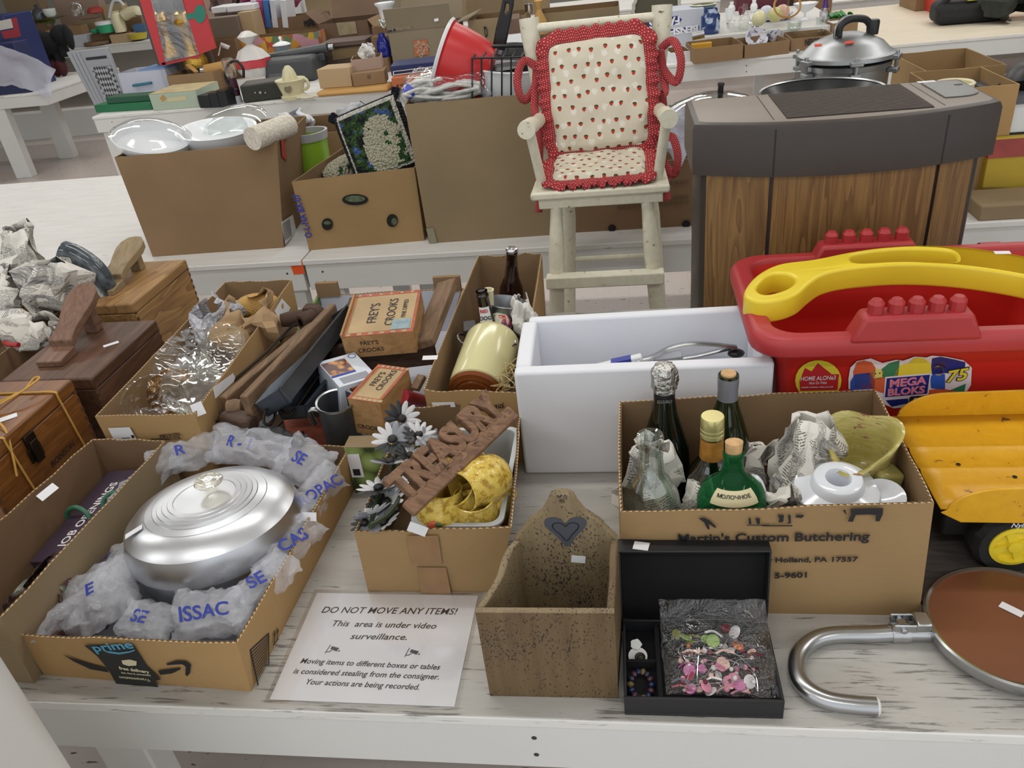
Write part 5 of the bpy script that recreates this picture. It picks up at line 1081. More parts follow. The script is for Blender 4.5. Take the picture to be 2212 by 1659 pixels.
def loopy(p, s): return [p, p+V((s*.035, -.01, .02)), p+V((s*.055, -.012, -.03)), p+V((s*.042, -.012, -.085)), p+V((s*.008, -.01, -.05)), p]
def tail(p, s, L): return [p, p+V((s*.012, -.015, -.10)), p+V((s*.004, -.02, -L*.6)), p+V((s*.016, -.02, -L))]
pad('strawberry print back cushion with a red ruffle tied to the high chair', m, .272, .298, .045, 1, ((-1, (loopy(pl, -1), tail(pl, -1, .28))), (1, (loopy(pr_, 1), tail(pr_, 1, .20)))))
c2 = V((-.072, 2.225, sz+.026)); m = frame(c2, (1, 0, .02), (0, 1, .10)); ql, qr = V((-.245, 2.30, 1.085)), V((.105, 2.32, 1.10))
pad('strawberry print seat cushion with a red ruffle on the high chair', m, .262, .20, .034, 4, ((-1, (tail(ql, -1, .15),)), (1, (loopy(qr, .8), tail(qr, 1, .16)))))
# ------------------------------------------------------------------ console humidifier
BRP = P('brown_plastic', '39312c', .42, nz=(30, .04)); BRT = P('taupe_plastic', '857a71', .45, nz=(20, .03)); WGR = wood('woodgrain_print', '5d4023', '93703f', 5, 'Z', .45, 16, .55)
t = thing('console_humidifier', 'brown console humidifier with woodgrain front panels and a slotted top', 'humidifier', (.44, 1.8, T))
zt = 1.30; X0, X1, Yb = .140, .732, 1.925
def fy(x): q = (x-(X0+X1)/2)/((X1-X0)/2); return 1.628+.068*q*q
xs = [X0+(X1-X0)*i/24 for i in range(25)]
def outline(d, y_off=0): return [(X0+d, Yb-d)]+[(min(max(x, X0+d), X1-d), fy(x)+d+y_off) for x in xs]+[(X1-d, Yb-d)]
o_ = outline(0)[::1]
b = MB(BRP).prism(outline(.018), T, 1.20); b.build('cabinet_body', t)
b = MB(BRP); o0, o1, o2 = outline(0), outline(.004), outline(.014)
rows = [[b.v((x, y, z)) for x, y in o] for o, z in ((outline(.016), 1.193), (o0, 1.193), (o0, zt-.014), (o1, zt-.004), (o2, zt))]
for A, B in zip(rows, rows[1:]):
    for i in range(len(A)): j = (i+1) % len(A); b.f([A[i], A[j], B[j], B[i]])
b.mat(BRT).f(rows[-1]); b.build('top_cover', t, ang=25)
for xa, xb in ((X0+.03, .293), (.301, .617), (.625, X1-.035)):
    b = MB(WGR); n_ = 10; q = [(xa+(xb-xa)*i/n_) for i in range(n_+1)]
    b.prism([(x, fy(x)+.012) for x in q]+[(x, fy(x)+.022) for x in q[::-1]], T+.02, 1.195); b.build('woodgrain_panel', t)
b = MB(BLACK)
for xx in (.297, .621): b.box(xx-.0015, xx+.0015, fy(xx)-.0006, fy(xx)+.03, 1.194, zt-.012); b.box(xx-.0012, xx+.0012, fy(xx)+.03, Yb-.02, zt-.001, zt+.0004)
b.build('cover_seam', t)
gx0, gx1, gy0, gy1 = .322, .598, 1.672, 1.905
b = MB(BLACK).hexa([(gx0, gy0, zt), (gx1, gy0+.0, zt), (gx1, gy1, zt), (gx0, gy1, zt)], [(gx0, gy0, zt+.0008), (gx1, gy0, zt+.0008), (gx1, gy1, zt+.0008), (gx0, gy1, zt+.0008)]); b.build('grille_opening', t)
b = MB(P('slat_brown', '5f554d', .5))
for i in range(24): y = gy0+.006+i*(gy1-gy0-.010)/23.5; b.box(gx0, gx1, y-.0012, y+.0012, zt+.0008, zt+.0030)
b.build('grille_slats', t)
dk = [(.640, 1.89), (.640, 1.742)]+arc((.672, 1.785), .043, -PI/2, 0, 8)+[(.715, 1.85)]+arc((.675, 1.85), .04, 0, PI/2, 8)
b = MB(P('smoky_door', '5f5f5d', .25, nz=(30, .12))).prism([(x, y) for x, y in dk], zt+.0002, zt+.0025); b.build('tank_door', t)
MB(BLACK, at((.700, 1.845, zt+.0026))).lathe([(0, 0), (.007, 0), (.007, .0006), (0, .0008)], 14, sx=1.3, sy=.8).build('finger_hole', t)
sticker(t, at((.655, 1.905, zt+.0003)), .036, .015, '')
# ------------------------------------------------------------------ red block tub
RP = P('tub_rim_red', 'ad3236', .42, nz=(6, .08)); RPB = P('tub_red', 'c2261f', .35, nz=(6, .06)); YP = P('tub_yellow', 'ead035', .32, nz=(8, .05))
t = thing('toy_block_tub', 'big red plastic toy block tub with a yellow handle and stud ridges', 'toy tub', (.5, 1.38, T)); zr = 1.06; X0, X1, Y0, Y1 = .203, .84, 1.188, 1.565
def ring(b, d, z, r=.06): return [b.v((x, y, z)) for x, y in rrect(X0+d, X1-d, Y0+d*.8, Y1-d*.8, max(.02, r-d*.4), 6)]
b = MB(RP); lv = [(.075, T), (.050, .99), (.046, 1.024), (.0, 1.024), (-.002, 1.045), (.002, zr-.006), (.008, zr), (.034, zr), (.040, zr-.01), (.060, .95), (.085, T+.006)]
rows = [ring(b, d, z) for d, z in lv]; n_ = len(rows[0]); b.f(rows[0][::-1])
for i_, (A, B) in enumerate(zip(rows, rows[1:])):
    b.mat(RP if 1 < i_ < 8 else RPB)
    for k in range(n_): b.f([A[k], A[(k+1) % n_], B[(k+1) % n_], B[k]])
b.f(rows[-1]); b.build('tub_body', t, .004, ang=35)
def ridge(xa, xb, y, nm, zb):
    b = MB(RP); b.hexa([(xa-.02, y-.022, zb-.046), (xb+.02, y-.022, zb-.046), (xb+.02, y+.026, zb-.046), (xa-.02, y+.026, zb-.046)], [(xa, y-.019, zb), (xb, y-.019, zb), (xb, y+.023, zb), (xa, y+.023, zb)]); b.build('stud_ridge', t, .007, 3)
    for i in range(5):
        x = xa+.020+(xb-xa-.04)*i/4
        MB(RP, at((x, y+.002, zb))).lathe([(.0128, -.002), (.0128, .016), (.0075, .023), (.0, .0232)], 12, cap1=False).build('stud', t, ang=25)
ridge(.372, .535, 1.205, 'front', zr+.036); ridge(.380, .552, 1.548, 'back', zr+.022)
# handle: a bar with an eye at the end, lying across the tub
def hpt(x, y): return G(x, y, 1.095)
zz = 1.058
ctr = [hpt(*p) for p in ((1607, 622), (1630, 590), (1680, 568), (1760, 562), (1850, 548), (1960, 537), (2080, 535), (2212, 545), (2330, 560), (2400, 590), (2330, 612), (2212, 592), (2080, 580), (1960, 577), (1850, 583), (1785, 593), (1752, 610), (1722, 632), (1680, 642), (1632, 640))]
out = [tuple(p.xy) for p in spline([(p.x, p.y, 0) for p in ctr], 5, True)]
eye = [tuple(p.xy) for p in spline([(q.x, q.y, 0) for q in (hpt(*p) for p in ((1635, 612), (1662, 588), (1695, 588), (1718, 602), (1700, 620), (1655, 628)))], 5, True)]
slot = [tuple(p.xy) for p in spline([(q.x, q.y, 0) for q in (hpt(*p) for p in ((1838, 568), (1845, 555), (1920, 545), (2000, 542), (2050, 545), (2066, 560), (2050, 572), (1950, 571), (1860, 574)))], 5, True)]
b = MB(YP); b.loops([out, eye, slot], M.Translation((0, 0, zz)), .016, .006, 3)
for v in b.bm.verts: v.co.z += .022*max(0, 1-((v.co.x-.47)/.30)**2)
b.build('yellow_handle', t)
sticker(t, at(tuple(G(2165, 546, 1.135)), 0, 0, -.1), .024, .012, '')
# label on the front of the tub
fN = V((0, -1, .11)).normalized(); fP = V((.4, Y0+.052, .88))
FA, FB = V((X0+.1, Y0+.040, .99)), V((X0+.1, Y0+.060, T)); fN = (FB-FA).cross(V((1, 0, 0))).normalized(); fN = fN if fN.y < 0 else -fN
def onT(x, y): return PL(x, y, FA, fN)
def lab(mat, pts, off): b.mat(mat); b.poly([onT(x, y)+fN*off for x, y in pts])
def circ(cx, cy, rx, ry=None, n=22): return [(cx+rx*math.cos(2*PI*i/n), cy+(ry or rx)*math.sin(2*PI*i/n)) for i in range(n)]
LR, LY, LW, LB, LG, LO, LN = P('label_red2', 'b92b30', .35), P('label_yellow', 'ddc83e', .35), P('label_white', 'e4d9dc', .35), P('label_blue', '2f55ae', .35), P('label_green', '2f7a55', .35), P('label_orange', 'd0603c', .35), P('label_navy', '202a78', .35)
b = MB(LY); lab(LY, circ(1767, 820, 50, 44), .003); lab(LR, [(1726, 822), (1733, 804), (1738, 792), (1752, 800), (1766, 782), (1796, 806), (1812, 806), (1806, 838), (1738, 840)], .0034); lab(LR, [(1726, 822), (1810, 820), (1808, 840), (1728, 842)], .0036)
b.mat(LW)
wall_line(b, onT, fN, 'HOME ALONe3', 1729, 816, 1804, 813, .0125, .0042, bold=.0001); b.mat(LW); wall_line(b, onT, fN, 'Now On Video', 1747, 825, 1785, 823.5, .008, .0042); wall_line(b, onT, fN, 'available wherever videos are sold', 1730, 834, 1798, 832.5, .0045, .0042)
b.build('round_sticker', t)
b = MB(LW); lab(LW, [(1832, 815), (1836, 792), (1850, 778), (1880, 772), (1905, 782), (1935, 775), (1950, 777), (1975, 768), (2000, 770), (2012, 766), (2040, 768), (2080, 776), (2098, 792), (2096, 830), (2075, 862), (2040, 872), (1985, 875), (1930, 880), (1905, 870), (1860, 845), (1832, 838)], .003)
for mt, pts in ((LO, [(1842, 800), (1850, 780), (1865, 776), (1882, 780), (1890, 792), (1888, 838), (1845, 836)]), (LB, [(1836, 822), (1845, 806), (1880, 802), (1886, 818), (1884, 838), (1836, 840)]), (LG, [(1903, 795), (1920, 782), (1942, 776), (1940, 800), (1935, 825), (1905, 812)]), (LY, [(1935, 800), (1944, 786), (1962, 782), (1975, 770), (1995, 772), (2010, 784), (2010, 808), (1930, 812)]), (LN, [(2010, 790), (2012, 772), (2030, 768), (2060, 774), (2084, 780), (2082, 800), (2012, 806)]), (LO, [(1884, 815), (1905, 812), (1935, 825), (1925, 850), (1900, 845), (1884, 838)]), (LB, [(2008, 812), (2020, 800), (2040, 806), (2040, 840), (2010, 836)]), (LG, [(2040, 845), (2085, 826), (2080, 850), (2050, 855)]), (LO, [(2004, 840), (2030, 836), (2062, 842), (2070, 855), (2030, 866), (1975, 864)]), (LN, [(1912, 862), (1960, 858), (1962, 868), (1925, 876)]),
                (P('face_yellow', 'dccb70', .4), circ(1895, 806, 13, 12)), (P('face_cream', 'dcc6a0', .4), circ(2026, 798, 12, 11)), (P('hair_brown', '6b3e2c', .4), [(2014, 794), (2016, 784), (2030, 780), (2042, 786), (2040, 795), (2028, 790)])): lab(mt, pts, .0036)
for cx in (1978, 2014): lab(INK, circ(cx, 861, 16, 12), .0041); lab(LW, circ(cx, 861, 7, 5), .0045); lab(LO, circ(cx, 861, 3, 2.5), .0049)
lab(LW, [(1911, 811), (2010, 803), (2004, 850), (1907, 858)], .0042); lab(LN, [(1914, 814), (2007, 806), (2001, 847), (1910, 855)], .0046)
PK = P('label_pink', 'd77f96', .35); b.mat(PK); wall_line(b, onT, fN, 'MEGA', 1920, 826, 2000, 818, .023, .0052, bold=.0009); wall_line(b, onT, fN, 'BLOKS', 1916, 845, 1996, 838, .021, .0052, bold=.0009)
b.mat(INK); wall_line(b, onT, fN, '75', 2041, 812, 2092, 804, .034, .0048, bold=.0022, shear=.2); b.mat(LY); wall_line(b, onT, fN, '75', 2043, 812, 2090, 804, .033, .0054, bold=.0008, shear=.2)
b.mat(INK)
for x, y in ((1890, 804), (1899, 803), (2022, 797), (2030, 796)): b.poly([onT(px, py)+fN*.0042 for px, py in circ(x, y, 1.6, 1.6, 8)])
b.build('front_label', t)
# ------------------------------------------------------------------ toy dump truck
TY = NT('worn_yellow'); q = TY.noise(TY.co(), 45, 4, .65, .6); TY.p(Base_Color=TY.ramp(q, [(.30, '5e4528'), (.345, 'd8a01e'), (.7, 'e3ae26')]), Roughness=.35); TY = TY.m
t = thing('toy_dump_truck', 'yellow toy dump truck with black tyres at the right edge', 'toy truck', (.62, 1.06, T)); xa, xb, ya, yb, zf = .436, .84, .944, 1.185, .905
b = MB(TY)
prof = [(ya, zf+.002), (ya+.03, zf), (ya+.085, zf), (ya+.092, zf+.004), (ya+.10, zf), (ya+.14, zf), (ya+.147, zf+.004), (ya+.155, zf), (yb-.03, zf), (yb, zf+.002)]
b.sheet(lambda u, v: (xa+(xb-xa)*u+.0*v, prof[min(9, int(round(v*9)))][0], prof[min(9, int(round(v*9)))][1]+.012*(1-u)*0), 12, 9, smooth=False)
b.build('bed_floor', t, solid=.003)
def side(y, nm, hgt, thk):
    pr = [(xa, zf-.004)]+[(xa+.008+.075*(1-math.cos(a)), zf+hgt*math.sin(a)) for a in [i*PI/2/10 for i in range(11)]]+[(xb, zf+hgt+.004), (xb, zf-.03), (xa+.03, zf-.022)]
    b = MB(TY); b.hexa([(x, y, z) for x, z in pr], [(x, y+thk, z) for x, z in pr]); b.build('bed_side', t, .0015)
side(ya-.003, 'near', .040, .004); side(yb-.002, 'far', .048, .004)
b = MB(INK)
for x, y in ((2070, 1003), (2188, 1010), (2192, 1030)): b.at(at(tuple(G(x, y, zf+.0025)))).lathe([(0, 0), (.0035, 0), (.0035, .0004)], 10)
b.build('bolt_hole', t)
TYR = P('tyre_rubber', '1c1b1b', .75, bump=(60, .4, .002)); CH = P('chassis_black', '141210', .5)
MB(CH).box(xa+.03, xb, ya+.05, yb-.05, T+.05, zf-.012).build('chassis', t, .004)
for wx, wy in ((.560, .962), (.560, 1.115), (.790, .962), (.790, 1.115)):
    k = at((wx, wy, T+.0585), PI/2, 0, 0)
    b = MB(TYR, k); b.lathe([(.036, 0), (.050, .002), (.0575, -.008), (.0585, -.022), (.0575, -.040), (.050, -.05), (.036, -.048), (.036, 0)], 40, wob=lambda a, i: 1+(.022*(1 if math.sin(18*a) > 0 else -1) if i in (2, 3, 4) else 0)); w0 = b.build('tyre', t, ang=30)
    b = MB(YP, k); b.lathe([(.037, -.006), (.036, .002), (.030, .003), (.028, -.006), (.012, -.004), (.010, .004), (0, .005)], 30)
    for i in range(4): b.at(k @ M.Rotation(i*PI/2+.4, 4, 'Z')).box(.008, .03, -.006, .006, -.006, 0)
    b.build('hub', t, ang=40)
    if wy < 1: b = MB(STICK); b.text('Nylint', k @ at((-.001, .0435, .0032)), .0115, .0003, shear=.2, bold=.0002); b.build('tyre_lettering', t)
# dark grey floor showing between the boxes is a worn board on the table
b = MB(wood('grey_board', '3f3a38', '6a635f', 6, 'X', .7, 9, .4)).box(.412, .86, .90, 1.17, T+.0005, T+.006); tag(b.build('grey_board', None), 'dark grey wooden board on the table under the toy dump truck', 'board')
# ------------------------------------------------------------------ orange tag on the white table
b = MB(P('orange_tag', 'e2571c', .6)); A, B = V((-1.3, 2.4515, T)), V((-1.0, 2.4515, T)); b.poly([PW(x, y, A, B) for x, y in ((624, 565), (652, 562), (659, 591), (635, 593))]); b.build('tag_paper', None); o = [x for x in COL.objects if x.name == 'tag_paper'][0]; o.name = 'orange_tag'; tag(o, 'bright orange paper tag stuck on the white table edge', 'tag')
# ------------------------------------------------------------------ things on the white table behind
PORCW = P('white_enamel', 'f0f3f6', .18)
B_, U_ = corners((330, 555), (613, 535), (247, 340), (598, 308), (655, 250), (300, 285))
U_[2], U_[3] = V((-1.20, 3.0, 1.13)), V((-1.76, 2.98, 1.13)); B_[2], B_[3] = V((-1.27, 2.93, T)), V((-1.735, 2.92, T))
t = box_thing('large brown cardboard box of white casseroles at the left of the rear table', B_, U_, out=CARD, ins=CARDI, seed=31, n=6)
F0, F1 = (B_[0]+B_[1])/2, (U_[0]+U_[1])/2; FN = (B_[1]-B_[0]).cross(F1-F0).normalized()
RN = (B_[2]-B_[1]).cross(U_[1]-B_[1]).normalized()
def onr(x, y): return PL(x, y, B_[1], RN)
b = MB(STICK); b.poly([onr(x, y)+RN*.006 for x, y in ((603, 480), (629, 463), (637, 500), (613, 528))]); b.mat(GREYINK)
for i in range(9): b.poly([onr(x, y)+RN*.0068 for x, y in ((606+i*.6, 484+i*4.2), (622+i*.6, 473+i*4), (622.2+i*.6, 475+i*4), (606.2+i*.6, 486+i*4.2))])
b.build('shipping_label', t)
b = MB(P('red_tape', 'b03a34', .5)); b.poly([onr(x, y)+RN*.006 for x, y in ((602, 296), (610, 292), (617, 348), (606, 338))]); b.build('red_tape', t)
t = thing('casserole_lid', 'oval white dish under a clear glass lid sticking out of the casserole box', 'casserole', G(320, 300, 1.15)); k = at(tuple(G(326, 296, 1.165)), .25, .22, -.1, (1.30, .92, 1))
MB(PORCW, k).lathe([(0, -.06), (.08, -.06), (.105, -.03), (.112, 0), (.108, .001), (.10, -.03), (0, -.05)], 44).build('white_dish', t)
MB(cutglass('lid_glass', (.98, .985, .99), .10, 12, .1), k).lathe([(.112, .002), (.115, .006), (.10, .012), (.085, .03), (.05, .04), (0, .043)], 44).build('glass_lid', t)
b = MB(PORCW, at(tuple(G(470, 290, 1.14)), .12, .05, 0, (1.2, 1, 1))).lathe([(0, -.07), (.07, -.07), (.10, -.03), (.118, .02), (.122, .022), (.114, .02), (.096, -.02), (.05, -.045), (0, -.05)], 44); tag(b.build('white_bowl', None), 'wide white bowl standing up from the casserole box', 'bowl')
b = MB(GLASS, at(tuple(G(505, 262, 1.15)), .2, 0, 0)).lathe([(.12, 0), (.125, .004), (.11, .02), (.06, .04), (0, .045)], 40); tag(b.build('domed_glass_cover', None), 'clear domed glass lid behind the wide white bowl', 'lid')
SPK = P('speckled_cloth', 'cfc8ba', .9, nz=(120, .22)); b = MB(SPK).tube([G(545, 300, 1.16), G(625, 270, 1.16)], .038, 18); b.mat(CARD).at(frame(G(545, 300, 1.16), (1, 0, .1), (0, 0, 1))); tag(b.build('speckled_roll', None), 'speckled cream paper roll lying on the right rim of the casserole box', 'roll')
# lime bucket
LIME = P('lime_plastic', '86b02e', .35); c = AY(677, 345, 2.98)
t = thing('lime_bucket', 'lime green bucket with a pale grey rim behind the casserole box', 'bucket', (c.x, c.y, T)); zb = zfor(V((c.x, c.y, T)), 283)
k = M.Translation((c.x, c.y, 0))
MB(LIME, k).lathe([(0, T), (.055, T), (.070, zb-.02), (.066, zb-.02), (.05, T+.01), (0, T+.01)], 36).build('bucket_body', t)
MB(P('grey_rim', 'a9abac', .4), k).lathe([(.066, zb-.03), (.074, zb-.03), (.078, zb), (.068, zb), (.066, zb-.03)], 36).build('bucket_rim', t)
crumpled('grey white fabric bundle behind the box with the latch hook pillow', G(785, 252, 1.02), (.24, .14, .12), None, 61, P('grey_white_fabric', 'b4b5b9', .9), 'fabric_bundle', 'fabric', amt=.3)
crumpled('white plastic bag bundle behind the lime bucket', G(630, 262, 1.03), (.16, .12, .08), None, 62, P('bag_white', 'd4d6dc', .4), 'plastic_bag', 'bag', amt=.3)
bb = rect4(-1.42, -1.05, 3.15, 3.5, T); t = box_thing('plain cardboard box mostly hidden behind the lime bucket', bb, [V((p.x, p.y, 1.03)) for p in bb], flute=False, seed=32, n=3)
# banana box
B_, U_ = corners((668, 541), (917, 520), (630, 393), (895, 362), (880, 290), (740, 300)); 
for i, d in ((2, 1), (3, 0)): U_[i] = U_[d]+V((.03 if d else .05, .42, 0)); B_[i] = B_[d]+V((.0, .42, 0))
zf_ = (U_[0].z+U_[1].z)/2
F0, F1 = (B_[0]+B_[1])/2, (U_[0]+U_[1])/2; FN = (B_[1]-B_[0]).cross(F1-F0).normalized(); CARDB = CARDL
t = box_thing('cardboard box with oval hand holes holding a latch hook pillow', B_, U_, out=CARDB, ins=CARD, seed=33, n=6)
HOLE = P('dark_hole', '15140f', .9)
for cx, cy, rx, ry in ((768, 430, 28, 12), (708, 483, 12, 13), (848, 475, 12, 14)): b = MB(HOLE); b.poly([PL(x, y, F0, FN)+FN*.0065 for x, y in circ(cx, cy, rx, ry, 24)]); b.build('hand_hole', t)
b = MB(P('pillow_peek', '58624c', .9, nz=(60, .4)))
for cx, cy, rx, ry in ((768, 428, 22, 7), (852, 477, 6, 8), (708, 480, 8, 4)): b.poly([PL(x, y, F0, FN)+FN*.0072 for x, y in circ(cx, cy, rx, ry, 16)])
b.build('peeking_contents', t)
b = MB(INKB); p0, p1 = PL(665, 512, F0, FN), PL(636, 418, F0, FN); d = p1-p0; c = (p0+p1)/2+FN*.0065+V((.008, 0, 0)); text_fit(b, 'O-L-NA BX-07', frame(c, d, FN.cross(d)), .035, d.length, .0003, bold=.0008); b.build('printed_lettering', t)
LH = NT('latch_hook_yarn'); uv = LH.n('TexCoord').outputs['UV']; qv = LH.n('VectorMath', {'operation': 'SNAP'}, _0=uv, _1=(.028, .028, .028)).outputs[0]
s = LH.n('SeparateXYZ', Vector=qv); nz = LH.noise(qv, 7, 2, .6, .4)
def ell(cx, cy, rx, ry):
    a = LH.math('DIVIDE', LH.math('SUBTRACT', s.outputs[0], cx), rx); c_ = LH.math('DIVIDE', LH.math('SUBTRACT', s.outputs[1], cy), ry); return LH.math('ADD', LH.math('MULTIPLY', a, a), LH.math('MULTIPLY', c_, c_))
yarn = LH.n('TexVoronoi', Vector=uv, Scale=36.).outputs['Distance']
base = LH.ramp(nz, [(.0, '0d1216'), (.44, '0d1216'), (.45, '2c4a24'), (.56, '4d6f35'), (.6, '4a66a8'), (.68, '7a92cc')], 'CONSTANT')
cm = LH.math('LESS_THAN', ell(.62, .36, .30, .42), 1.); c = LH.mix(cm, base, 'cdc9ae')
cm2 = LH.math('MULTIPLY', cm, LH.math('GREATER_THAN', LH.math('ADD', nz, LH.math('MULTIPLY', s.outputs[0], .5)), .92)); c = LH.mix(cm2, c, '2f5a2c')
ed = LH.math('MULTIPLY', LH.math('GREATER_THAN', ell(.5, .5, .62, .62), 1.), LH.math('LESS_THAN', ell(.5, .5, .66, .66), 1.)); 
mx = LH.math('MAXIMUM', LH.math('ABSOLUTE', LH.math('SUBTRACT', s.outputs[0], .5)), LH.math('ABSOLUTE', LH.math('SUBTRACT', s.outputs[1], .5)))
bd = LH.math('MULTIPLY', LH.math('GREATER_THAN', mx, .39), LH.math('LESS_THAN', mx, .43)); c = LH.mix(bd, c, 'dedbd0'); c = LH.mix(LH.math('GREATER_THAN', mx, .43), c, '0b0e14')
LH.p(Base_Color=LH.mix(LH.math('MULTIPLY', yarn, .55), c, '0a0b0c'), Roughness=.95); LH.bump(yarn, 1., .01); LH = LH.m
t = thing('latch_hook_pillow', 'latch hook yarn pillow of navy, green, blue and cream standing in its box', 'pillow', G(815, 320, 1.0))
m = frame(AY(818, 308, 2.72), (1, .1, .28), (-.18, .35, 1))
b = MB(LH); n_ = 34
for sg in (1, -1):
    def fn(u, v):
        x, y = u*2-1, v*2-1; e = max(0, (1-abs(x)**5)*(1-abs(y)**5)); return (x*.125, y*.135, sg*.055*e**.45+.0035*math.sin(u*120)*math.sin(v*130))
    b.sheet(fn, n_, n_)
bmesh.ops.transform(b.bm, matrix=m, verts=b.bm.verts); b.build('pillow_body', t, ang=80)
b = MB(P('navy_fringe', '0e1220', .95)); rnd = random.Random(4); per = rrect(-.125, .125, -.135, .135, .02, 40)
for i in range(0, len(per)): p = per[i]; d = V((p[0], p[1])).normalized(); a = rnd.uniform(-.4, .4); b.at(m).tube([(p[0], p[1], 0), (p[0]+d.x*.010, p[1]+d.y*.010, .006), (p[0]+d.x*.018+a*.01, p[1]+d.y*.018, rnd.uniform(-.006, .012))], .0032, 5)
b.build('yarn_fringe', t); sticker(t, m @ at((-.066, .075, .047), 0, 0, .2), .020, .022, '')
b = MB(LH, M.Translation(G(748, 365, .97)) @ rotm(0, 1.3, .5)).lathe([(0, -.09), (.03, -.085), (.046, -.05), (.05, 0), (.046, .05), (.03, .085), (0, .09)], 24); b.crumple(.004, 60, 3); tag(b.build('latch_hook_roll', None), 'rolled latch hook cushion lying in front of the standing pillow', 'cushion')
b = MB(P('blue_tinsel', 'a9b6d2', .2, .6)); rnd = random.Random(6)
for i in range(150):
    p = G(rnd.uniform(765, 872), rnd.uniform(246, 268), 1.05); d = V((rnd.uniform(-1, 1), rnd.uniform(-.5, .5), rnd.uniform(0, 1)))*.03; b.tube([p, p+d*.5+V((0, 0, .01)), p+d], .0022, 4)
tag(b.build('tinsel_fringe', None), 'shiny pale blue tinsel along the top of the latch hook pillow', 'tinsel', kind='stuff')
# tall carton with the red colander
B_ = [G(927, 526), V((-.255, 2.555, T)), V((-.255, 2.93, T)), V((-.69, 2.93, T))]; U_ = [V((-.687, 2.545, 1.225)), V((-.25, 2.55, 1.225)), V((-.25, 2.94, 1.225)), V((-.70, 2.94, 1.225))]
t = box_thing('tall plain cardboard carton of kitchen things left of the high chair', B_, U_, out=CARDG, ins=CARDI, seed=35, n=6)
b = MB(P('grey_tape', '8b8672', .4)); 
FN = V((0, -1, 0)); b.poly([PW(x, y, B_[0], B_[1])+V((0, -.006, 0)) for x, y in ((921, 493), (937, 491), (945, 524), (930, 525))]); b.build('tape_strip', t)
t = thing('red_colander', 'red plastic bucket lying on its side with a white rim, in the tall carton', 'bucket', G(980, 120, 1.3)); Yc = 2.72
a0, a1 = AY(953, 122, Yc), AY(1050, 158, Yc); ax = (a1-a0); k = frame(a0, V((0, 1, 0)), V((0, 0, 1))); zq = V((0, 0, 1)).rotation_difference(ax.normalized()).to_matrix().to_4x4(); k = M.Translation(a0) @ zq
MB(REDP, k).lathe([(.118, .006), (.122, .012), (.114, .018), (.111, .06), (.103, .11), (.090, .155), (.084, .168), (0, .17)], 48).build('bucket_body', t)
MB(WHITEP, k).lathe([(.105, .004), (.120, 0), (.126, .004), (.122, .012), (.11, .008)], 48).build('white_rim', t)
b = MB(P('highlight_red', 'd8a0a0', .3), k); 
t = thing('mop_head_bag', 'bagged white rope mop head with a blue card on the rim of the tall carton', 'mop head', G(960, 200, 1.25)); c = AY(962, 200, 2.66)+V((0, 0, .012))
ROPE = P('mop_rope', 'cfcfc6', .95, nz=(60, .15)); b = MB(ROPE); rnd = random.Random(9)
for i in range(46):
    y0 = rnd.uniform(-.05, .05); z0 = rnd.uniform(-.03, .035); p = [c+V((-.125+.25*j/5, y0+.018*math.sin(j*1.3+i), 1.5*z0*math.sin(PI*(j+.6)/6.2)+rnd.uniform(-.008, .008))) for j in range(6)]; b.tube(spline(p, 3), .0062, 6)
b.build('rope_strands', t); film_ = film_sheet(c+V((.01, -.005, .005)), (.31, .15, .11), rotm(.2, 0, 0), 6, clear('mop_film', (.98, .98, 1), .04, .15, 8), 'bag_film', 'x', 'x', 18, .05); put(film_, t); del film_['label']; del film_['category']
b = MB(P('bag_blue', '2438b8', .4)); b.poly([AY(x, y, 2.60) for x, y in ((868, 195), (880, 180), (893, 190), (896, 206), (886, 215), (874, 208))]); b.build('blue_card', t, solid=.002)
t = thing('white_pail', 'white plastic pail in the tall carton behind black wire bars', 'pail', G(1095, 170, 1.3)); k = at(tuple(AY(1095, 215, 2.72)), 0, .12, 0)
MB(WHITEP, k).lathe([(0, -.06), (.085, -.06), (.105, .10), (.109, .105), (.112, .10), (.108, .098), (.088, -.055)], 40).build('pail_body', t)
b = MB(P('black_wire', '16171b', .45))
W0 = lambda x, y: AY(x, y, 2.60)
for x in (1020, 1040, 1062, 1084, 1104, 1124): b.tube([W0(x, 126), W0(x, 222)], .0028, 6); b.tube([W0(x, 126), W0(x, 126)+V((.01, .10, .012))], .0028, 6)
b.tube([W0(1025, 121)+V((0, .10, .012)), W0(1130, 118)+V((0, .10, .012))], .0055, 8); b.tube([W0(1020, 126), W0(1126, 123)], .003, 6)
tag(b.build('wire_basket', None), 'black wire basket bars standing in front of the white pail', 'wire basket')
t = thing('frying_pan', 'black pan handle with a hanging slot rising from the tall carton', 'pan', G(1090, 80, 1.4)); Yp = 2.78
hp_ = [AY(x, y, Yp) for x, y in ((1064, 104), (1072, 60), (1082, 20), (1090, -20), (1112, -22), (1110, 10), (1102, 55), (1090, 108))]; O = AY(1080, 60, Yp); mm = frame(O, (1, 0, 0), (0, 0, 1)); inv = mm.inverted()
sl = [AY(x, y, Yp) for x, y in ((1094, 6), (1101, 8), (1100, 24), (1094, 30), (1090, 26))]
b = MB(BLACK); b.loops([[tuple((inv @ p).xy) for p in hp_], [tuple((inv @ p).xy) for p in sl]], mm, .010, .004, 2); b.build('pan_handle', t)
MB(P('brushed_collar', 'a8a9ac', .3, 1)).bar(AY(1076, 102, Yp), AY(1073, 114, Yp), .034, .018, (0, 1, 0)).build('steel_collar', t); MB(P('pan_black', '17181b', .4), at(tuple(AY(1085, 122, Yp)), .2, 0, 0)).lathe([(0, -.04), (.10, -.04), (.125, -.004), (.127, 0), (.122, -.004), (.10, -.034), (0, -.034)], 40).build('pan_body', t)
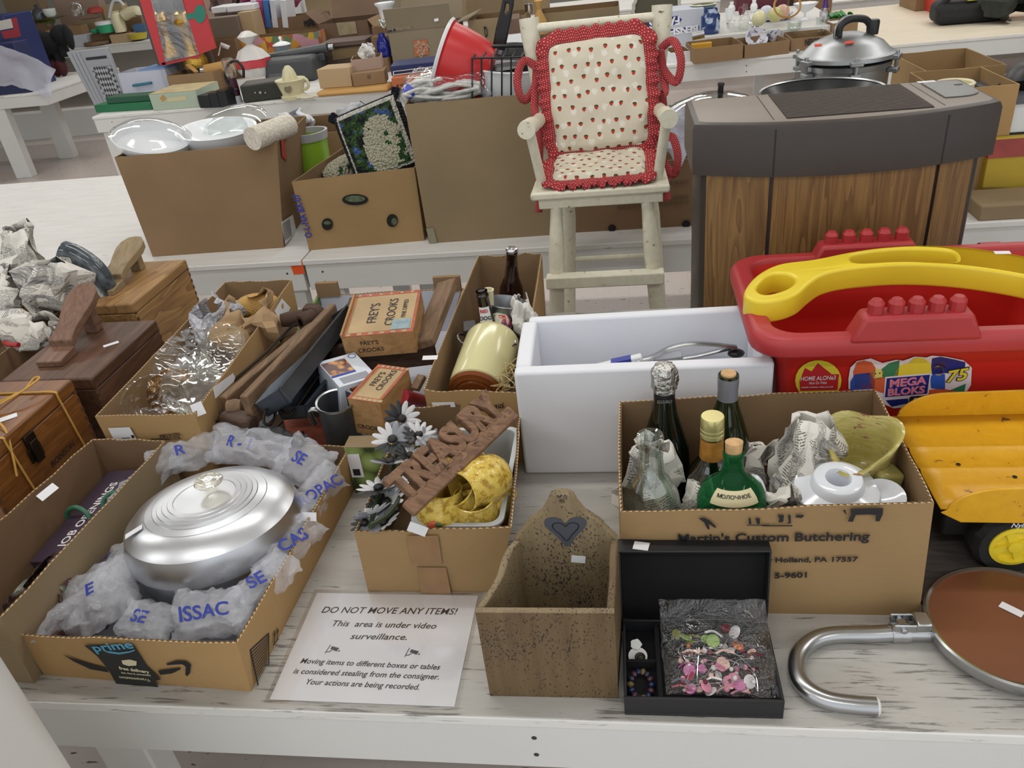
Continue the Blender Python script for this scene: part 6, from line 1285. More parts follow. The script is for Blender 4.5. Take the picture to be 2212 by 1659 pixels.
# wide carton with printed circles behind the high chair
B_ = [V((-.205, 2.565, T)), V((.235, 2.565, T)), V((.235, 2.70, T)), V((-.205, 2.70, T))]; U_ = [V((p.x, p.y, .985)) for p in B_]
t = box_thing('brown carton printed with rows of small circles behind the high chair', B_, U_, out=CARDD, ins=CARDI, seed=36, n=4)
b = MB(P('print_dark', '5d4a38', .8)); fY = 2.565-.0065
for r, yy in enumerate((405, 437, 449)):
    for i in range(14):
        x = 1338+i*11.2
        if 1385 < x < 1445 and r == 0: continue
        c = AY(x, yy-i*.9, fY); b.at(at(tuple(c), PI/2)).lathe([(.0052, 0), (.0068, 0), (.0068, .0004), (.0052, .0004)], 14); b.box(-.002, .002, -.0028, .0028, 0, .0004)
b.build('printed_circles', t)
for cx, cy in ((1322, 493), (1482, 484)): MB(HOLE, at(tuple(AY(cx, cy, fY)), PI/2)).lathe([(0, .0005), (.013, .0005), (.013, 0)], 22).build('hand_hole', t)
BAGW = milky('bag_plastic', 'd2d8ec', .75, .3, 8); c = AY(1468, 290, 2.52)
b = MB(BAGW)
b.sheet(lambda u, v: (c.x-.04+.085*u+.008*math.sin(v*7), 2.553-.02*math.sin(u*PI)*v-.004*math.sin(u*9+v*4), c.z+.075-.16*v*(1-.15*math.cos(u*8))), 16, 20); tag(b.build('hanging_bag', None, ang=70), 'white plastic bag hanging over the carton beside the humidifier', 'bag')
# pans, lids and the canner behind the humidifier
WOK = P('polished_steel', 'd4d5d6', .08, 1); c = AY(1555, 215, 2.92)
t = thing('chrome_pan_lid', 'large shiny domed pan lid with a black knob behind the humidifier', 'lid', c); k = at(tuple(c), .0, .05, 0)
MB(WOK, k).lathe([(.180, -.035), (.184, -.03), (.172, -.026), (.14, -.008), (.086, .014), (.03, .022), (0, .023)], 56).build('lid_dome', t); MB(BLACK, k @ M.Translation((0, 0, .02))).lathe([(.030, 0), (.026, .002), (.010, .004), (.0095, .024), (.012, .03), (.010, .036), (0, .037)], 24).build('lid_knob', t)
MB(STEEL, k).lathe([(0, -.30), (.12, -.30), (.17, -.2), (.180, -.036), (.177, -.036)], 48).build('pan_body', t)
c = AY(1775, 196, 2.56); t = thing('black_pan', 'wide black enamel pan with a pale rim behind the humidifier top', 'pan', c); k = M.Translation(c)
MB(P('black_enamel', '1c1e21', .3, nz=(40, .3)), k).lathe([(0, -.06), (.155, -.055), (.175, -.01), (.178, 0), (.172, -.006), (.15, -.03), (0, -.035)], 56).build('pan_body', t); MB(STEEL, k).lathe([(.176, -.003), (.182, 0), (.180, .004), (.175, .001)], 56).build('pan_rim', t)
MB(P('black_enamel', '1c1e21'), k).lathe([(0, -.30), (.12, -.30), (.13, -.07)], 24).build('pan_stand', t)
CAN = P('cast_aluminium', '9fa2a4', .38, .85, nz=(14, .12)); c = AY(1827, 122, 2.95); t = thing('pressure_canner', 'big cast aluminium pressure canner with a black lid handle and clamp lugs', 'pressure canner', (c.x, c.y, T)); k = M.Translation(c); R_ = .152
MB(CAN, k).lathe([(0, T-c.z), (R_-.02, T-c.z), (R_-.012, -.03), (R_-.006, -.028), (R_-.004, -.012), (R_-.014, -.010)], 60).build('canner_body', t)
MB(CAN, k).lathe([(R_-.004, -.004), (R_+.006, 0), (R_+.004, .012), (R_-.012, .018), (R_-.04, .046), (R_-.08, .064), (.04, .074), (0, .075)], 60).build('canner_lid', t)
for i in range(6):
    a = i*PI/3+.5; b = MB(CAN, k @ M.Rotation(a, 4, 'Z')); b.box(R_-.012, R_+.022, -.02, .02, -.006, .010); b.box(R_-.012, R_+.020, -.016, .016, -.045, -.03); b.box(R_+.006, R_+.016, -.006, .006, -.05, .022); b.build('clamp_lug', t, .003)
hk = k @ at((.02, -.02, .072), 0, 0, .35, (.85, .85, .9))
MB(BLACK, hk).tube(spline([(-.075, 0, 0), (-.07, 0, .035), (-.03, 0, .052), (.03, 0, .045), (.06, 0, .02)], 6), .013, 12).build('lid_handle', t); MB(BLACK, hk @ at((.07, 0, .012), 0, 0, 0)).lathe([(0, -.025), (.022, -.022), (.024, .02), (.020, .028), (0, .03)], 20).build('handle_knob', t); MB(STEEL, hk).tube(spline([(-.085, .01, -.01), (-.085, .01, .03), (-.05, .01, .06), (.0, .01, .058)], 6), .005, 8).build('steel_bail', t)
b = MB(P('red_sticker', 'd24a3a', .6)); 
for p, s_ in (((1833, 105), .014), ((1767, 102), .011)):
    q = AY(*p, c.y-.095); b.at(at((q.x, q.y, c.z+.058), .45, 0, 0)).box(-s_, s_, -.006, .006, 0, .002)
b.build('red_sticker', t); MB(BLACK, k @ at((-R_-.03, 0, -.10))).box(-.01, .03, -.02, .02, -.05, .04).build('side_handle', t, .006)
# cartons at the right of the rear table
def bg(label, l, r, ytop, depth, mat, name='cardboard_box', cat='box', opened=True, z0=T, rz=None, group=None, ins=None, dx=0, build=True, bevel=.004):
    """a carton on a table: its front bottom corners in the photograph, the row of its top edge and its depth"""
    A, B = G(*l, z0), G(*r, z0); A.z = B.z = z0; zt = zfor(A.lerp(B, .5), ytop); d = (B-A); nn = V((-d.y, d.x, 0)).normalized()*depth+V((dx, 0, 0))
    q = [A, B, B+nn, A+nn]; u = [V((p.x, p.y, zt)) for p in q]
    if opened: t = box_thing(label, q, u, name, cat, group, out=mat, ins=ins or CARDI, seed=int(l[0]), n=2, flute=False, th=.005)
    else:
        t = tag(MB(mat).hexa(q, u).build(name, None, bevel), label, cat, group)
    return t, q, u
def face(t, q, mat, pts, off=.004, name='printed_patch'):
    A, B = q[0], q[1]; d = B-A; nn = V((d.y, -d.x, 0)).normalized(); b = MB(mat); b.poly([PW(x, y, A, B)+nn*(off+.006) for x, y in pts]); return b.build(name, t)
def facetext(t, q, mat, txt, x0, y0, x1, y1, size, off=.0115, **kw):
    A, B = q[0], q[1]; d = B-A; nn = V((d.y, -d.x, 0)).normalized(); b = MB(mat); wall_line(b, lambda x, y: PW(x, y, A, B), nn, txt, x0, y0, x1, y1, size, off, **kw); return b.build('printed_lettering', t)
YB = NT('yellow_print'); wv = YB.n('TexWave', {'wave_type': 'RINGS'}, Vector=YB.co(), Scale=3.2, Distortion=1.5, Detail=1.).outputs[1]; YB.p(Base_Color=YB.ramp(wv, [(.05, '2e2a18'), (.12, 'a98f2a'), (.6, 'b79c30')]), Roughness=.6)
def slab(label, name, cat, x0, x1, y0, y1, z0, z1, mat, bevel=.004, parts=()):
    t = thing(name, label, cat, ((x0+x1)/2, (y0+y1)/2, z0)); MB(mat).box(x0, x1, y0, y1, z0, z1).build('carton_body', t, bevel)
    for n_, m_, q in parts: MB(m_).box(*q).build(n_, t)
    return t
p = AY(2105, 520, 2.46); slab('tan cardboard carton at the right edge behind the red tub', 'cardboard_box', 'box', p.x, p.x+.5, 2.46, 2.62, T, AY(2150, 445, 2.46).z, CARDG)
p = AY(2118, 420, 2.64); zz = AY(2170, 298, 2.64).z; z1 = AY(2170, 340, 2.64).z
slab('yellow and red printed produce carton at the right edge', 'produce_carton', 'carton', p.x, p.x+.55, 2.64, 2.95, T, zz, YB.m, .003, (('red_band', P('carton_red', '9c4640', .6, nz=(14, .2)), (p.x-.001, p.x+.552, 2.638, 2.952, z1, zz-.004)),))
p2 = AY(2150, 225, 2.70); zz2 = AY(2180, 222, 2.70).z
t = slab('white carton with a grey rim stacked on the yellow printed carton', 'white_carton', 'carton', p.x+.03, p.x+.55, 2.68, 2.95, zz+.002, zz2, P('white_card', 'cfcfca', .6), .004, (('grey_rim', P('dark_grey_rim', '55575c', .4), (p.x+.025, p.x+.555, 2.675, 2.955, zz2, zz2+.02)),))
def backbox(label, xl, xr, yt, Yb, d, sl=0, m_=CARDL, seed=1):
    a, c_ = AY(xl, yt, Yb), AY(xr, yt-.10*(xr-xl), Yb); z_ = (a.z+c_.z)/2; bq = rect4(a.x, c_.x, Yb-d, Yb, T); return box_thing(label, bq, [V((v.x, v.y, z_)) for v in bq], out=m_, ins=CARDL, flute=False, n=3, seed=seed)
backbox('open cardboard box beside the canner with its long back wall standing high', 1932, 2088, 118, 3.35, .36, seed=41)
backbox('open cardboard box right of the humidifier in front of the box by the canner', 1965, 2120, 158, 2.97, .30, m_=CARDY, seed=42)
b = MB(BLACK, at((p.x+.16, 2.80, zz2+.02), 0, -.3, 0)).lathe([(0, .0), (.06, .0), (.075, .05), (.05, .075), (0, .08)], 28); tag(b.build('black_bowl', None), 'black plastic bowl in the white carton at the right edge', 'bowl')
t = thing('black_lamp', 'black desk lamp shade with a thin arm at the right edge', 'lamp', (p.x+.2, 2.8, zz2)); MB(BLACK, at((p.x+.24, 2.78, zz2+.09), 0, .5, 0)).lathe([(.02, .05), (.05, .03), (.07, -.04), (.066, -.04), (.045, .025), (0, .045)], 28).build('lamp_shade', t); MB(BLACK).tube([(p.x+.05, 2.80, zz2+.03), (p.x+.25, 2.80, zz2+.135)], .005, 8).build('lamp_arm', t)
c = AY(2062, 182, 2.55); b = MB(CREAM, M.Translation(c)).lathe([(0, T-c.z), (.05, T-c.z), (.052, 0), (.055, .004), (.05, .008), (.045, .004), (.046, -.05), (0, -.06)], 32); tag(b.build('cream_canister', None), 'cream plastic canister standing behind the humidifier at its right end', 'canister')
t = thing('toy_wheel_set', 'red and black toy poking up behind the yellow handle at the right', 'toy', AY(2130, 540, 2.2)); 
for i, x in enumerate((2135, 2180)): MB((LR, BLACK)[i] if False else REDP, at(tuple(AY(x, 545, 1.72)), 0, PI/2, 0)).lathe([(0, -.02), (.022, -.02), (.022, .02), (0, .02)], 20).build('toy_stud', t)
MB(BLACK).bar(AY(2120, 552, 1.74), AY(2200, 556, 1.74), .03, .02).build('toy_base', t); MB(REDP).box(.79, 1.0, 1.70, 1.80, T, AY(2140, 560, 1.72).z-.01).build('toy_body', t, .006)
# ------------------------------------------------------------------ things on the tables across the aisle
def lat(name, label, cat, p, rpx, ytop, prof, mat, z0=T, Y=None, n=28, parts=(), sx=1, sy=1, group=None, tilt=None, wob=None):
    """a turned thing: its base in the photograph (or base row at depth Y), half width in pixels, top row and outline"""
    c = AY(*p, Y) if Y else G(*p, z0); r = rpx*(c-CP).dot(CF)/FPX; h = zfor(c, ytop)-c.z; k = M.Translation(c) @ (tilt or M.Identity(4))
    if parts:
        t = thing(name, label, cat, c, 0, group)
        if prof: MB(mat, k).lathe([(a*r, b*h) for a, b in prof], n, sx, sy, wob).build(name.split('_')[-1]+'_body', t, ang=50)
        for nm, m_, fn in parts: b = MB(m_, k); fn(b, r, h); b.build(nm, t, ang=50)
        return t
    return tag(MB(mat, k).lathe([(a*r, b*h) for a, b in prof], n, sx, sy, wob).build(name, None, ang=50), label, cat, group)
CUP = [(0, 0), (.6, 0), (.9, .3), (1, 1), (.94, 1), (.84, .32), (0, .1)]; JAR = [(0, 0), (.9, 0), (1, .06), (1, .72), (.72, .84), (.72, 1), (.62, 1), (.62, .84), (0, .8)]; VASE = [(0, 0), (.55, 0), (.7, .1), (1, .4), (.8, .65), (.45, .8), (.55, 1), (.45, 1), (.36, .8), (0, .7)]
def bgY(label, x0, y0, x1, ytop, Y, depth, mat, **k):     # a carton standing at depth Y, base hidden from view
    A = AY(x0, y0, Y); B = AY(x1, y0-.13*(x1-x0), Y); a, b = proj((A.x, Y, T)), proj((B.x, Y, T)); return bg(label, a, b, ytop, depth, mat, **k)
GRN = P('green_card', '1f6b45', .5); DGRN = P('dark_green_card', '24523a', .6); MINT = P('mint_card', 'a9b8a4', .5); BEIGE = P('beige_card', 'b39a76', .7); TAN = P('tan_paper', 'b98f52', .7); OLV2 = P('olive_steel', '35362f', .4, .3); GRYP = P('grey_case', '45474a', .5); NVY = P('navy_case', '1d2a5c', .45); ORG = P('orange_card', 'b5653d', .6); BRNC = P('brown_card', '6b5446', .8); PINKC = P('pink_card', 'a98f7f', .7)
t, q, u = bg('flat green box with a white top at the left front of the far table', (208, 244), (330, 237), 224, .16, GRN, 'game_box', 'box', False)
bg('crumpled dark green cloth box lying on the flat green box', (232, 225), (330, 218), 208, .14, DGRN, 'cloth_case', 'case', False, z0=u[0].z+.001)
t, q, u = bg('mint green puzzle box with a beige picture top on the far table', (332, 240), (432, 232), 200, .34, MINT, 'puzzle_box', 'box', False)
o = MB(P('puzzle_top', 'b7a87f', .5, nz=(9, .2))); o.hexa([V((v.x, v.y, v.z+.0004)) for v in u], [V((v.x, v.y, v.z+.002)) for v in u]); o.build('picture_top', t)
face(t, q, TAN, ((345, 213), (352, 204), (360, 212), (352, 220)), -.005, 'printed_badge'); face(t, q, P('print_cream', 'c9bf96', .6), ((362, 212), (402, 207), (402, 216), (362, 221)), -.005, 'printed_title')
for i, (x, w_) in enumerate(((433, 24), (458, 18), (477, 18))): bg(('black small box with a torn top, left of the three black ones', 'black small box, middle of the three black ones', 'navy black small box, right of the three black ones')[i], (x, 234-i), (x+w_, 233-i), 206-i*5, .16, P('black_card', '14161c', .5), 'small_black_box', 'box', i != 0, group='small black boxes')
t = thing('handheld_vacuum', 'maroon and clear handheld vacuum with a black hose loop', 'vacuum', G(515, 222)); c = G(515, 222); k = M.Translation(c)
MAR = P('maroon_plastic', '3c1626', .35); H = zfor(c, 168)-T
MB(MAR, k).lathe([(0, .02), (.028, .02), (.032, H*.5), (.028, H), (0, H)], 20).build('vacuum_body', t); MB(P('white_grey', 'b7bac0', .4), k).lathe([(0, 0), (.032, 0), (.032, .05), (0, .05)], 20).build('base_cap', t)
MB(clear('dust_cup', (.8, .76, .7), .2, .08), k).lathe([(.03, H), (.04, H+.02), (.042, H+.12), (.03, H+.13), (0, H+.13)], 20).build('dust_cup', t); MB(BLACK).tube(spline([AY(*p, c.y-.02) for p in ((512, 195), (492, 180), (486, 155), (496, 136), (512, 132), (525, 148), (526, 168))], 6), .010, 8).build('hose', t)
t, q, u = bg('dark olive steel cash box with knobs on the far table', (527, 224), (614, 213), 180, .22, OLV2, 'cash_box', 'cash box', False, bevel=.012)
b = MB(STEEL); A, B = q[0], q[1]; nn = V((B.y-A.y, A.x-B.x, 0)).normalized()
for x in (552, 563, 574): b.at(frame(PW(x, 200, A, B)+nn*.002, (B-A), (0, 0, 1))).lathe([(0, .012), (.010 if x == 563 else .006, .010), (.010 if x == 563 else .006, 0)], 14)
b.build('dial_knob', t)
JC = P('juicer_cream', 'cfc9a4', .35); c = G(636, 212); t = thing('juicer', 'cream electric citrus juicer with a ribbed cone and handle', 'juicer', c); k = M.Translation(c); s_ = (c-CP).dot(CF)/FPX
MB(JC, k).lathe([(0, 0), (26*s_, 0), (27*s_, .02), (23*s_, .03), (23*s_, .035), (30*s_, .11), (33*s_, .125), (32*s_, .13), (26*s_, .125), (0, .12)], 36).build('jug', t, ang=40)
MB(JC, k).lathe([(16*s_, .12), (15*s_, .15), (11*s_, .19), (5*s_, .215), (0, .218)], 40, wob=lambda a, i: 1+.06*math.cos(10*a)).build('reamer_cone', t); MB(JC, k).tube(spline([(28*s_, 0, .115), (36*s_, 0, .115), (37*s_, 0, .07), (26*s_, 0, .05)], 5), .011, 8).build('handle', t); MB(P('badge_brown', '6b6046', .5), k @ at((2*s_, -28.5*s_, .078), PI/2-.25, 0, 0)).lathe([(0, .003), (8*s_, .003), (8*s_, 0)], 20).build('round_badge', t)
b = MB(P('cord_cream', 'cfcab4', .5)); p0 = G(665, 212); b.tube(spline([p0+V((-.05, -.02, .01)), p0+V((.0, -.05, .01)), p0+V((.05, -.03, .012)), p0+V((.0, .0, .02)), p0+V((-.06, -.04, .015)), p0+V((.09, .0, .01)), p0+V((.13, .02, .012))], 6), .007, 6); tag(b.build('juicer_cable', None), 'cream cable coiled at the foot of the juicer', 'cable')
t, q, u = bg('long tan padded envelope lying under the beige box', (684, 211), (838, 199), 193, .20, TAN, 'padded_envelope', 'envelope', False, bevel=.02); zz = u[0].z+.001
bg('plain beige closed box on the tan envelope', (692, 192), (762, 187), 148, .20, BEIGE, 'beige_box', 'box', False, z0=zz)
t, q, u = bg('brown small carton right of the beige box', (764, 188), (834, 180), 156, .18, CARD, 'small_carton', 'box', False, z0=zz); face(t, q, BRNC, ((793, 162), (800, 161), (801, 170), (794, 171)), -.005)
t, q, u = bg('open shallow carton holding a white tissue, stacked on the brown small carton', (762, 155), (826, 147), 126, .20, PINKC, 'shallow_carton', 'box', True, z0=u[0].z+.001)
crumpled('white tissue tuft standing in the shallow carton', G(793, 112, u[0].z+.02), (.10, .08, .11), None, 71, P('tissue', 'd8d6d2', .8), 'tissue_tuft', 'tissue')
t, q, u = bg('orange long carton with dark lettering under the blue case', (850, 199), (945, 188), 164, .22, ORG, 'orange_carton', 'box', False)
b = MB(P('print_brown', '5e2f1e', .7)); A, B = q[0], q[1]; nn = V((B.y-A.y, A.x-B.x, 0)).normalized()
for i, w_ in enumerate((6, 8, 14, 24)): x = 856+[0, 9, 20, 37][i]; b.poly([PW(px, py, A, B)+nn*.002 for px, py in ((x, 183-i*1.5), (x+w_, 182-i*1.6), (x+w_, 187-i*1.6), (x, 188-i*1.5))])
b.build('printed_lettering', t)
t, q, u = bg('blue case with a navy white-edged front on the orange carton', (846, 164), (945, 153), 138, .26, NVY, 'blue_case', 'case', False, z0=u[0].z+.001); face(t, q, STICK, ((849, 154), (944, 142), (944, 151), (849, 163)), -.005, 'white_edge'); face(t, q, P('navy_dark', '191d3c', .5), ((851, 155), (942, 144), (942, 149), (851, 161)), -.0045, 'navy_panel')
t, q, u = bg('clear plastic storage bin with a teal handle on the far table', (270, 209), (372, 200), 154, .26, CLEARP, 'storage_bin', 'storage bin', True, ins=CLEARP); A, B = q[0], q[1]; nn = V((B.y-A.y, A.x-B.x, 0)).normalized()
MB(P('teal_plastic', '2a6a80', .4)).bar(PW(290, 184, A, B)+nn*.02, PW(330, 178, A, B)+nn*.02, .03, .02).build('teal_handle', t, .006); b = MB(P('blue_lid', '6f8fc0', .4)); b.hexa([V((v.x, v.y, v.z+.002)) for v in (u[0].lerp(u[1], .45), u[1], u[2], u[3].lerp(u[2], .45))], [V((v.x, v.y, v.z+.012)) for v in (u[0].lerp(u[1], .45), u[1], u[2], u[3].lerp(u[2], .45))]); b.build('blue_lid', t)
bg('small brown open carton between the clear bin and the hand vacuum', (372, 206), (470, 198), 160, .30, CARD, 'cardboard_box', 'box')
c = AY(468, 152, 6.35); b = MB(TAN).tube([c+V((-.09, 0, 0)), c+V((.14, .02, .02))], .05, 18); b.mat(STEEL).tube([c+V((-.12, 0, 0)), c+V((-.09, 0, 0))], .045, 18); tag(b.build('metal_canister', None), 'tan canister with a steel end lying in the small brown carton', 'canister')
b = MB(TAN).bar(AY(405, 140, 6.3), AY(425, 156, 6.2), .03, .012); tag(b.build('wooden_ruler', None), 'short yellow wooden stick leaning out of the brown carton', 'stick')
t, q, u = bgY('dark grey portable typewriter case standing behind the juicer', 572, 175, 678, 128, 6.25, .22, GRYP, name='grey_case', cat='case', opened=False, bevel=.03); face(t, q, P('case_panel', '5b5f60', .5), ((582, 160), (640, 155), (640, 168), (582, 172)), -.004, 'front_panel')
t = thing('typewriter', 'old dark grey long carriage typewriter behind the grey case', 'typewriter', AY(655, 140, 6.55)); c = AY(655, 128, 6.55)
MB(P('typewriter_grey', '3a3d40', .5)).box(c.x-.18, c.x+.18, c.y-.1, c.y+.22, T+.002, c.z+.01).build('typewriter_frame', t, .02); MB(P('platen_grey', '4a4e50', .4)).tube([c+V((-.26, -.05, .04)), c+V((.24, -.05, .075))], .035, 18).build('carriage_roller', t)
for dx in (-.27, .25): MB(STEEL).tube([c+V((dx, -.05, .04+.035*(dx > 0))), c+V((dx+.04*(1 if dx > 0 else -1), -.05, .04+.035*(dx > 0)))], .022, 12).build('carriage_knob', t)
MB(P('typewriter_grey', '3a3d40', .5)).bar(c+V((-.22, -.11, -.02)), c+V((.22, -.11, .02)), .03, .05).build('paper_guide', t, .005)
lat('enamel_pot', 'small white enamel pot with a knobbed lid on the typewriter', 'pot', (612, 113), 19, 84, [(0, 0), (.8, 0), (.92, .1), (.95, .55), (.9, .55), (0, .5)], P('grey_enamel', '8d949c', .3, nz=(20, .2)), Y=6.65, parts=(('pot_lid', PORCW, lambda b, r, h: b.lathe([(r*1.05, h*.55), (r*1.02, h*.62), (r*.5, h*.78), (r*.15, h*.82), (r*.12, h*.95), (r*.22, h*1.1), (0, h*1.2)], 28)),))
t = thing('carrier_bag', 'knotted white plastic bag with a red band beside the grey case', 'bag', AY(550, 150, 6.3)); c = AY(548, 135, 6.3); BAGM = P('bag_white2', 'd2cfcc', .4)
def knot(a, i): return 1+.07*math.sin(6*a+i)+.05*math.sin(11*a+2*i)
MB(BAGM, M.Translation(c)).lathe([(.10, -.10), (.125, -.05), (.13, -.03)], 28, wob=knot).build('bag_bottom', t); MB(P('bag_red', 'c2424a', .4), M.Translation(c)).lathe([(.13, -.03), (.128, .03)], 28, wob=knot).build('red_band', t); MB(BAGM, M.Translation(c)).lathe([(.128, .03), (.09, .09), (.03, .125), (.022, .135), (.05, .16), (.075, .19), (.03, .225), (0, .23)], 28, wob=knot).build('bag_top', t)
FLO = NT('fruit_print'); FLO.p(Base_Color=FLO.ramp(FLO.n('TexVoronoi', Vector=FLO.co(), Scale=14.).outputs['Color'], [(.2, 'c89f3a'), (.4, 'b5492f'), (.6, '4d7a44'), (.8, 'b98a96')]), Roughness=.6)
t, q, u = bgY('open carton printed with fruit and flowers behind the carrier bag', 512, 120, 690, 78, 6.85, .25, FLO.m, name='printed_carton', cat='box')
t, q, u = bgY('open brown carton with a black mountain mark above the fruit carton', 540, 70, 696, 38, 7.3, .25, CARDD, name='cardboard_box'); facetext(t, q, INK, 'PEAK', 658, 52, 682, 49, .06, bold=.003); face(t, q, INK, ((662, 46), (672, 38), (680, 45)), .003, 'mountain_mark'); face(t, q, P('print_dark', '5d4a38', .8), ((545, 66), (574, 62), (574, 66), (545, 70)), .003, 'printed_strip')
bgY('closed grey cardboard box behind the red gift box', 455, 95, 524, 38, 7.0, .3, P('grey_card', '77695c', .8), opened=False)
bgY('small tan box with a purple stripe on the pale grey box', 518, 50, 548, 26, 7.05, .2, BEIGE, name='tan_box', opened=False)
for i, (x, c_) in enumerate(((560, 'b9a7b4'), (572, 'a8406a'), (585, '3f6fae'), (600, 'c9cbd2'), (622, 'd5d6da'))):
    p = AY(x, 22, 7.4); b = MB(P('folder_'+c_, c_, .6)).cb((p.x, 7.4, p.z-.02), (.05, .22, .22), rotm(0, .12, 0)); tag(b.build('paper_folder', None, .002), ('pale lilac folder standing leftmost in the carton above the fruit print', 'crimson folder standing second in the carton above the fruit print', 'blue folder standing in the middle of the row of folders', 'grey white folder standing right of the blue one', 'white folder standing rightmost in the row of folders')[i], 'folder', 'folders in a carton')
for i, (x0, x1, y, c_) in enumerate(((470, 500, 18, 'd6d6d8'), (503, 560, 14, 'dcdde2'))):
    p = AY((x0+x1)/2, y, 7.3); tag(MB(P('tray_'+c_, c_, .4)).cb((p.x, 7.3, p.z), ((x1-x0)*7.6/FPX, .25, .05)).build('white_tray', None, .008), ('short white tray on the grey box at the top', 'long white tray left of the folders at the top')[i], 'tray')
# gift box with gold figures
YG = 6.35; t = thing('gift_box', 'tall red gift box with a clear window, gold figures and a green oval', 'gift box', AY(400, 130, YG)); REDC = P('gift_red', 'c0393e', .5)
def gy(x, y, d=0): return AY(x, y, YG+d)
def panel(name, mat, pts, th=.02): b = MB(mat); f_ = [gy(*p) for p in pts]; b.hexa(f_, [p+V((0, th, 0)) for p in f_]) if False else b.hexa([p+V((0, th, 0)) for p in f_][::-1], f_[::-1]); return b.build(name, t)
panel('red_panel', REDC, ((430, 118), (466, 104), (428, -30), (384, -30))); panel('red_edge', REDC, ((345, 140), (358, 140), (318, -30), (292, -30)))
panel('bottom_edge', REDC, ((350, 142), (432, 124), (430, 118), (349, 136)))
b = MB(P('gift_green', '2f7d6b', .5)); b.poly([gy(x, y, -.003) for x, y in ((401, 30), (424, 26), (426, 38), (405, 43))]); b.poly([gy(x, y, -.004) for x, y in circ(432, 30, 13, 20)]); b.mat(STICK); b.build('green_oval', t)
panel('window_film', clear('window_film', (.98, .98, .98), .05, .12, 3), ((357, 138), (430, 120), (388, -30), (317, -30)), .004)
MB(P('gift_back', '5a5350', .8)).box(gy(330, 100).x-.1, gy(430, 100).x, YG+.16, YG+.18, T, gy(400, -20).z).build('back_panel', t)
GOLD = P('gold_foil', 'b08d3c', .25, .9, bump=(20, .4, .01)); DKM = P('dark_figure', '2f2a24', .4, .5)
for i, (p, s_) in enumerate((((355, 62), .8), ((405, 70), 1.))):
    c = gy(*p, .09); b = MB(GOLD, M.Translation(c)); b.lathe([(0, -.26*s_), (.10*s_, -.26*s_), (.10*s_, -.20*s_), (.05*s_, -.10*s_), (.06*s_, 0), (.10*s_, .08*s_), (.08*s_, .14*s_), (.03*s_, .17*s_), (.045*s_, .21*s_), (0, .24*s_)], 20); b.mat(DKM).ball((.0, 0, .20*s_), .05*s_, 12, 8); tag(b.build('gold_figurine', None), ('gold figurine at the left inside the clear window of the gift box', 'larger gold figurine at the right inside the clear window of the gift box')[i], 'figurine')
t = thing('price_flag', 'small white price flag on a stick beside the gift box', 'price flag', AY(472, 120, 6.5)); MB(WHITEP).bar(AY(472, 120, 6.5), AY(478, 92, 6.5), .012, .006).build('flag_stick', t); b = MB(STICK); b.poly([AY(x, y, 6.49) for x, y in ((478, 92), (497, 99), (493, 107), (476, 101))]); b.build('flag_paper', t, solid=.002)
bgY('flattened brown carton behind the price flag', 430, 118, 512, 88, 6.75, .25, CARDD)
# brown trunk, big carton, moving boxes
t, q, u = bgY('old brown wicker hamper with a flat lid', 704, 150, 800, 98, 6.6, .3, P('hamper_brown', '45362d', .7, bump=(70, .8, .006)), name='wicker_hamper', cat='hamper', opened=False); b = MB(P('hamper_lid', '57463c', .6)); b.hexa([V((v.x, v.y-.03, v.z)) for v in u], [V((v.x, v.y-.03, v.z+.03)) for v in u]); b.build('hamper_lid', t); b = MB(P('hamper_weave', '6f5c3e', .8, bump=(90, .8, .004))); A, B = q[0], q[1]; b.poly([PW(x, y, A, B)+V((0, -.006, 0)) for x, y in ((716, 106), (796, 97), (800, 118), (720, 130))]); b.build('woven_band', t)
t, q, u = bgY('large worn brown carton with raised flaps and a pasted label', 696, 95, 800, 48, 7.05, .4, P('worn_carton', '6d5643', .8, nz=(4, .12)), ins=P('worn_carton_in', '5c4636', .9)); face(t, q, P('old_label', '9c8e70', .8, nz=(20, .15)), ((727, 49), (768, 46), (773, 72), (733, 77)), .003, 'pasted_label')
for nm, (a, c_), d in (('flap', (u[0], u[3]), V((-.10, 0, .10))), ('flap', (u[3], u[2]), V((0, .12, .22))), ('flap', (u[2], u[1]), V((.12, -.02, -.16)))): flap(t, a, c_, d, .006, P('flap_tan', '8a6f50', .8) if d.x > .05 else P('worn_carton', '6d5643'), nm)
HDC = P('moving_carton', '80735f', .8, nz=(3, .05)); HDI = P('moving_carton_in', '6f624f', .8)
t, q, u = bgY('grey brown moving carton with an orange square logo and dark size stripe', 848, 128, 985, 62, 6.4, .45, HDC, ins=HDI, name='moving_box', cat='box'); face(t, q, P('logo_orange', 'b0623c', .7), ((893, 88), (922, 85), (927, 117), (897, 122)), .003, 'orange_logo')
A, B = q[0], q[1]; nn = V((B.y-A.y, A.x-B.x, 0)).normalized(); b = MB(P('logo_white', 'b3a48c', .7)); c = PW(910, 103, A, B)+nn*.0125
for i, s_ in enumerate(('THE', 'HOME', 'DEPOT')): b.text(s_, frame(c, (B-A), (0, 0, 1)) @ M.Rotation(.75, 4, 'Z') @ M.Translation((0, .035-.035*i, 0)), .036, .0005, bold=.001)
b.build('logo_lettering', t)
face(t, q, P('stripe_navy', '2a2d38', .7), ((838, 62), (899, 48), (900, 57), (839, 70)), .004, 'size_stripe'); facetext(t, q, P('stripe_text', '8e8675', .7), 'MEDIUM', 848, 63, 896, 54, .045, .013, bold=.001); face(t, q, STICK, ((939, 40), (948, 38), (949, 44), (940, 46)), .02, 'price_sticker')
flap(t, u[3], u[2], V((0, .10, .16)), .006, HDC); flap(t, u[0], u[1], V((0, -.05, .16)), .006, HDC, 'front_flap'); flap(t, u[2], u[1], V((.16, 0, .05)), .006, HDC)
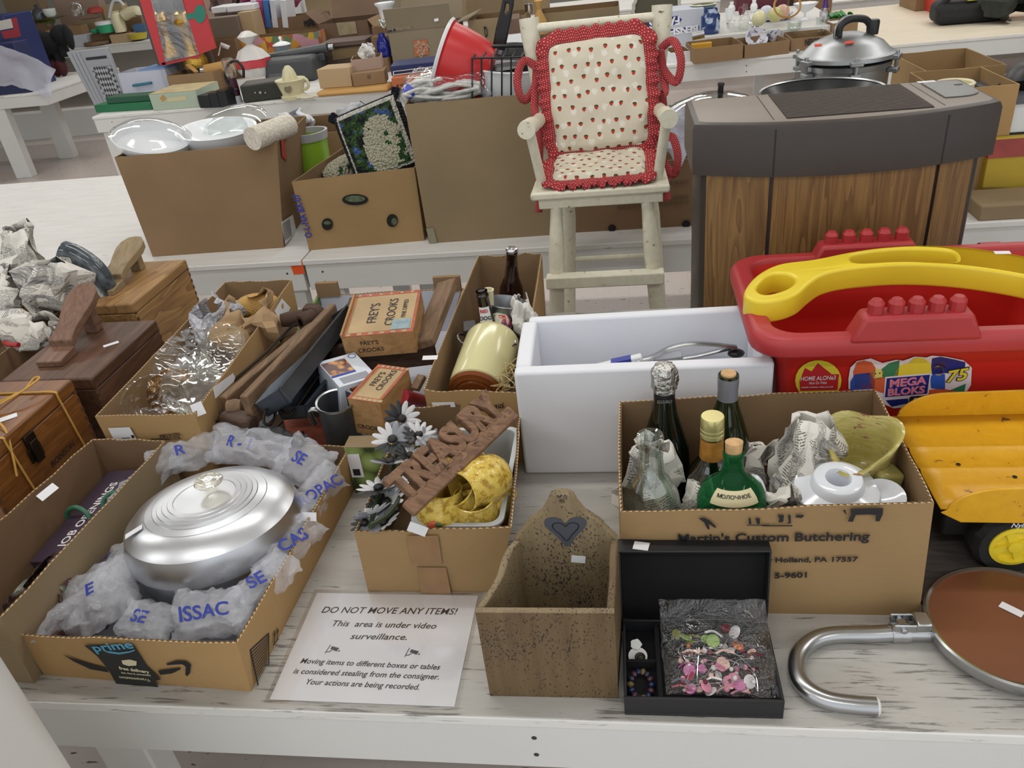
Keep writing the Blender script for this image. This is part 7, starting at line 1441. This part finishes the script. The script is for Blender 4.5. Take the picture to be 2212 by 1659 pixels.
for n_, q in (('low brown carton under the cobalt vase', (-1.95, -1.79, 6.36, 6.54, .862)), ('brown carton under the leaning clear goblet', (-1.95, -1.79, 6.55, 6.68, 1.0)), ('tall brown carton under the white pitcher', (-1.97, -1.79, 6.69, 6.86, 1.06))):
    tag(MB(CARDD).box(q[0], q[1], q[2], q[3], T, q[4]).build('cardboard_box', None, .004), n_, 'box')
tag(MB(PAINT).box(.52, 1.50, 6.0, 7.2, T, .854).build('white_riser', None, .004), 'long low white riser board under the crystal and china', 'riser')
lat('white_pitcher', 'white ceramic pitcher at the top left of the moving carton', 'pitcher', (838, 52), 22, 5, [(0, 0), (.45, 0), (.5, .1), (.62, .4), (.75, .8), (1, .92), (1, 1), (.9, 1), (.65, .8), (0, .7)], PORCW, Y=6.75)
lat('blue_glass_vase', 'cobalt blue glass vase left of the moving carton', 'vase', (832, 122), 15, 72, [(0, 0), (.85, 0), (1, .25), (.9, .65), (.5, .85), (.45, 1), (.35, 1), (.35, .85), (0, .8)], P('cobalt_glass', '1a237a', .08), Y=6.45)
lat('clear_goblet', 'clear glass goblet leaning above the cobalt vase', 'goblet', (832, 75), 12, 42, [(0, 0), (.6, 0), (.12, .1), (.12, .45), (.7, .6), (1, 1), (.94, 1), (.6, .62), (0, .5)], GLASS, Y=6.6)
t, q, u = bgY('brown open carton with a large D on it right of the moving carton', 1018, 112, 1140, 38, 6.5, .4, CARDG, name='cardboard_box'); facetext(t, q, INK, 'D', 1047, 70, 1054, 69, .10, bold=.004)
bgY('brown open carton at the top behind the top rail of the high chair', 1165, 75, 1338, 22, 6.7, .4, CARDG)
bgY('dark green tray under the brown carton behind the high chair', 1240, 68, 1372, 46, 6.2, .3, P('dark_tray', '22302c', .5), name='dark_tray', cat='tray', opened=False)
bgY('brown carton at the very top behind the black pan handle', 1010, 40, 1130, -5, 7.4, .4, CARDG)
bgY('white shelf tray holding a brown book beside the D carton', 1092, 92, 1140, 74, 6.35, .25, WHITEP, name='white_shelf', cat='tray', opened=False)
p = AY(1110, 55, 6.45); tag(MB(BRNC).cb((p.x, 6.45, p.z), (.10, .12, .13), rotm(.2, 0, .1)).build('brown_book', None, .004), 'brown grey book lying on the white tray beside the D carton', 'book')
t = thing('paper_sack', 'tan twisted paper sack behind the left post of the high chair', 'sack', AY(1165, 40, 6.6)); MB(TAN, M.Translation(AY(1166, 45, 6.6))).lathe([(0, -.10), (.06, -.09), (.05, .0), (.015, .08), (.035, .14), (0, .15)], 20, wob=knot).build('sack_paper', t)
lat('steel_ladle', 'shiny steel ladle bowl behind the D carton', 'ladle', (1143, 30), 9, 8, CUP, CHROME, Y=6.7)
# glass and china end of the far table
t, q, u = bgY('white and blue food carton standing upside down behind the blue jar', 1412, 66, 1520, 22, 6.25, .3, P('carton_white', 'bfc4cf', .6), name='food_carton', cat='carton', opened=False)
A, B = q[0], q[1]; nn = V((B.y-A.y, A.x-B.x, 0)).normalized(); face(t, q, LN, ((1398, 70), (1510, 55), (1510, 64), (1398, 78)), -.004, 'blue_band'); face(t, q, LN, ((1400, 42), (1464, 34), (1473, 42), (1466, 52), (1400, 60)), -.0045, 'blue_oval')
b = MB(STICK); wall_line(b, lambda x, y: PW(x, y, A, B), nn, 'FARMS', 1468, 43, 1402, 52, .075, .004, bold=.003); b.mat(STICK); wall_line(b, lambda x, y: PW(x, y, A, B), nn, 'BENSHAW', 1508, 60, 1406, 74, .06, .0045, bold=.003); b.build('printed_lettering', t)
t = thing('cast_flywheel', 'rusty iron wheel with a pale scalloped edge at the top behind the high chair', 'wheel', AY(1415, 30, 6.6)); k = at(tuple(AY(1418, 22, 6.6)), 1.1, 0, 0)
MB(P('wheel_pale', 'a9a69c', .7), k).lathe([(.16, -.02), (.185, -.02), (.185, .02), (.16, .02), (.16, -.02)], 44, wob=lambda a, i: 1+.02*math.cos(22*a)).build('wheel_rim', t); MB(P('wheel_dark', '4a4636', .8), k).lathe([(0, -.01), (.162, -.01), (.162, .01), (0, .01)], 40).build('wheel_disc', t)
lat('enamel_bucket', 'grey blue enamel bucket with a cream rim behind the blue jar', 'bucket', (1518, 62), 28, 9, [(0, 0), (.6, 0), (.95, .97), (.9, .97), (.55, .05), (0, .04)], P('enamel_blue', '5d7a80', .35), z0=.855, parts=(('bucket_rim', P('cream_enamel', 'cfc9a8', .3), lambda b, r, h: b.lathe([(r*.88, h*.96), (r, h), (r*.9, h*1.03), (r*.86, h)], 36)), ('side_handle', NVY, lambda b, r, h: b.tube(spline([(-r*.75, -r*.2, h*.8), (-r*1.0, -r*.3, h*.6), (-r*.65, -r*.3, h*.4)], 5), .012, 8))))
STJ = NT('starfish_glaze'); STJ.p(Base_Color=STJ.ramp(STJ.noise(STJ.co(), 16, 2, .5, .8), [(.55, '2a3f72'), (.62, 'aebfd6')]), Roughness=.12)
lat('blue_jar', 'blue glazed jar with white starfish shapes on the far table', 'jar', (1534, 72), 20, 18, JAR, STJ.m, z0=.855)
def carton5(label, l, r, yt, d, m_=CARD, **k): return bg(label, l, r, yt, d, m_, **k)
bg('long white low carton left of the carton with the yellow box', (1448, 136), (1492, 131), 112, .22, WHITEP, name='white_carton')
bg('brown small carton behind the white low carton', (1440, 105), (1480, 101), 70, .2, CARD, name='small_carton', opened=False)
t, q, u = bg('open brown carton holding a yellow box on the far table', (1500, 139), (1604, 128), 100, .32, CARD); 
zb_ = T+.02; c = AY(1515, 105, 5.83); tag(MB(P('yellow_card', 'c9982e', .5)).cb((c.x, 5.86, c.z-.04), (.135, .10, .15)).build('yellow_box', None, .003), 'yellow carton inside the open brown box on the far table', 'box'); b = MB(INK); b.box(c.x-.03, c.x+.03, 5.8085, 5.809, c.z-.03, c.z-.015)
c = AY(1562, 100, 5.95); tag(MB(BRNC).cb((c.x, 5.98, c.z-.04), (.13, .12, .12), rotm(0, 0, .2)).build('brown_box', None, .003), 'small dark brown box beside the yellow box inside the carton', 'box')
c = AY(1508, 78, 5.9); tag(MB(STEEL).tube([c+V((-.04, 0, 0)), c+V((.04, 0, .01))], .025, 14).build('tin_can', None), 'steel can lying behind the yellow box', 'can')
t, q, u = bg('open brown carton holding printed china on the far table', (1608, 127), (1704, 116), 92, .30, CARD)
CHN = NT('china_print'); CHN.p(Base_Color=CHN.ramp(CHN.noise(CHN.co(), 24, 3, .6, .5), [(.38, '4a4a7a'), (.46, 'd9dae2'), (.62, 'd9dae2'), (.68, 'a9a06a')]), Roughness=.15)
lat('china_plate', 'printed oval china plate standing in the carton of china', 'plate', (1632, 92), 24, 68, [(0, 0), (.6, .3), (1, .9), (.96, .95), (.5, .4), (0, .1)], CHN.m, Y=5.9, tilt=rotm(.9, 0, 0)); lat('china_cup', 'printed china cup beside the oval plate in the carton', 'cup', (1672, 90), 16, 66, CUP, CHN.m, Y=5.9)
lat('dark_bottle', 'small dark purple stoppered bottle behind the printed china plate', 'bottle', (1635, 70), 5, 56, JAR, P('dark_purple', '2a1c3c', .2), Y=6.1)
t, q, u = bg('open brown carton with printed letters holding clear glass dishes', (1708, 112), (1800, 104), 80, .30, CARD); facetext(t, q, INK, 'NESCO', 1738, 92, 1770, 88, .05, bold=.002)
lat('glass_platter', 'clear pressed glass platter in the lettered carton', 'dish', (1745, 82), 38, 64, [(0, 0), (.6, .1), (1, 1), (.95, 1), (.55, .3), (0, .2)], CUT, Y=5.95); lat('glass_bowl', 'clear round glass bowl standing behind the glass platter', 'bowl', (1775, 66), 14, 38, CUP, GLASS, Y=6.05); lat('glass_tumbler', 'clear glass tumbler left of the lettered carton', 'tumbler', (1715, 66), 16, 48, CUP, GLASS, Y=6.0)
lat('milk_glass_compote', 'white milk glass compote with a scalloped edge', 'compote', (1738, 42), 25, 6, [(0, 0), (.4, 0), (.1, .12), (.1, .4), (.6, .6), (1, 1), (.92, 1), (.5, .62), (0, .5)], PORCW, z0=.855, wob=lambda a, i: 1+(.07*math.cos(12*a) if 4 < i < 7 else 0))
lat('cut_glass_decanter', 'clear cut glass decanter standing among the crystal', 'decanter', (1608, 62), 14, 8, [(0, 0), (.9, 0), (1, .3), (.5, .6), (.3, .75), (.45, .85), (.3, 1), (0, 1)], CUT, z0=.855); lat('white_milk_glass', 'small white glass tumbler left of the crystal decanter', 'tumbler', (1575, 45), 9, 18, CUP, PORCW, z0=.855)
lat('ruffled_crystal_bowl', 'wide ruffled clear crystal bowl below the decanter', 'bowl', (1600, 66), 30, 46, CUP, CUT, z0=.855, wob=lambda a, i: 1+.06*math.cos(14*a))
for i, (x, y, n_) in enumerate(((1580, 8, 'cream figurine handle at the left of the red figurine'), (1602, 10, 'dark red and white china figurine among the glassware'), (1628, 4, 'white swan shaped china piece right of the red figurine'))): lat('china_figurine', n_, 'figurine', (x, y+22), 8, y-4, VASE, (PORCW, P('red_china', '6a2430', .2), PORCW)[i], z0=.855)
lat('fruit_plate', 'oval plate with coloured porcelain fruit on the far table', 'plate', (1670, 42), 42, 30, [(0, 0), (.7, .2), (1, 1), (.96, 1), (.6, .5), (0, .4)], CHN.m, z0=.855)
for i, (x, y, c_, n_) in enumerate(((1655, 24, 'c9ccd8', 'pale grey'), (1675, 28, 'c9c58a', 'yellow green'), (1690, 22, 'd0a890', 'peach'), (1640, 36, 'd8d4a8', 'cream'))): tag(MB(P('fruit_'+c_, c_, .25)).ball(G(x, y+4, .93), .05, 14, 9).build('porcelain_fruit', None), n_+' porcelain fruit on the oval plate', 'fruit', 'porcelain fruit')
b = MB(TAN, at(tuple(G(1700, 14, .99)), .9, 0, 0)).lathe([(.085, 0), (.092, .01), (.085, .02), (.078, .01), (.085, 0)], 30); tag(b.build('woven_basket_ring', None), 'tan basket hoop behind the porcelain fruit', 'basket')
lat('purple_bottle', 'clear bottle with a purple neck beside the green leaves', 'bottle', (1780, 44), 12, -2, [(0, 0), (.8, 0), (.9, .4), (.4, .7), (.35, 1), (0, 1)], clear('lilac_glass', (.86, .8, .9), .2, .05), z0=.855, parts=(('purple_neck', P('purple_glass', '4a2a72', .15), lambda b, r, h: b.lathe([(r*.6, h*.6), (r*.42, h*.75), (r*.38, h), (0, h)], 16)),))
b = MB(P('leaf_bright', '2f7a34', .4)); rnd = random.Random(12)
for i in range(60): p = AY(rnd.uniform(1788, 1842), rnd.uniform(30, 48), 6.25); b.at(at(tuple(p), rnd.uniform(-.6, .6), rnd.uniform(-.6, .6), rnd.uniform(0, 6))).ball((0, 0, 0), (.045, .018, .004), 8, 5)
tag(b.build('artificial_leaves', None), 'bunch of bright green artificial leaves in a small carton', 'leaves', kind='stuff')
bg('small brown carton holding the green leaves', (1795, 88), (1850, 82), 48, .22, CARD, name='small_carton')
bgY('dark red corrugated case at the top behind the porcelain fruit', 1590, 30, 1700, -30, 7.25, .2, P('dark_red_case', '5e2430', .6), name='red_case', cat='case', opened=False)
bgY('brown carton behind the milk glass compote', 1712, 45, 1795, -20, 7.25, .3, CARDD, opened=False)
# cream table at the upper right
t, q, u = bgY('small brown carton on the cream table beside the red crate', 1975, 30, 2014, -25, 6.95, .4, CARD, opened=False)
RC = P('crate_red', 'c23a2e', .45); A = AY(2020, 40, 6.7)
t = thing('red_crate', 'red orange plastic crate on the cream topped table', 'crate', (A.x+.5, 6.9, T)); carton(t, rect4(A.x, A.x+1.1, 6.65, 7.2, T), rect4(A.x-.02, A.x+1.12, 6.63, 7.22, T+.26), RC, RC, .015, 2, flute=False, name='crate_body'); crumpled('bright orange fabric heaped in the red crate', V((A.x+.45, 6.9, T+.27)), (.8, .45, .22), None, 81, P('orange_fabric', 'd8502a', .8), 'orange_fabric', 'fabric')
t = thing('black_bag', 'black padded tool bag with a strap on the cream table', 'bag', AY(2080, 50, 6.3)); c = G(2085, 50); BB = P('black_fabric', '1a1b1e', .7, bump=(30, .4, .01)); MB(BB).cb((c.x+.03, c.y+.05, T+.075), (.46, .26, .14), rotm(0, 0, -.1)).build('bag_body', t, .05, 4); MB(BB).tube(spline([(c.x-.2, c.y, T+.10), (c.x-.1, c.y-.02, T+.19), (c.x+.1, c.y, T+.18), (c.x+.3, c.y+.05, T+.15)], 6), .02, 8).build('strap', t); MB(P('yellow_green_tag', 'a9a83a', .5)).cb((c.x+.0, c.y-.06, T+.17), (.07, .03, .05)).build('yellow_tag', t, .005)
crumpled('dark olive folded jacket at the right end of the cream table', G(2190, 55)+V((.13, .14, .11)), (.42, .34, .18), None, 84, P('camo', '2b2d26', .9, nz=(14, .4)), 'folded_jacket', 'jacket')
# left table: navy box, plastic, dog
t, q, u = bgY('navy blue carton with red and white print at the upper left', -40, 130, 40, 38, 7.35, .4, NVY, name='navy_carton', cat='carton', opened=False); face(t, q, P('print_white', 'cfc8c0', .6), ((-5, 46), (24, 40), (29, 60), (-3, 66)), -.004, 'white_print'); face(t, q, P('print_red', 'a03038', .6), ((24, 40), (36, 37), (46, 78), (36, 80)), -.004, 'red_print'); face(t, q, P('print_red', 'a03038', .6), ((2, 68), (34, 62), (40, 80), (10, 84)), -.0036, 'red_patch')
bgY('navy blue plastic tote under a white plastic sheet at the left edge', -60, 170, 52, 98, 7.10, .20, P('tote_navy', '1f2a55', .5), name='navy_tote', cat='tote', opened=False)
b = MB(milky('plastic_sheet', 'c3c5d2', .8, .35, 5)); A = AY(0, 150, 7.08)
b.sheet(lambda u, v: tuple(AY(-30+150*u*(1-.1*v), 96+58*u*u+ (92-30*u)*v, 6.98-.03*math.sin(5*u+3*v))), 20, 14); b.crumple(.03, 6, 3); tag(b.build('plastic_sheet', None, ang=70), 'crumpled translucent plastic sheet draped at the left edge of its table', 'plastic sheet')
FUR = P('black_fur', '16171a', .95, bump=(120, .6, .006)); DRED = P('dark_red_felt', '4a1c20', .9); YD = G(126, 166).y+.03
t = thing('toy_dog', 'black stuffed toy dog with dark red feet on the left table', 'toy dog', AY(110, 150, YD))
def yd(x, y, d=0): return AY(x, y, YD+d)
b = MB(FUR); sp = spline([yd(66, 98), yd(82, 95), yd(102, 96), yd(122, 92), yd(132, 82)], 5); b.tube(sp, [.065+.065*math.sin(PI*min(1, .15+i/len(sp))) for i in range(len(sp))], 16); b.ball(yd(66, 97), (.06, .07, .055), 14, 9); b.ball(yd(134, 76), (.105, .10, .10), 16, 10); b.ball(yd(122, 70), (.06, .06, .05), 14, 9); b.build('dog_body', t, ang=80)
b = MB(FUR); b.ball(yd(148, 80, -.04), (.04, .05, .12), 14, 9); b.build('ear', t)
for i, q in enumerate((((68, 100), (62, 112), (64, 116)), ((102, 105), (108, 128), (118, 145)), ((120, 105), (126, 122), (132, 135)), ((132, 98), (138, 110), (142, 122)))):
    MB(FUR).tube(spline([yd(*p, -.02) for p in q], 4), .052, 12).build('leg', t)
for p in ((121, 150), (131, 140)): q = yd(*p, -.03); q.z = T+.091; MB(DRED).ball(q, (.055, .06, .09), 14, 9).build('foot', t)
# radiator screen leaning at the end of the table
YS = 6.9; t = thing('metal_screen', 'grey painted metal radiator screen with a diamond mesh beside the table end', 'screen', AY(200, 170, YS)); SG = P('screen_grey', 'a4a7ae', .45)
MESHM = NT('diamond_mesh'); q_ = MESHM.n('TexChecker', Vector=MESHM.co(scale=(1, 1, .55), rot=(0, PI/4, 0)), Scale=55.).outputs['Fac']; MESHM.p(Base_Color=MESHM.mix(q_, '3a3c40', 'b4b7bd'), Roughness=.5)
tl, tr, bl, br = AY(143, 113, YS), AY(230, 103, YS-.05), AY(208, 236, YS), AY(272, 212, YS-.05)
def ext(a, b_, z=0.0): return a+(b_-a)*((z-a.z)/(b_.z-a.z))
bl, br = ext(tl, bl, .003), ext(tr, br, .003); dn = V((0, .04, 0))
b = MB(SG); b.hexa([bl, br, br+dn, bl+dn], [tl, tr, tr+dn, tl+dn]); b.build('screen_frame', t, .004)
def sl_(u, v): return bl.lerp(br, u).lerp(tl.lerp(tr, u), v)+V((0, -.004, 0))
b = MB(MESHM.m); b.poly([sl_(.42, .06), sl_(.95, .06), sl_(.95, .87), sl_(.42, .87)]); b.build('mesh_panel', t)
for u_ in (.08, .18, .28): b = MB(SG).bar(sl_(u_, .01), sl_(u_, .99), .03, .012, (0, 1, 0)); b.build('ribbed_strip', t)
b = MB(P('dark_slot', '2d2f33', .7)); b.poly([sl_(.40, .925), sl_(.92, .925), sl_(.92, .945), sl_(.40, .945)]); b.build('slot', t)
# far left table
Yf_ = 11.15
def fb(label, x0, y0, x1, yt, mat, Y=Yf_, d=.16, nm='carton', cat='box', op=True, **k): return bgY(label, x0, y0, x1, yt, Y, d, mat, name=nm, cat=cat, opened=op, **k)
fb('brown carton at the far upper left behind the navy carton', 15, 28, 90, -5, CARDG, 11.9, op=False); fb('pale pink grey carton at the top of the far left table', 128, 38, 220, -10, PINKC, 12.1, op=False)
fb('long low brown carton at the front of the far left table', 45, 62, 100, 52, CARDD); fb('blue and white cloth covered box on the far left table', 28, 42, 85, 25, P('blue_white', '8f9fc4', .7, nz=(8, .3)), 11.6, nm='cloth_box', op=False); fb('yellow cream carton left of the green platter', 35, 58, 70, 38, P('yellow_cream', 'b9a86a', .7), 11.3, op=False); fb('brown carton with a printed stripe in the middle of the far left table', 172, 68, 215, 42, CARDG, 11.4)
t, q, u = fb('orange brown carton with fruit print at the front of the far left table', 45, 84, 100, 70, P('fruit_carton', '9c7a4a', .7, nz=(9, .3)), 11.05); fb('small brown box right of the black toy dog', 145, 72, 178, 56, CARD, 11.1); fb('white crumpled plastic box left of the wooden board', 150, 95, 190, 76, milky('bag_far', 'c3c8d0', .85), 11.05, op=False)
fb('brown open carton under the green tupperware', 196, 82, 280, 70, CARDD, 11.15); fb('tan small carton right of the cream pitcher', 276, 66, 312, 36, CARD, 11.4, op=False); fb('blue book box beside the red gift box', 288, 66, 315, 53, P('blue_book', '4a6f9c', .5), 11.2, nm='blue_book', cat='book', op=False); fb('pale beige box at the front edge of the far left table', 240, 90, 284, 74, BEIGE, 11.02, op=False); fb('cream yellow chest with a looped white cord behind', 228, 42, 270, 10, P('chest_cream', 'b5a27c', .7), 12.0, op=False)
lat('green_tupperware', 'bright green plastic tub with a white lid on the far left table', 'tub', (233, 70), 19, 45, [(0, 0), (.85, 0), (1, .7), (0, .7)], P('tupper_green', '3aa878', .4), Y=11.1, parts=(('white_lid', WHITEP, lambda b, r, h: b.lathe([(0, h*.7), (r*1.05, h*.7), (r*1.05, h*.95), (r*.9, h), (0, h)], 28)),)); lat('green_scoop', 'small green plastic scoop left of the green tub', 'scoop', (207, 72), 9, 63, CUP, P('tupper_green', '3aa878'), Y=11.1)
lat('cream_pitcher', 'tall cream plastic pitcher on the far left table', 'pitcher', (262, 69), 13, 24, [(0, 0), (.9, 0), (1, .5), (.85, .8), (.6, .92), (.7, 1), (0, 1)], CREAM, Y=11.1); b = MB(CREAM).tube(spline([AY(x, y, 11.1) for x, y in ((268, 34), (282, 26), (296, 24), (298, 30))], 5), .07, 10); put(b.build('spout', None), [o for o in COL.objects if o.name == 'cream_pitcher'][0])
b = MB(WHITEP).tube(spline([AY(x, y, 11.6) for x, y in ((236, 38), (240, 15), (246, 2), (258, 2), (268, 12))], 5), .02, 8); tag(b.build('white_cable', None), 'looped white cord above the green tub', 'cable')
lat('red_dish', 'red lidded dish on the far left table', 'dish', (208, 30), 17, 15, [(0, 0), (1, .2), (1, .6), (.6, 1), (0, 1)], P('red_dish', 'b0453c', .4), Y=11.5); lat('clear_jar', 'clear glass jar left of the red dish', 'jar', (172, 35), 14, 5, JAR, GLASS, Y=11.6); lat('white_bowl', 'white bowl on the green platter at the far left', 'bowl', (111, 36), 13, 19, CUP, PORCW, Y=11.4)
lat('green_platter', 'olive green glass platter on the far left table', 'platter', (105, 52), 45, 38, [(0, 0), (.3, 0), (.35, .5), (1, 1), (.96, 1), (.3, .7), (0, .7)], P('olive_glass2', '6a7a3a', .2), Y=11.3); lat('grey_kettle', 'dark grey kettle at the far left', 'kettle', (88, 42), 14, 10, [(0, 0), (.9, 0), (1, .4), (.6, .7), (.2, .75), (.3, 1), (0, 1)], P('kettle_grey', '5d5f66', .3, .4), Y=11.45); lat('glass_ball', 'small clear glass ball under the green platter', 'ornament', (107, 58), 7, 48, [(0, 0), (.7, .15), (1, .5), (.7, .85), (0, 1)], GLASS, Y=11.1)
lat('yellow_bowl', 'yellow shallow tray with a red rim at the front of the far left table', 'tray', (300, 84), 20, 72, [(0, 0), (.85, 0), (1, 1), (.9, 1), (.8, .2), (0, .2)], P('tray_yellow', 'c2b23c', .4), Y=11.05); lat('round_wooden_board', 'round wooden board lying at the front of the far left table', 'board', (212, 95), 28, 89, [(0, 0), (1, 0), (1, 1), (0, 1)], WBR, Y=11.05)
lat('white_jug', 'white enamel jug right of the looped cord', 'jug', (292, 34), 8, 14, VASE, PORCW, Y=11.6)
# far table at the top centre
for i, (x0, y0, x1, yt, Y, m_, n_) in enumerate(((420, 22, 470, -15, 9.6, PINKC, 'pale pink cardboard carton at the top above the grey box'), (600, 18, 650, -20, 9.9, WHITEP, 'white shelf unit at the top centre above the folders'), (660, 10, 740, -25, 9.6, CARDG, 'grey brown carton at the top above the worn carton'), (860, 12, 1010, -25, 9.4, CARDG, 'brown carton at the top above the moving carton'), (1040, 10, 1180, -30, 9.4, CARDG, 'brown carton at the top above the D carton'))): bgY(n_, x0, y0, x1, yt, Y, .4, m_, opened=False, name='carton' if m_ is not WHITEP else 'white_unit', cat='box')
c = AY(488, 8, 8.0); crumpled('brown leather boots heap at the top left of the white trays', c, (.28, .2, .22), None, 91, P('brown_leather', '5a4440', .6), 'leather_boots', 'boots')
c = AY(560, 0, 9.3); crumpled('pink and navy clothes heap at the top above the folders', c, (.9, .3, .22), None, 92, P('pink_cloth', '8c3a5c', .9, nz=(4, .5)), 'clothes_heap', 'clothes')
"""end"""
